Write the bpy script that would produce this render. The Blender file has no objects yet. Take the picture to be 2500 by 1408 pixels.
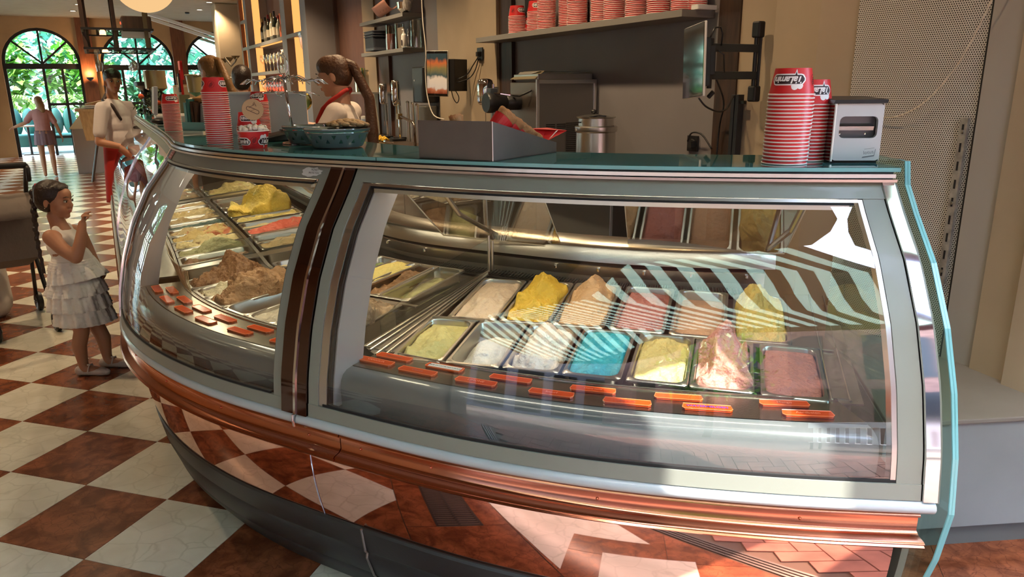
import bpy, bmesh, math, random
import numpy as np
from mathutils import Vector, Matrix, noise
random.seed(7)
D = bpy.data
C = bpy.context.scene.collection
scn = bpy.context.scene
sin, cos, pi, rad = math.sin, math.cos, math.pi, math.radians

# ---------------------------------------------------------------- camera, sky, sun, exposure
CAM = Vector((3.25808, -2.49936, 1.5542))
yaw, pitch, roll = -.2918, .265, -.0091
fwd = Vector((sin(yaw)*cos(pitch), cos(yaw)*cos(pitch), -sin(pitch)))
rgt = Vector((cos(yaw), -sin(yaw), 0)); upv = rgt.cross(fwd)
r2 = rgt*cos(roll)+upv*sin(roll); u2 = -rgt*sin(roll)+upv*cos(roll)
cd = D.cameras.new('camera'); cam = D.objects.new('camera', cd); C.objects.link(cam)
cd.sensor_width = 36; cd.lens = 1807.4/2500*36; cd.clip_start = .05; cd.clip_end = 200
cam.matrix_world = Matrix(((r2.x,u2.x,-fwd.x,CAM.x),(r2.y,u2.y,-fwd.y,CAM.y),(r2.z,u2.z,-fwd.z,CAM.z),(0,0,0,1)))
scn.camera = cam
scn.view_settings.view_transform = 'Standard'
try: scn.view_settings.look = 'None'
except Exception: pass
scn.view_settings.gamma = 1; scn.view_settings.use_curve_mapping = False
scn.view_settings.exposure = 1.18
try:
    scn.cycles.use_denoising = True
    scn.cycles.max_bounces = 10; scn.cycles.transparent_max_bounces = 24
    scn.cycles.diffuse_bounces = 4; scn.cycles.glossy_bounces = 6; scn.cycles.transmission_bounces = 6
    scn.cycles.caustics_reflective = False; scn.cycles.caustics_refractive = False
    scn.cycles.sample_clamp_indirect = 6
except Exception: pass

w = D.worlds.new('world'); scn.world = w; w.use_nodes = True
nt = w.node_tree; bgn = nt.nodes['Background']
sky = nt.nodes.new('ShaderNodeTexSky')
try:
    sky.sky_type = 'NISHITA'; sky.sun_disc = False; sky.sun_elevation = rad(57); sky.sun_rotation = rad(200); sky.air_density = 1.0; sky.dust_density = 2.0
except Exception: pass
nt.links.new(sky.outputs[0], bgn.inputs[0]); bgn.inputs[1].default_value = 1.6

SUNDIR = Vector((-.50, .38, -1.0)).normalized()
sl = D.lights.new('sun', 'SUN'); so_ = D.objects.new('sun', sl); C.objects.link(so_)
sl.energy = 7.5; sl.angle = rad(.6); sl.color = (1, .95, .86)
so_.rotation_euler = SUNDIR.to_track_quat('-Z', 'Y').to_euler(); so_.location = (8, -8, 12)

def lamp(name, kind, loc, energy, color, size=.3, rot=(0,0,0), spot=None, sizey=None):
    l = D.lights.new(name, kind); o = D.objects.new(name, l); C.objects.link(o)
    l.energy = energy; l.color = color; o.location = loc; o.rotation_euler = rot
    if kind == 'AREA':
        l.size = size
        if sizey: l.shape = 'RECTANGLE'; l.size_y = sizey
    else: l.shadow_soft_size = size
    if kind == 'SPOT' and spot: l.spot_size = rad(spot); l.spot_blend = .7
    return o

# room frame: a runs down the corridor, b across it towards the back bar
SQ = math.sqrt(.5)
def RAB(a, b, z=0): return Vector(((b-a)*SQ, (a+b)*SQ, z))
RZ = -pi/4          # local x of a wall object = -a, local y = +b

# ---------------------------------------------------------------- object helpers
def link(o): C.objects.link(o); return o
def tag(o, label=None, cat=None, group=None, kind=None):
    if label: o['label'] = label
    if cat: o['category'] = cat
    if group: o['group'] = group
    if kind: o['kind'] = kind
    return o
def thing(name, label, cat, loc=(0,0,0), rz=0, group=None, kind=None):
    o = D.objects.new(name, None); o.empty_display_size = .05; link(o)
    o.location = loc; o.rotation_euler = (0,0,rz)
    return tag(o, label, cat, group, kind)
class MB:
    def __init__(s): s.v = []; s.f = []; s.smooth = False
    def add(s, vs, fs):
        n = len(s.v); s.v += [tuple(p) for p in vs]; s.f += [tuple(i+n for i in f) for f in fs]; return s
    def box(s, c, d, rz=0, rx=0, ry=0):
        x,y,z = d[0]/2, d[1]/2, d[2]/2
        vs = [Vector((i,j,k)) for i in (-x,x) for j in (-y,y) for k in (-z,z)]
        if rz or rx or ry:
            M = Matrix.Rotation(rz,3,'Z') @ Matrix.Rotation(ry,3,'Y') @ Matrix.Rotation(rx,3,'X'); vs = [M@p for p in vs]
        vs = [p+Vector(c) for p in vs]
        return s.add(vs, [(0,1,3,2),(4,6,7,5),(0,4,5,1),(2,3,7,6),(0,2,6,4),(1,5,7,3)])
    def b2(s, x0,x1,y0,y1,z0,z1): return s.box(((x0+x1)/2,(y0+y1)/2,(z0+z1)/2),(abs(x1-x0),abs(y1-y0),abs(z1-z0)))
    def lathe(s, prof, c=(0,0,0), n=24, M=None, cap=True, a0=0, a1=2*pi):
        full = abs(a1-a0-2*pi) < 1e-6; m = n if full else n+1
        vs = []
        for r,z in prof:
            for i in range(m):
                t = a0+(a1-a0)*i/n; p = Vector((r*cos(t), r*sin(t), z))
                if M is not None: p = M@p
                vs.append(p+Vector(c))
        fs = []
        for k in range(len(prof)-1):
            for i in range(n):
                j = (i+1) % m if full else i+1
                fs.append((k*m+i, k*m+j, (k+1)*m+j, (k+1)*m+i))
        if cap and full:
            if prof[0][0] > 1e-5: fs.append(tuple(range(m-1,-1,-1)))
            if prof[-1][0] > 1e-5: fs.append(tuple(range((len(prof)-1)*m, len(prof)*m)))
        return s.add(vs, fs)
    def tube(s, pts, r, n=8, cap=True):
        pts = [Vector(p) for p in pts]; rs = r if isinstance(r,(list,tuple)) else [r]*len(pts)
        vs = []; up = Vector((0,0,1)); prev = None
        for i,p in enumerate(pts):
            t = (pts[min(i+1,len(pts)-1)]-pts[max(i-1,0)]).normalized()
            if prev is None:
                x = t.orthogonal().normalized()
            else:
                x = (prev - t*prev.dot(t)); x = x.normalized() if x.length > 1e-6 else t.orthogonal().normalized()
            prev = x; y = t.cross(x)
            for k in range(n): a = 2*pi*k/n; vs.append(p+(x*cos(a)+y*sin(a))*rs[i])
        fs = [(i*n+k, i*n+(k+1)%n, (i+1)*n+(k+1)%n, (i+1)*n+k) for i in range(len(pts)-1) for k in range(n)]
        if cap: fs += [tuple(range(n-1,-1,-1)), tuple(range((len(pts)-1)*n, len(pts)*n))]
        return s.add(vs, fs)
    def prism(s, poly, z0, z1, M=None):
        n = len(poly); vs = [Vector((x,y,z0)) for x,y in poly]+[Vector((x,y,z1)) for x,y in poly]
        if M is not None: vs = [M@p for p in vs]
        return s.add(vs, [tuple(range(n-1,-1,-1)), tuple(range(n,2*n))]+[(i,(i+1)%n,n+(i+1)%n,n+i) for i in range(n)])
    def ell(s, c, r, n=16, m=10, M=None):
        prof = [(max(sin(pi*i/m),1e-4), -cos(pi*i/m)) for i in range(m+1)]
        vs = []
        for q,z in prof:
            for i in range(n):
                t = 2*pi*i/n; p = Vector((q*cos(t)*r[0], q*sin(t)*r[1], z*r[2]))
                if M is not None: p = M@p
                vs.append(p+Vector(c))
        return s.add(vs, [(k*n+i, k*n+(i+1)%n, (k+1)*n+(i+1)%n, (k+1)*n+i) for k in range(m) for i in range(n)])
    def grid(s, P):    # P[i][j] points
        ni, nj = len(P), len(P[0]); vs = [p for r in P for p in r]
        return s.add(vs, [(i*nj+j, (i+1)*nj+j, (i+1)*nj+j+1, i*nj+j+1) for i in range(ni-1) for j in range(nj-1)])
def mesh_of(mb, mat=None, smooth=False, inv=None):
    me = D.meshes.new('mesh')
    vs = mb.v if inv is None else [tuple(inv@Vector(p)) for p in mb.v]
    me.from_pydata(vs, [], mb.f); me.validate()
    if mat: me.materials.append(mat)
    if smooth: me.polygons.foreach_set('use_smooth', [True]*len(me.polygons))
    me.update(); return me
def obj(name, mb, mat=None, parent=None, world=False, smooth=False, bev=0, label=None, solid=0, sub=0, auto=None):
    inv = None
    if world and parent is not None:
        M = Matrix.Identity(4); p = parent
        while p: M = Matrix.Translation(p.location) @ p.rotation_euler.to_matrix().to_4x4() @ M; p = p.parent
        inv = M.inverted()
    me = mb if isinstance(mb, bpy.types.Mesh) else mesh_of(mb, mat, smooth, inv)
    o = D.objects.new(name, me); link(o)
    if parent: o.parent = parent
    if solid: m = o.modifiers.new('solid','SOLIDIFY'); m.thickness = solid; m.offset = 0
    if bev:
        m = o.modifiers.new('bevel','BEVEL'); m.width = bev; m.segments = 2; m.limit_method = 'ANGLE'; m.angle_limit = rad(40)
    if sub: m = o.modifiers.new('sub','SUBSURF'); m.levels = sub; m.render_levels = sub
    if auto:
        me.polygons.foreach_set('use_smooth', [True]*len(me.polygons))
        try: me.set_sharp_from_angle(angle=rad(auto))
        except Exception: pass
    if label: o['label'] = label
    return o
def struct(name, mb, mat, **k):
    o = obj(name, mb, mat, **k); o['kind'] = 'structure'; return o
def single(name, mb, mat, label, cat, loc=(0,0,0), rz=0, group=None, **k):
    o = obj(name, mb, mat, **k); o.location = loc; o.rotation_euler = (0,0,rz); return tag(o, label, cat, group)
def copy_tree(o, parent=None):
    c = o.copy(); link(c); c.parent = parent
    for ch in list(o.children): copy_tree(ch, c)
    return c
def realize(o):
    dg = bpy.context.evaluated_depsgraph_get(); dg.update()
    me = D.meshes.new_from_object(o.evaluated_get(dg)); o.modifiers.clear(); o.data = me; return o

# ---------------------------------------------------------------- materials
def mat(name, col, rough=.5, metal=0, bump=0, bscale=40, spec=None, coat=0, trans=0, ior=1.45, sss=0, emit=None, es=0, vary=0, vscale=4, alpha=None, col2=None):
    m = D.materials.new(name); m.use_nodes = True; n = m.node_tree.nodes; L = m.node_tree.links
    b = n['Principled BSDF']; c4 = (*col, 1)
    b.inputs['Base Color'].default_value = c4; b.inputs['Roughness'].default_value = rough; b.inputs['Metallic'].default_value = metal
    if spec is not None: b.inputs['Specular IOR Level'].default_value = spec
    if coat: b.inputs['Coat Weight'].default_value = coat; b.inputs['Coat Roughness'].default_value = .05
    if trans: b.inputs['Transmission Weight'].default_value = trans
    b.inputs['IOR'].default_value = ior
    if sss: b.inputs['Subsurface Weight'].default_value = sss; b.inputs['Subsurface Radius'].default_value = (.02,.012,.008); b.inputs['Subsurface Scale'].default_value = .5
    if emit: b.inputs['Emission Color'].default_value = (*emit,1); b.inputs['Emission Strength'].default_value = es
    if alpha is not None: b.inputs['Alpha'].default_value = alpha
    if vary or bump or col2:
        g = n.new('ShaderNodeNewGeometry'); tx = n.new('ShaderNodeTexNoise'); tx.inputs['Scale'].default_value = vscale if (vary or col2) else bscale
        tx.inputs['Detail'].default_value = 6; L.new(g.outputs['Position'], tx.inputs['Vector'])
        if vary or col2:
            r = n.new('ShaderNodeValToRGB'); L.new(tx.outputs['Fac'], r.inputs[0])
            r.color_ramp.elements[0].position = .3; r.color_ramp.elements[1].position = .7
            k2 = col2 if col2 else tuple(min(1,x*(1+vary)) for x in col); k1 = col if col2 else tuple(x*(1-vary) for x in col)
            r.color_ramp.elements[0].color = (*k1,1); r.color_ramp.elements[1].color = (*k2,1)
            L.new(r.outputs[0], b.inputs['Base Color'])
        if bump:
            t2 = n.new('ShaderNodeTexNoise'); t2.inputs['Scale'].default_value = bscale; t2.inputs['Detail'].default_value = 5
            L.new(g.outputs['Position'], t2.inputs['Vector'])
            bp = n.new('ShaderNodeBump'); bp.inputs['Strength'].default_value = bump; bp.inputs['Distance'].default_value = .01
            L.new(t2.outputs['Fac'], bp.inputs['Height']); L.new(bp.outputs[0], b.inputs['Normal'])
    return m
def glass_mat(name, tint=(.93,.97,.95), rough=.0, ior=1.5, boost=1.0):
    # thin architectural glass: clear pane with fresnel reflection
    m = D.materials.new(name); m.use_nodes = True; n = m.node_tree.nodes; L = m.node_tree.links
    n.remove(n['Principled BSDF']); out = n['Material Output']
    t = n.new('ShaderNodeBsdfTransparent'); t.inputs[0].default_value = (*tint,1)
    g = n.new('ShaderNodeBsdfGlossy'); g.inputs['Roughness'].default_value = rough
    ge = n.new('ShaderNodeNewGeometry'); dt = n.new('ShaderNodeVectorMath'); dt.operation = 'DOT_PRODUCT'
    L.new(ge.outputs['Normal'], dt.inputs[0]); L.new(ge.outputs['Incoming'], dt.inputs[1])
    ab = n.new('ShaderNodeMath'); ab.operation = 'ABSOLUTE'; L.new(dt.outputs['Value'], ab.inputs[0])
    iv = n.new('ShaderNodeMath'); iv.operation = 'SUBTRACT'; iv.inputs[0].default_value = 1; L.new(ab.outputs[0], iv.inputs[1])
    pw = n.new('ShaderNodeMath'); pw.operation = 'POWER'; pw.inputs[1].default_value = 5; L.new(iv.outputs[0], pw.inputs[0])
    F0 = min(.9, ((ior-1)/(ior+1))**2*boost*1.8)
    ml = n.new('ShaderNodeMath'); ml.operation = 'MULTIPLY_ADD'; ml.inputs[1].default_value = 1-F0; ml.inputs[2].default_value = F0; ml.use_clamp = True
    mx = n.new('ShaderNodeMixShader')
    L.new(pw.outputs[0], ml.inputs[0]); L.new(ml.outputs[0], mx.inputs[0]); L.new(t.outputs[0], mx.inputs[1]); L.new(g.outputs[0], mx.inputs[2]); L.new(mx.outputs[0], out.inputs[0])
    return m
def marble(name, c1, c2, cv, scale, vein):
    m = D.materials.new(name); m.use_nodes = True; n = m.node_tree.nodes; L = m.node_tree.links; b = n['Principled BSDF']
    g = n.new('ShaderNodeNewGeometry'); oi = n.new('ShaderNodeObjectInfo')
    ad = n.new('ShaderNodeVectorMath'); ad.operation = 'ADD'; sc = n.new('ShaderNodeMath'); sc.operation = 'MULTIPLY'; sc.inputs[1].default_value = 37
    L.new(oi.outputs['Random'], sc.inputs[0]); L.new(g.outputs['Position'], ad.inputs[0]); L.new(sc.outputs[0], ad.inputs[1])
    t1 = n.new('ShaderNodeTexNoise'); t1.inputs['Scale'].default_value = scale; t1.inputs['Detail'].default_value = 8; t1.inputs['Distortion'].default_value = .8
    L.new(ad.outputs[0], t1.inputs['Vector'])
    r = n.new('ShaderNodeValToRGB'); r.color_ramp.elements[0].position = .36; r.color_ramp.elements[1].position = .62
    r.color_ramp.elements[0].color = (*c1,1); r.color_ramp.elements[1].color = (*c2,1); L.new(t1.outputs['Fac'], r.inputs[0])
    # veins: warped voronoi cell edges
    wv = n.new('ShaderNodeVectorMath'); wv.operation = 'ADD'; ns = n.new('ShaderNodeTexNoise'); ns.inputs['Scale'].default_value = scale*1.2; ns.inputs['Detail'].default_value = 4
    L.new(ad.outputs[0], ns.inputs['Vector']); s2 = n.new('ShaderNodeVectorMath'); s2.operation = 'SCALE'; s2.inputs[3].default_value = .09
    L.new(ns.outputs['Color'], s2.inputs[0]); L.new(ad.outputs[0], wv.inputs[0]); L.new(s2.outputs[0], wv.inputs[1])
    v = n.new('ShaderNodeTexVoronoi'); v.feature = 'DISTANCE_TO_EDGE'; v.inputs['Scale'].default_value = vein; L.new(wv.outputs[0], v.inputs['Vector'])
    r2_ = n.new('ShaderNodeValToRGB'); r2_.color_ramp.elements[0].position = 0; r2_.color_ramp.elements[1].position = .045
    r2_.color_ramp.elements[0].color = (1,1,1,1); r2_.color_ramp.elements[1].color = (0,0,0,1); L.new(v.outputs['Distance'], r2_.inputs[0])
    n3 = n.new('ShaderNodeTexNoise'); n3.inputs['Scale'].default_value = scale*1.7; L.new(ad.outputs[0], n3.inputs['Vector'])
    mm = n.new('ShaderNodeMath'); mm.operation = 'MULTIPLY'; L.new(r2_.outputs[0], mm.inputs[0]); L.new(n3.outputs['Fac'], mm.inputs[1])
    mx = n.new('ShaderNodeMixRGB'); L.new(mm.outputs[0], mx.inputs[0]); L.new(r.outputs[0], mx.inputs[1]); mx.inputs[2].default_value = (*cv,1)
    L.new(mx.outputs[0], b.inputs['Base Color']); b.inputs['Roughness'].default_value = .22; b.inputs['Specular IOR Level'].default_value = .5
    return m
def wood(name, c1, c2, rough=.45, scale=8):
    m = mat(name, c1, rough); n = m.node_tree.nodes; L = m.node_tree.links; b = n['Principled BSDF']
    tc = n.new('ShaderNodeTexCoord'); mp = n.new('ShaderNodeMapping'); mp.inputs['Scale'].default_value = (6,6,.6); L.new(tc.outputs['Object'], mp.inputs[0])
    t = n.new('ShaderNodeTexNoise'); t.inputs['Scale'].default_value = scale; t.inputs['Detail'].default_value = 6; L.new(mp.outputs[0], t.inputs['Vector'])
    r = n.new('ShaderNodeValToRGB'); r.color_ramp.elements[0].color = (*c1,1); r.color_ramp.elements[1].color = (*c2,1); r.color_ramp.elements[0].position = .35; r.color_ramp.elements[1].position = .65
    L.new(t.outputs['Fac'], r.inputs[0]); L.new(r.outputs[0], b.inputs['Base Color']); return m
def perforated(name, base, hole, pitch, rad_):
    m = mat(name, base, .5, 0); n = m.node_tree.nodes; L = m.node_tree.links; b = n['Principled BSDF']
    tc = n.new('ShaderNodeTexCoord'); ds = []
    for off in (0, .5):
        mp = n.new('ShaderNodeMapping'); mp.inputs['Scale'].default_value = (1/pitch, 1, 1/(pitch*1.732)); mp.inputs['Location'].default_value = (off, 0, off)
        L.new(tc.outputs['Object'], mp.inputs[0])
        fr = n.new('ShaderNodeVectorMath'); fr.operation = 'FRACTION'; L.new(mp.outputs[0], fr.inputs[0])
        sb = n.new('ShaderNodeVectorMath'); sb.operation = 'SUBTRACT'; sb.inputs[1].default_value = (.5,.5,.5); L.new(fr.outputs[0], sb.inputs[0])
        ml = n.new('ShaderNodeVectorMath'); ml.operation = 'MULTIPLY'; ml.inputs[1].default_value = (1,0,1.732); L.new(sb.outputs[0], ml.inputs[0])
        ln = n.new('ShaderNodeVectorMath'); ln.operation = 'LENGTH'; L.new(ml.outputs[0], ln.inputs[0]); ds.append(ln)
    mn = n.new('ShaderNodeMath'); mn.operation = 'MINIMUM'; L.new(ds[0].outputs['Value'], mn.inputs[0]); L.new(ds[1].outputs['Value'], mn.inputs[1])
    lt = n.new('ShaderNodeMath'); lt.operation = 'LESS_THAN'; lt.inputs[1].default_value = rad_/pitch; L.new(mn.outputs[0], lt.inputs[0])
    mx = n.new('ShaderNodeMixRGB'); L.new(lt.outputs[0], mx.inputs[0]); mx.inputs[1].default_value = (*base,1); mx.inputs[2].default_value = (*hole,1)
    L.new(mx.outputs[0], b.inputs['Base Color']); return m
def glow(name, col, s):
    m = D.materials.new(name); m.use_nodes = True; n = m.node_tree.nodes; n.remove(n['Principled BSDF'])
    e = n.new('ShaderNodeEmission'); e.inputs[0].default_value = (*col,1); e.inputs[1].default_value = s
    m.node_tree.links.new(e.outputs[0], n['Material Output'].inputs[0]); return m

M = dict(
 brown=marble('brown_marble', (.125,.036,.016), (.29,.092,.040), (.075,.022,.013), 11, 22),
 cream=marble('cream_marble', (.60,.565,.475), (.70,.665,.575), (.46,.43,.35), 6, 9),
 grout=mat('grout',(.10,.07,.05),.8),
 beige=mat('beige_paint',(.385,.305,.215),.65,vary=.06,vscale=3,bump=.05,bscale=60),
 beige2=mat('beige_paint_dark',(.28,.20,.125),.65,vary=.07,vscale=3),
 wallfar=mat('ochre_paint',(.42,.27,.14),.7,vary=.1,vscale=2),
 ceil=mat('ceiling_paint',(.30,.25,.18),.8,vary=.06),
 niche=mat('grey_panel',(.205,.19,.198),.55,vary=.08,vscale=1.5),
 dwood=wood('dark_wood',(.030,.016,.010),(.060,.030,.018)),
 bwood=wood('brown_wood',(.10,.045,.030),(.14,.065,.042)),
 redwood=wood('red_brown_wood',(.12,.04,.02),(.18,.065,.03)),
 oak=wood('oak_wood',(.34,.19,.08),(.45,.27,.12)),
 shelf=mat('shelf_grey',(.21,.195,.18),.5,bump=.03),
 ledge=mat('ledge_grey',(.20,.185,.165),.5,vary=.08,vscale=5),
 ledgef=mat('ledge_front_grey',(.23,.255,.27),.55,vary=.06,vscale=5),
 steel=mat('brushed_steel',(.55,.53,.49),.28,1,bump=.05,bscale=150),
 steel2=mat('dull_steel',(.42,.40,.36),.42,1),
 chrome=mat('chrome',(.80,.80,.80),.06,1),
 alu=mat('anodised_aluminium',(.66,.65,.62),.3,1),
 dark=mat('black_plastic',(.012,.012,.013),.38),
 black=mat('black_matte',(.012,.012,.013),.7),
 rubber=mat('grey_rubber',(.035,.037,.038),.42,bump=.03,bscale=90),
 copper=mat('polished_copper',(.86,.47,.36),.035,1),
 copper2=mat('copper_trim',(.62,.24,.14),.16,1),
 frame=mat('grey_green_lacquer',(.25,.265,.23),.38,coat=.12),
 panel=mat('slate_grey_lacquer',(.155,.165,.17),.22,coat=.5),
 mauve=mat('mauve_grey_lacquer',(.30,.28,.29),.3,coat=.2),
 bumper=mat('pale_blue_pvc',(.50,.56,.60),.22,coat=.4),
 ledgest=mat('ledge_steel',(.40,.36,.30),.25,1,bump=.04,bscale=200),
 glass=glass_mat('clear_glass',(.92,.955,.94),0,1.5,1.9),
 glass2=glass_mat('smoked_glass_door',(.50,.44,.36),.02,1.9,2.1),
 gtop=mat('teal_glass_top',(.035,.135,.14),.03,0,spec=.5),
 gedge=mat('glass_cut_edge',(.16,.42,.44),.15,spec=.8),
 white=mat('white_plastic',(.72,.72,.70),.4),
 red=mat('red_paper',(.62,.020,.022),.4),
 rim=mat('cup_rim_paper',(.80,.68,.64),.45),
 ink=mat('black_ink',(.03,.008,.010),.5),
 paperw=mat('white_print',(.86,.80,.78),.5),
 orange=mat('orange_acrylic',(.95,.10,.012),.15,spec=.6,trans=.35),
 orange_edge=mat('orange_acrylic_edge',(1.0,.22,.07),.25),
 cone=mat('waffle',(.42,.20,.075),.7,bump=.4,bscale=120),
 grey=mat('grey_box',(.40,.41,.44),.45),
 skin=mat('skin_tan',(.42,.20,.12),.5,sss=.12),
 skin2=mat('skin_pale',(.55,.30,.21),.5,sss=.12),
 hair=mat('dark_brown_hair',(.020,.010,.007),.38,bump=.6,bscale=70),
 hair2=mat('brown_hair',(.075,.032,.016),.42,bump=.6,bscale=70),
 hairb=mat('blonde_hair',(.22,.11,.04),.45,bump=.6,bscale=60),
 cloth=mat('white_cotton',(.74,.70,.68),.85,bump=.25,bscale=60),
 redcloth=mat('red_apron',(.36,.015,.012),.8),
 eye=mat('eye_dark',(.015,.010,.008),.15),
 lips=mat('lips',(.42,.12,.10),.45),
 leaf=mat('green_leaf',(.10,.26,.04),.5,vary=.45,vscale=6),
 leaf2=mat('pale_leaf',(.25,.45,.10),.5,vary=.4,vscale=6),
 teal=mat('teal_velvet',(.035,.16,.15),.7),
 garden=mat('garden_paving',(.55,.55,.52),.8,vary=.2,vscale=3),
 iron=mat('black_iron',(.010,.010,.011),.45),
 pane=glass_mat('window_glass',(.80,.95,.90),0,1.5,1),
 glassware=glass_mat('glassware',(.90,.90,.88),.02,1.5,2.2),
 brick=mat('red_brick',(.25,.12,.09),.85,vary=.35,vscale=5),
)

# ---------------------------------------------------------------- plan curve of the curved counter (metres)
c0 = np.array([3.2, 2.35])
def pol(f, r): p = math.radians(f); return c0 + r*np.array([math.sin(p), -math.cos(p)])
ctrl = [pol(f, r) for f, r in ((9.6,3.238),(3.5,3.261),(-3.7,3.296),(-10.2,3.318),(-17.7,3.342),(-24.8,3.397),(-30,3.427),(-34.6,3.44),(-39.8,3.437))]
ctrl += [np.array(p) for p in ((.81,-.09),(.4,.335),(-.2,.935),(-.9,1.635),(-1.78,2.515))]
def catmull(P, n=40):
    P = np.vstack([2*P[0]-P[1], P, 2*P[-1]-P[-2]]); out = []
    for i in range(1, len(P)-2):
        p0,p1,p2,p3 = P[i-1:i+3]
        t0 = 0; t1 = np.linalg.norm(p1-p0)**.5; t2 = t1+np.linalg.norm(p2-p1)**.5; t3 = t2+np.linalg.norm(p3-p2)**.5
        for t in np.linspace(t1, t2, n, endpoint=False):
            A1=(t1-t)/(t1-t0)*p0+(t-t0)/(t1-t0)*p1; A2=(t2-t)/(t2-t1)*p1+(t-t1)/(t2-t1)*p2; A3=(t3-t)/(t3-t2)*p2+(t-t2)/(t3-t2)*p3
            B1=(t2-t)/(t2-t0)*A1+(t-t0)/(t2-t0)*A2; B2=(t3-t)/(t3-t1)*A2+(t-t1)/(t3-t1)*A3
            out.append((t2-t)/(t2-t1)*B1+(t-t1)/(t2-t1)*B2)
    out.append(P[-2]); return np.array(out)
DD = catmull(np.array(ctrl)); s_ = np.concatenate([[0], np.cumsum(np.linalg.norm(np.diff(DD,axis=0),axis=1))])
NP = 161; ss = np.linspace(0, s_[-1], NP); PT = np.stack([np.interp(ss,s_,DD[:,0]), np.interp(ss,s_,DD[:,1])],1)
for _ in range(6): PT[1:-1] = (PT[:-2]+2*PT[1:-1]+PT[2:])/4
TT = np.gradient(PT, axis=0); TT /= np.linalg.norm(TT,axis=1)[:,None]; NM = np.stack([-TT[:,1],TT[:,0]],1)
if NM[40]@(c0-PT[40]) < 0: NM = -NM
for _ in range(8): NM[1:-1] = (NM[:-2]+2*NM[1:-1]+NM[2:])/4
NM /= np.linalg.norm(NM,axis=1)[:,None]
SEND = float(ss[-1])
def at(sv, off, z=0):
    if sv < .9: sv = sv + float(np.interp(off,[-.05,0,.15,.28,.6,1.1],[0,.012,.05,.08,.10,.12]))*(1-max(sv,0)/.9)
    i = float(np.interp(sv, ss, np.arange(NP))); i0 = int(min(i, NP-2)); f = i-i0
    p = PT[i0]*(1-f)+PT[i0+1]*f; n = NM[i0]*(1-f)+NM[i0+1]*f
    if sv < 0: p = p - TT[0]*(-sv)
    return Vector((p[0]+n[0]*off, p[1]+n[1]*off, z))
def tang(sv):
    i = int(np.clip(np.interp(sv, ss, np.arange(NP)), 0, NP-1)); return Vector((TT[i][0], TT[i][1], 0))
GZ = [.60,.649,.775,.913,1.045,1.174,1.269,1.33,1.367]; GO = [0,0,.013,.044,.09,.157,.232,.275,.29]
def gp(z): return float(np.interp(z, GZ, GO))
def sweep(mb, prof, s0, s1, step=.06, closed=True, caps=True):
    n = max(2, int((s1-s0)/step)+1); P = []
    for i in range(n):
        sv = s0+(s1-s0)*i/(n-1); P.append([at(sv, o, z) for o, z in prof])
    m = len(prof); base = len(mb.v); mb.v += [tuple(p) for r in P for p in r]
    for i in range(n-1):
        for j in range(m if closed else m-1):
            k = (j+1) % m; mb.f.append((base+i*m+j, base+i*m+k, base+(i+1)*m+k, base+(i+1)*m+j))
    if closed and caps: mb.f.append(tuple(base+j for j in range(m))); mb.f.append(tuple(base+(n-1)*m+j for j in range(m-1,-1,-1)))
    return mb
def sectn(mb, poly, sv, th):
    # plate standing in the section plane at sv
    t = tang(sv)*th/2; a = [at(sv,o,z)-t for o,z in poly]; b = [at(sv,o,z)+t for o,z in poly]; n = len(poly)
    return mb.add(a+b, [tuple(range(n-1,-1,-1)), tuple(range(n,2*n))]+[(i,(i+1)%n,n+(i+1)%n,n+i) for i in range(n)])

FONT = None
def text_verts(txt, size, shear=0, bold=0, space=1.0):
    cu = D.curves.new('text', 'FONT'); cu.body = txt; cu.size = size; cu.align_x = 'CENTER'; cu.align_y = 'CENTER'; cu.shear = shear; cu.offset = bold; cu.space_character = space
    o = D.objects.new('text_tmp', cu); link(o); dg = bpy.context.evaluated_depsgraph_get(); dg.update()
    me = D.meshes.new_from_object(o.evaluated_get(dg)); v = [tuple(p.co) for p in me.vertices]; f = [tuple(p.vertices) for p in me.polygons]
    D.objects.remove(o); D.meshes.remove(me); D.curves.remove(cu); return v, f
def text_mb(txt, size, M4, **k):
    v, f = text_verts(txt, size, **k); mb = MB(); mb.add([M4@Vector(p) for p in v], f); return mb
# ================================================================ SETTING
def inframe(p, mg=.06):
    q = cam.matrix_world.inverted() @ Vector(p)
    if q.z > -.2: return None
    x = q.x/-q.z*1807.4/1250; y = q.y/-q.z*1807.4/704
    return (abs(x) < 1+mg*2 and abs(y) < 1+mg*2)
CAMI = cam.matrix_world.inverted()
def clip(poly, nx, ny, d):     # keep nx*x+ny*y >= d
    out = []
    for i in range(len(poly)):
        p, q = poly[i], poly[(i+1) % len(poly)]; sp = nx*p[0]+ny*p[1]-d; sq = nx*q[0]+ny*q[1]-d
        if sp >= 0: out.append(p)
        if sp*sq < 0: t = sp/(sp-sq); out.append((p[0]+(q[0]-p[0])*t, p[1]+(q[1]-p[1])*t))
    return out
Fm = MB()
Fm.prism([RAB(-3.42,-3.6)[:2], RAB(-3.42,5.6)[:2], RAB(18.4,5.6)[:2], RAB(18.4,-3.6)[:2]][::-1], -.12, -.0035)
floor_o = struct('floor', Fm, M['grout'])
T = .4; G = .0012; tiles = []
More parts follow.
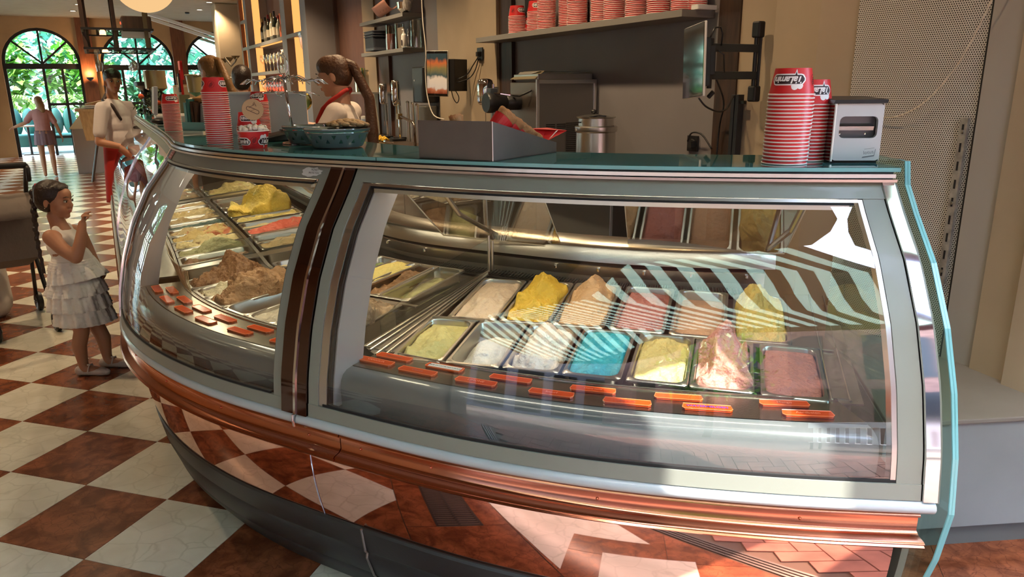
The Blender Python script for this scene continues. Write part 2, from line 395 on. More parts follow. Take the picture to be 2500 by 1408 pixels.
for i in range(-60, 40):
    for j in range(-60, 60):
        cx, cy = (i+.5)*T, (j+.5)*T; a_, b_ = (cy-cx)*SQ, (cx+cy)*SQ
        if a_ < -3.7 or a_ > 18.6 or b_ < -3.8 or b_ > 5.4: continue
        if b_ > 3.6 and a_ < 11: continue
        sq = [(i*T+G,j*T+G),((i+1)*T-G,j*T+G),((i+1)*T-G,(j+1)*T-G),(i*T+G,(j+1)*T-G)]
        p1 = clip(sq, -SQ, SQ, -2.20)
        if len(p1) > 2: tiles.append((p1, (i+j) % 2 == 0, len(p1) == 4 and a_ > -1.9, i, j))
        if a_ < -2.3:
            p2 = clip(clip(sq, SQ, -SQ, 2.70), -SQ, SQ, -3.32)
            if len(p2) > 2: tiles.append((p2, True, False, i, j))
def tkey(t):
    cx = sum(p[0] for p in t[0])/len(t[0]); cy = sum(p[1] for p in t[0])/len(t[0])
    d = (Vector((cx,cy,0))-CAM).length; a_, b_ = (cy-cx)*SQ, (cx+cy)*SQ
    if not inframe((cx,cy,0), .25) and not (d < 3.2): d += 50
    # hidden under the counter
    k = ((PT-np.array([cx,cy]))**2).sum(1).argmin(); o = (np.array([cx,cy])-PT[k])@NM[k]
    if o > .5: d += 30
    return d
tiles.sort(key=tkey)
tm = {}
for kind in (True, False):
    mb = MB(); mb.prism([(G,G),(T-G,G),(T-G,T-G),(G,T-G)], -.03, 0); tm[kind] = mesh_of(mb, M['brown' if kind else 'cream'])
rest = {True: MB(), False: MB()}
for n_, (poly, br, whole, i, j) in enumerate(tiles):
    if n_ < 285:
        if whole:
            o = D.objects.new('tile', tm[br]); link(o); o.parent = floor_o; o.location = (i*T, j*T, 0)
        else:
            mb = MB(); mb.prism(poly, -.03, 0); obj('tile', mb, M['brown' if br else 'cream'], floor_o)
    else: rest[br].prism(poly, -.03, 0)
for k in (True, False):
    if rest[k].v: o = obj('distant_tiles', rest[k], M['brown' if k else 'cream'], floor_o); o['kind'] = 'stuff'
# cream inlays of the entrance zone, the marble band and the drain grate
for poly in ([(2.21,-1.60),(2.81,-1.03),(2.81,-1.36),(3.14,-1.36),(2.95,-1.62),(2.62,-1.90)], [(2.95,-1.22),(3.30,-1.22),(3.30,-.88),(2.95,-.88)], [(3.36,-1.98),(3.7,-1.7),(3.36,-1.7)]):
    mb = MB(); mb.prism(poly, -.03, .0006); obj('inlay', mb, M['cream'], floor_o, label='cream marble inlay beside the entrance')
def abpoly(a0,a1,b0,b1): return [tuple(RAB(a,b)[:2]) for a,b in ((a0,b0),(a0,b1),(a1,b1),(a1,b0))][::-1]
bs = [-3.4,-2.9,-2.4,-1.9,-1.4,-.9,-.4,-.05,.29,.87,1.3,1.8,2.3,2.8,3.3]
for k in range(len(bs)-1):
    if k == 8:
        mb = MB(); mb.prism(abpoly(-2.345,-2.205,bs[k]+.002,bs[k+1]-.002), -.03, 0); obj('slab', mb, M['brown'], floor_o)
        mb = MB(); mb.prism(abpoly(-2.695,-2.572,bs[k]+.002,bs[k+1]-.002), -.03, 0); obj('slab', mb, M['brown'], floor_o)
    else:
        mb = MB(); mb.prism(abpoly(-2.695,-2.205,bs[k]+.002,bs[k+1]-.002), -.03, 0); obj('slab', mb, M['brown'], floor_o)
gr = thing('floor_grate', 'rusty metal drain grate let into the marble band before the counter', 'grate', RAB(-2.458,.58,-.012), RZ)
mb = MB(); mb.b2(-.113,.113,-.29,.29,-.02,-.012); obj('pit', mb, M['black'], gr)
gm = mat('rusty_grate',(.06,.045,.04),.6,.6)
mb = MB()
for x in (-.105,0,.105): mb.b2(x-.006,x+.006,-.285,.285,-.005,.012)
obj('frame', mb, gm, gr)
mb = MB()
for k in range(27): y = -.28+k*.0215; mb.b2(-.11,.11,y-.004,y+.004,-.004,.011)
o = obj('bars', mb, gm, gr); o['kind'] = 'stuff'
th = MB()
for k in range(4): th.prism(abpoly(-3.335-.022*k-.012,-3.335-.022*k,-3.4,3.3), -.03, .004)
struct('trim_1', th, mat('threshold_steel',(.10,.09,.085),.4,.8))
# street: herringbone brick pavement outside the entrance
st = MB(); st.prism(abpoly(-24,-3.42,-14,14), -.2, -.012); street = struct('pavement', st, mat('sand',(.12,.09,.07),.9))
bm_h = MB(); bm_h.b2(.003,.207,.003,.102,-.05,-.002); bme = mesh_of(bm_h, M['brick']); n_b = 0; br_rest = MB()
cand = []
for i in range(-70,70):
    for m_ in range(-40,40):
        for v_ in (0,1):
            ox, oy = (i+2*m_, i-2*m_); 
            if v_: ox += 2; oy -= 1
            x, y = ox*.105+3.2, oy*.105-2.2
            p = Vector((x+(.05 if v_ else .105), y+(.105 if v_ else .05), 0)); a_, b_ = (p.y-p.x)*SQ, (p.x+p.y)*SQ
            if -7 < a_ < -3.45 and -2 < b_ < 3.6: cand.append(((p-Vector((4.1,-1.6,0))).length, x, y, v_))
cand.sort()
for k,(d_,x,y,v_) in enumerate(cand):
    if k < 280:
        o = D.objects.new('brick', bme); link(o); o.parent = street
        if v_: o.rotation_euler = (0,0,pi/2); o.location = (x+.105,y,0)
        else: o.location = (x,y,0)
    else:
        if v_: br_rest.b2(x+.003,x+.102,y+.003,y+.207,-.05,-.002)
        else: br_rest.b2(x+.003,x+.207,y+.003,y+.102,-.05,-.002)
o = obj('far_bricks', br_rest, M['brick'], street); o['kind'] = 'stuff'

# ceiling and walls
mb = MB(); mb.prism(abpoly(-3.5,18.4,-3.7,5.7), 3.3, 3.5); struct('ceiling', mb, M['ceil'])
WB = 3.42
wr = thing('wall_right', None, None, (0,0,0), RZ, kind='structure')
mb = MB(); mb.b2(-11.55,3.6,WB+.03,WB+.25,0,3.3); obj('backing', mb, M['beige'], wr)
def wprism(name, poly, z0, z1, m, **k):
    mb = MB(); mb.prism([(-a,b) for a,b in poly], z0, z1); return obj(name, mb, m, wr, **k)
# polygons given as (a, b)
wprism('pilaster', [(-1.19,WB+.05),(-1.19,3.395),(-1.425,3.40),(-1.44,3.36),(-1.703,3.345),(-1.86,3.41),(-1.86,WB+.05)], 0, 3.3, M['beige'])
wprism('pilaster', [(1.40,WB+.05),(1.40,3.36),(1.88,3.345),(1.89,3.37),(2.365,3.36),(2.375,3.385),(2.625,3.38),(2.625,WB+.05)], 0, 3.3, M['beige'])
wprism('pilaster', [(4.38,WB+.05),(4.38,3.36),(4.80,3.36),(4.80,WB+.05)], 0, 3.3, M['beige2'])
wprism('pilaster', [(-2.548,WB+.05),(-2.548,3.36),(-2.68,3.335),(-2.70,3.30),(-3.34,3.20),(-3.34,WB+.05)], 0, 3.3, M['beige'])
wprism('frame_strip', [(-2.425,WB),(-2.425,3.375),(-2.543,3.375),(-2.543,WB)], .49, 3.3, mat('frame_strip_grey',(.34,.31,.275),.5))
wprism('bead', [(-2.413,WB),(-2.413,3.385),(-2.423,3.385),(-2.423,WB)], .49, 3.3, M['black'])
wprism('wood_panel', [(-1.04,WB+.03),(-1.04,3.385),(-1.19,3.385),(-1.19,WB+.03)], 0, 3.3, M['dwood'], label='dark wooden upright beside the grey recess')
wprism('wood_panel', [(1.195,WB+.03),(1.195,3.385),(1.40,3.385),(1.40,WB+.03)], 0, 3.3, M['dwood'])
wprism('wood_panel', [(4.02,WB+.03),(4.02,3.38),(4.38,3.38),(4.38,WB+.03)], 0, 3.3, M['bwood'])
wprism('wood_panel', [(4.80,WB+.03),(4.80,3.40),(6.22,3.40),(6.22,WB+.03)], 0, 3.3, M['bwood'])
wprism('recess_panel', [(-1.04,WB+.03),(-1.04,3.418),(1.195,3.418),(1.195,WB+.03)], 0, 3.3, M['niche'])
wprism('recess_panel', [(2.625,WB+.03),(2.625,3.418),(4.02,3.418),(4.02,WB+.03)], 0, 3.3, M['niche'])
wprism('end_panel', [(10.95,WB+.03),(10.95,3.30),(11.55,3.30),(11.55,WB+.03)], 1.6, 3.3, M['bwood'])
wprism('end_panel', [(10.95,WB+.03),(10.95,3.30),(11.55,3.30),(11.55,WB+.03)], 0, 1.6, mat('green_grey_paint',(.10,.12,.085),.6))
mb = MB(); mb.b2(1.86,2.413,3.392,3.400,.49,3.3)
obj('perforated_panel', mb, perforated('perforated_metal',(.60,.575,.53),(.035,.030,.026),.0092,.0028), wr)
# slotted shelving upright screwed on the perforated panel
sb = thing('slotted_bracket', 'worn slotted metal shelving upright screwed to the perforated panel', 'bracket', RAB(-2.378,3.388,.79), RZ)
mb = MB(); mb.b2(-.014,.014,-.012,.004,0,.64); obj('channel', mb, mat('worn_metal',(.42,.40,.36),.5,.6,vary=.3,vscale=30), sb)
for k in range(9):
    mb = MB(); mb.b2(-.0035,.0035,-.0135,-.0115,.03+k*.069,.064+k*.069); obj('slot', mb, M['black'], sb)
for k in range(3):
    mb = MB(); mb.lathe([(.007,0),(.006,.004)], (0,-.012,.05+k*.27), 10, Matrix.Rotation(pi/2,3,'X')); obj('screw', mb, M['steel2'], sb)
# wall beyond the back bar and the far arched wall
wf = thing('wall_far', None, None, (0,0,0), RZ, kind='structure')
AW = 18.0
def arch_panel(mb, x0, x1, ops, h, y0, y1, n=16):
    """wall in the local xz plane between x0,x1 with arched openings (xc, r, spring)"""
    cur = x0
    for xc, r, zs in sorted(ops):
        if xc-r > cur: mb.b2(cur, xc-r, y0, y1, 0, h)
        for i in range(n):
            t0 = pi-pi*i/n; t1 = pi-pi*(i+1)/n; xa, xb = xc+r*cos(t0), xc+r*cos(t1); za, zb = zs+r*sin(t0), zs+r*sin(t1)
            vs = [(xa,y0,za),(xb,y0,zb),(xb,y0,h),(xa,y0,h),(xa,y1,za),(xb,y1,zb),(xb,y1,h),(xa,y1,h)]
            mb.add(vs, [(0,1,2,3),(7,6,5,4),(0,4,5,1),(2,6,7,3)])
        cur = xc+r
    if cur < x1: mb.b2(cur, x1, y0, y1, 0, h)
# local frame for a wall across the corridor: x = b, y = a
RZB = pi/4
wf.rotation_euler = (0,0,RZB)
ops = [(-.56,.83,2.22),(1.56,.86,2.20),(3.52,.85,2.21)]
mb = MB(); arch_panel(mb, -3.6, 5.7, ops, 3.3, AW, AW+.25); obj('wall_panel', mb, M['wallfar'], wf)
for x in (.42,2.55,4.45):
    mb = MB(); mb.b2(x-.16,x+.16,AW-.12,AW,0,3.3); obj('pilaster', mb, M['redwood'], wf)
def arch_window(name, frame_loc, rz, xc, r, zs, y, door=False, lower=True):
    w_ = thing(name, None, None, frame_loc, rz, kind='structure'); m = M['iron']
    mb = MB()
    P = []
    for i in range(25):
        t = pi*i/24; P.append([Vector((xc+cos(t)*q, yy, zs+sin(t)*q)) for q,yy in ((r,y),(r-.07,y),(r-.07,y+.08),(r,y+.08),(r,y))])
    mb.grid(P); mb.b2(xc-r,xc-r+.07,y,y+.08,0,zs); mb.b2(xc+r-.07,xc+r,y,y+.08,0,zs); obj('outer_frame', mb, m, w_)
    mb = MB(); mb.b2(xc-r,xc+r,y-.01,y+.09,zs-.13,zs); obj('transom', mb, m, w_)
    for ang in (42,90,138):
        mb = MB(); c_, s2 = cos(rad(ang)), sin(rad(ang)); mb.box((xc+c_*r*.5,y+.04,zs+s2*r*.5),(r,.05,.045),ry=-rad(ang)); obj('glazing_bar', mb, m, w_)
    xs = [xc, xc+r*.48] if door else [xc-r*.45, xc, xc+r*.45]
    for x in xs:
        mb = MB(); mb.b2(x-.03,x+.03,y+.01,y+.07,0,zs-.13); obj('mullion', mb, m, w_)
    x0 = xc if door else xc-r
    for z in (.45,1.25):
        mb = MB(); mb.b2(x0,xc+r,y+.01,y+.07,z-.03,z+.03); obj('rail', mb, m, w_)
    mb = MB(); n = 20; vs = [(xc,y+.04,zs)]+[(xc+cos(pi*i/n)*(r-.04),y+.04,zs+sin(pi*i/n)*(r-.04)) for i in range(n+1)]
    mb.add(vs, [(0,i,i+1) for i in range(1,n+1)]); obj('fanlight_pane', mb, M['pane'], w_)
    mb = MB(); mb.add([(x0,y+.04,0),(xc+r,y+.04,0),(xc+r,y+.04,zs-.1),(x0,y+.04,zs-.1)],[(0,1,2,3)]); obj('pane', mb, M['pane'], w_)
    return w_
arch_window('door_1', (0,0,0), RZB, *ops[0], AW+.06, door=True)
arch_window('window_1', (0,0,0), RZB, *ops[1], AW+.06)
arch_window('window_2', (0,0,0), RZB, *ops[2], AW+.06)
wl = thing('wall_left', None, None, (0,0,0), RZ, kind='structure')
lops = [(-a,1.05,1.9) for a in (7.6,10.8,14.0)]
mb = MB(); arch_panel(mb, -18.2, 3.4, lops, 3.3, -3.75, -3.5); obj('wall_panel', mb, M['wallfar'], wl)
for k,(x,r,z) in enumerate(lops): arch_window('window_%d' % (k+3), (0,0,0), RZ, x, r, z, -3.66)
we = thing('wall_end', None, None, (0,0,0), RZ, kind='structure')
mb = MB(); mb.b2(-18.2,-11.55,5.5,5.7,0,3.3); obj('wall_panel', mb, M['wallfar'], we)
mb = MB(); mb.b2(-11.65,-11.55,3.42,5.6,0,3.3); obj('return_panel', mb, M['wallfar'], we)
# shop front above and beside the entrance
fr = thing('wall_front', None, None, (0,0,0), RZ, kind='structure')
mb = MB(); mb.b2(3.34,3.62,-3.7,3.8,2.45,4.6); obj('lintel', mb, M['beige2'], fr)  # underside set low to keep the sun off the deeper tubs
mb = MB(); mb.b2(3.34,3.62,3.15,3.8,0,2.72); obj('pier', mb, M['beige2'], fr)
mb = MB(); mb.b2(3.34,3.62,-14,-3.3,0,4.6); obj('side_front', mb, M['beige2'], fr)  # unseen front, run on to the left to screen bright sky
# low grey ledge right of the counter
lp = [(3.79,-.045),(4.53,.255),tuple(RAB(-1.85,3.40)[:2])]
lg = thing('trim_2', None, None, (0,0,0), 0, kind='structure')
mb = MB(); mb.prism(lp, .475, .492); obj('ledge_top', mb, M['ledge'], lg, bev=.004)
sh = lambda p,q: (p[0]+q[0],p[1]+q[1])
lp2 = [sh(lp[0],(-.004,.010)),sh(lp[1],(-.004,.010)),lp[2]]
mb = MB(); mb.prism(lp2, .085, .475); obj('ledge_body', mb, M['ledgef'], lg)
lp3 = [sh(lp[0],(-.01,.035)),sh(lp[1],(-.01,.035)),lp[2]]
mb = MB(); mb.prism(lp3, 0, .085); obj('plinth', mb, mat('plinth_grey',(.12,.13,.13),.6), lg)
# ================================================================ THE CURVED GELATO COUNTER
case = thing('gelato_display_case', 'long curved glass gelato counter with a polished copper front and teal glass top', 'display counter', (2.9,-.3,0), 0)
def part(name, mb, m, label=None, **k): return obj(name, mb, m, case, world=True, label=label, **k)
def bo(sv): return float(np.interp(sv, [0,1.0,1.7,2.4,SEND], [.60,.62,.66,.82,.86]))
JT = 1.53
for s0, s1 in ((-.015, JT-.002), (JT+.002, SEND)):
    mb = MB(); n = int((s1-s0)/.05)+2; P = []
    for i in range(n):
        sv = s0+(s1-s0)*i/(n-1); b_ = bo(max(sv,0)); P.append([at(sv,.272,1.357), at(sv,.272,1.3655), at(sv,.275,1.367), at(sv,b_,1.367), at(sv,b_,1.357), at(sv,.272,1.357)])
    mb.grid(P); mb.f.append(tuple(range(5))); mb.f.append(tuple(len(mb.v)-1-k for k in range(5)))
    part('glass_top', mb, M['gtop'])
    mb = MB(); sweep(mb, [(.2705,1.3665),(.2705,1.3575),(.2722,1.3575),(.2722,1.3665)], s0, s1); part('glass_edge', mb, M['gedge'])
mb = MB(); sweep(mb, [(.262,1.353),(.262,1.344),(.30,1.344),(.30,1.353)], 0, SEND); part('top_rail', mb, M['alu'])
mb = MB(); sweep(mb, [(.254,1.3415),(.256,1.335),(.30,1.335),(.30,1.3415)], 0, SEND); part('top_rail', mb, M['alu'])
mb = MB(); sweep(mb, [(.272,1.358),(.272,1.330),(.32,1.330),(.32,1.358)], 0, SEND); part('rail_core', mb, M['black'])
def band(z0, z1, out=0, th=.008, n=4):
    zs = np.linspace(z0, z1, n); return [(gp(z)-out, z) for z in zs]+[(gp(z)-out+th, z) for z in zs[::-1]]
hb = band(1.298, 1.336, .006)
for s0, s1 in ((.03,1.595),(1.70,3.02),(3.09,SEND)):
    mb = MB(); sweep(mb, hb, s0, s1); part('header_band', mb, M['frame'], auto=40)
for s0, s1 in ((.10,1.54),(1.745,2.96)):
    mb = MB(); sweep(mb, band(1.290,1.2965,.008), s0, s1); part('trim_strip', mb, M['alu'])
    mb = MB(); sweep(mb, band(1.2835,1.2885,.004,.02), s0+.01, s1-.01); part('seal_strip', mb, M['black'])
    mb = MB(); sweep(mb, [(gp(1.278)+.004,1.284),(gp(1.278)+.004,1.272),(gp(1.278)+.02,1.272),(gp(1.278)+.02,1.284)], s0+.02, s1-.02); part('trim_strip', mb, M['alu'])
# glass panes
for s0, s1, nm in ((.04,1.585,'front_glass'),(1.71,3.02,'front_glass'),(3.09,4.60,'front_glass'),(4.615,SEND,'front_glass')):
    mb = MB(); n = int((s1-s0)/.05)+2; zs = list(np.linspace(.668,1.335,26))
    mb.grid([[at(s0+(s1-s0)*i/(n-1), gp(z), z) for z in zs] for i in range(n)]); part(nm, mb, M['glass'], smooth=True)
def jamb(name, s0, s1, m, z0=.668, z1=1.335, out=.004, th=.012, **k):
    mb = MB(); zs = np.linspace(z0, z1, 22); sweep(mb, [(gp(z)-out,z) for z in zs]+[(gp(z)-out+th,z) for z in zs[::-1]], s0, s1, .02); return part(name, mb, m, auto=40, **k)
jamb('end_trim', 0, .03, M['chrome'], out=.012, th=.02)
jamb('window_frame', .032, .085, M['frame']); jamb('trim_strip', .086, .097, M['alu'], .70, 1.298, .002, .02)
jamb('window_frame', 1.565, 1.60, M['frame']); jamb('trim_strip', 1.537, 1.564, M['alu'], .70, 1.298, .001, .02); jamb('seal_strip', 1.526, 1.536, M['black'], .70, 1.298, -.004, .03)
jamb('window_frame', 1.70, 1.735, M['frame']); jamb('seal_strip', 1.736, 1.744, M['black'], .70, 1.298, -.004, .02)
jamb('window_frame', 2.985, 3.03, M['frame']); jamb('seal_strip', 2.972, 2.984, M['black'], .70, 1.298, -.004, .03)
jamb('post', 1.603, 1.640, mat('bronze_mirror',(.15,.10,.09),.05,1), out=.012, th=.02)
jamb('post', 1.640, 1.648, M['chrome'], out=.016, th=.02)
jamb('post', 1.648, 1.697, D.materials['bronze_mirror'], out=.012, th=.02)
jamb('post', 3.035, 3.085, M['chrome'], out=.012, th=.02); jamb('post', 4.600, 4.614, M['chrome'], out=.006, th=.02)
for s0, s1 in ((.032,1.60),(1.70,3.03),(3.09,SEND)):
    mb = MB(); sweep(mb, band(.668,.705,.006,.012), s0, s1); part('window_frame', mb, M['frame'], auto=40)
    mb = MB(); sweep(mb, band(.7055,.712,.003,.012), s0+.05, s1-.05); part('seal_strip', mb, M['black'])
for sv in (1.522, 2.968):
    zs = np.linspace(.70,1.285,20); mb = MB(); sectn(mb, [(gp(z)+.012,z) for z in zs]+[(gp(z)+.13,z) for z in zs[::-1]], sv, .004); part('side_panel', mb, M['mauve'])
# bumper, copper lip, copper front, kick plates
prof = [(.012+.026*-cos(t)*.9, .650+.0185*sin(t)) for t in np.linspace(-pi/2, pi/2, 9)]+[(.03,.6685),(.03,.6315)]
for s0, s1 in ((.0,1.644),(1.650,SEND)):
    mb = MB(); sweep(mb, prof, s0, s1); part('bumper_rail', mb, M['bumper'], auto=50)
mb = MB(); mb.tube([at(1.647,-.016,.668), at(1.647,-.018,.65), at(1.647,-.014,.632)], .0035, 8); part('bumper_joint', mb, M['chrome'])
mb = MB(); sweep(mb, [(.012,.632),(.006,.628),(.004,.622),(.012,.618),(.012,.585),(.003,.577),(-.016,.573),(-.020,.569),(-.017,.565),(-.021,.561),(-.018,.557),(.010,.553),(.05,.553),(.05,.632)], .02, 1.50); part('copper_lip', mb, M['copper2'], auto=50)
mb = MB(); sweep(mb, [(.012,.632),(.006,.628),(.004,.622),(.012,.618),(.012,.585),(.003,.577),(-.016,.573),(-.020,.569),(-.017,.565),(-.021,.561),(-.018,.557),(.010,.553),(.05,.553),(.05,.632)], 1.503, SEND); part('copper_lip', mb, M['copper2'], auto=50)
for sv in (.28,.75,1.2,1.43,1.62,2.0,2.35,2.7,3.1):
    mb = MB(); n_ = (at(sv,0)-at(sv,.1)).normalized(); mb.ell(at(sv,.011,.601), (.004,.004,.004), 10, 6); part('rivet', mb, M['copper2'])
po = lambda z: .04-.05*(.6-z)+.6*(.6-z)**2
for s0, s1 in ((.045,1.648),(1.652,SEND)):
    mb = MB(); n = int((s1-s0)/.03)+2; zs = np.linspace(.275,.558,18)
    mb.grid([[at(s0+(s1-s0)*i/(n-1), po(z), z) for z in zs] for i in range(n)]); part('copper_front', mb, M['copper'], smooth=True)
mb = MB(); mb.tube([at(1.65, po(z)-.001, z) for z in np.linspace(.29,.553,9)], .0022, 6); part('seam_strip', mb, M['chrome'])
for s0, s1 in ((-.0,1.50),(1.50,SEND)):
    kp = [(po(.298)-.006,.298),(po(.298)-.010,.29),(.085,.215),(.093,.205),(.090,.19),(.118,.11),(.126,.10),(.126,.085),(.185,.0),(.30,.0),(.30,.298)]
    if s0 > 1: kp = [(o+.004,z) for o,z in kp]
    mb = MB(); sweep(mb, kp, s0, s1); part('kick_plate', mb, M['rubber'], auto=35)
kp2 = [(po(.298)-.009,.296),(.082,.215),(.090,.205),(.087,.19),(.115,.11),(.123,.10),(.123,.085),(.182,.004)]
mb = MB(); mb.tube([at(1.50,o-.001,z) for o,z in kp2], .004, 6); part('kick_joint', mb, M['steel2'])
mb = MB(); sweep(mb, [(.31,.0),(1.08,.0),(1.08,.66),(.055,.66),(.055,.56),(.31,.3)], .01, SEND, .1); part('body', mb, M['black'])
# right end: glass side pane with cut edge
zs = [1.36,1.33,1.269,1.174,1.045,.913,.775,.649,.52,.40,.28,.15,.0]
ep = [(.30,1.384),(.262,1.383)]+[(gp(z)-.024 if z > .6 else (-.024+.9*(.649-z)**2*.62+.10*(.649-z)), z) for z in zs[1:]]
back = [(.62,0),(.62,1.384)]
def endpane(sv, th, inset=0):
    mb = MB(); sectn(mb, [(o+inset,z) for o,z in ep]+back, sv, th); return mb
part('end_glass', endpane(-.022,.0015), glass_mat('end_glass_tint',(.80,.92,.86),0,1.5,1))
mb = MB(); n = len(ep); t = tang(0)*.006
vs = []
for k,(o,z) in enumerate(ep):
    vs += [at(-.022,o,z)-t, at(-.022,o,z)+t, at(-.022,o+.003,z)+t, at(-.022,o+.003,z)-t]
mb.add(vs, [(4*k+i, 4*k+(i+1)%4, 4*k+4+(i+1)%4, 4*k+4+i) for k in range(n-1) for i in range(4)]); part('glass_cut_edge', mb, M['gedge'])
def section_plate(name, sv, th, o0, o1, zlist, m, **k):
    mb = MB(); sectn(mb, [(gp(z)+o0 if z > .6 else po(z)+o0, z) for z in zlist]+[(gp(z)+o1 if z > .6 else po(z)+o1, z) for z in zlist[::-1]], sv, th); return part(name, mb, m, **k)
section_plate('end_cover', -.010, .016, .035, .30, list(np.linspace(.01,.63,14)), mat('olive_lacquer',(.24,.24,.19),.35,coat=.3))
section_plate('end_cover', -.008, .008, .0, .06, list(np.linspace(.66,1.33,16)), M['frame'])
# interior
mb = MB(); sweep(mb, [(.050,.69),(.048,.745),(.052,.770),(.062,.786),(.078,.795),(.100,.798),(.100,.790),(.06,.76),(.056,.69)], .10, 1.52, .06); part('inner_front', mb, M['panel'], auto=60)
mb = MB(); sweep(mb, [(.050,.69),(.048,.745),(.052,.770),(.062,.786),(.078,.795),(.100,.798),(.100,.790),(.06,.76),(.056,.69)], 1.745, 2.965, .06); part('inner_front', mb, M['panel'], auto=60)
mb = MB(); sweep(mb, [(.050,.69),(.048,.745),(.052,.770),(.062,.786),(.078,.795),(.100,.798),(.100,.790),(.06,.76),(.056,.69)], 3.09, SEND, .06); part('inner_front', mb, M['panel'], auto=60)
for s0, s1 in ((.10,1.52),(1.70,2.965),(3.09,SEND)):
    mb = MB(); sweep(mb, [(.103,.799),(.103,.790),(.234,.790),(.234,.803),(.230,.803),(.229,.799)], s0, s1); part('label_ledge', mb, M['ledgest'])
DZ = lambda off: .80+.092*(off-.24)
mb = MB(); sweep(mb, [(.236,.803),(.236,.66),(1.06,.70),(1.06,.90),(1.056,.90),(1.056,.71),(.240,.672),(.240,.803)], .06, SEND); part('cold_well', mb, M['steel2'])
mb = MB(); sweep(mb, [(.571,DZ(.571)-.004),(.571,DZ(.571)+.001),(.586,DZ(.586)+.001),(.586,DZ(.586)-.004)], 1.64, SEND); part('row_bar', mb, M['steel'])
for k in range(2):
    mb = MB(); y = -.352+k*.008; sv = 0
    mb.box((2.95,y,DZ(.57)),(1.22,.006,.004)); part('row_bar', mb, M['steel'])
mb = MB(); sweep(mb, [(.992,DZ(.99)-.02),(1.055,DZ(1.0)-.02),(1.055,DZ(1.0)-.03),(.992,DZ(.99)-.03)], .06, SEND); part('air_slot_base', mb, M['black'])
mb = MB()
sv = .06
while sv < SEND-.05:
    p, q_ = at(sv,.995,DZ(.99)-.012), at(sv,1.05,DZ(1.0)-.006); mb.tube([p,q_], .002, 4); sv += .016
o = part('air_slot_fins', mb, M['dark']); o['kind'] = 'stuff'
mb = MB(); sweep(mb, [(1.058,.86),(1.052,.918),(1.056,.918),(1.064,.86)], .06, SEND); part('back_riser', mb, M['steel'])
mb = MB(); sweep(mb, [(1.062,.918),(1.062,.936),(1.10,.936),(1.10,.918)], .06, SEND); part('back_gap', mb, M['black'])
mb = MB(); sweep(mb, [(1.040,.936),(1.046,.985),(1.058,1.000),(1.16,1.012),(1.16,1.006),(1.064,.992),(1.052,.98),(1.046,.936)], .02, SEND); part('back_rail', mb, M['steel'], auto=50)
for sv in (.15,.45,.75,1.05,1.3,2.1,2.6,3.2,3.8):
    mb = MB(); mb.lathe([(.006,-.006),(.006,.006)], at(sv,1.05,.905), 8); part('bolt', mb, M['chrome'])
# blank deck plates between the modules and at the right end
def deckpt(x, y, dz=0):
    k = ((PT-np.array([x,y]))**2).sum(1).argmin(); off = (np.array([x,y])-PT[k])@NM[k]; return Vector((x,y,DZ(off)+dz))
def plate(pts, m, name='blank_plate', dz=0, lift=.001):
    a = [deckpt(x,y,dz) for x,y in pts]; b = [p-Vector((0,0,.004)) for p in a]; n = len(a); mb = MB(); mb.add(a+b, [tuple(range(n)), tuple(range(2*n-1,n-1,-1))]+[(i,n+i,n+(i+1)%n,(i+1)%n) for i in range(n)]); return part(name, mb, m)
A0, A1 = at(1.60,.245), at(1.60,.99)
plate([(A0.x,A0.y),(2.325,-.684),(2.385,.085),(A1.x,A1.y)], M['steel'])
for f in (.15,.35,.62,.85):
    p0 = Vector((A0.x,A0.y,0)).lerp(Vector((2.325,-.684,0)), f); p1 = Vector((A1.x,A1.y,0)).lerp(Vector((2.385,.085,0)), f)
    q0, q1 = deckpt(p0.x,p0.y,.003), deckpt(p1.x,p1.y,.003); mb = MB(); mb.tube([q0,q1], .0035, 6); part('plate_rib', mb, M['steel'])
for x0,x1,y0,y1 in ((3.527,3.60,-.66,.02),):
    plate([(x0,y0),(x1,y0+.01),(x1,y1),(x0,y1)], M['steel'])
plate([(3.452,-.345),(3.524,-.34),(3.524,.10),(3.452,.09)], M['steel'])
for x in (3.527,3.57):
    mb = MB(); mb.tube([deckpt(x,-.65,.004), deckpt(x,.09,.004)], .003, 6); part('plate_rib', mb, M['steel'])
def path_plate(s0, s1, m=M['steel']):
    a, b, c, d = at(s0,.245), at(s1,.245), at(s1,.99), at(s0,.99); plate([(p.x,p.y) for p in (a,b,c,d)], m)
path_plate(3.16,3.24); path_plate(5.20,5.30)
# glass partition on the divider
mb = MB(); sectn(mb, [(.32,.815),(.985,.88),(.985,1.00),(.60,.955),(.32,.86)], 1.59, .004); part('partition_glass', mb, M['glass'])
mb = MB(); mb.tube([at(1.59,.985,.87), at(1.59,.985,1.012)], .006, 8); mb.tube([at(1.59,1.01,.87), at(1.59,1.01,1.012)], .006, 8); part('partition_post', mb, M['steel'])
mb = MB(); sectn(mb, [(.32,.815),(.985,.88),(.985,.985),(.60,.93),(.32,.85)], 3.20, .004); part('partition_glass', mb, M['glass'])
mb = MB(); sectn(mb, [(.32,.815),(.985,.88),(.985,.985),(.60,.93),(.32,.85)], 5.25, .004); part('partition_glass', mb, M['glass'])
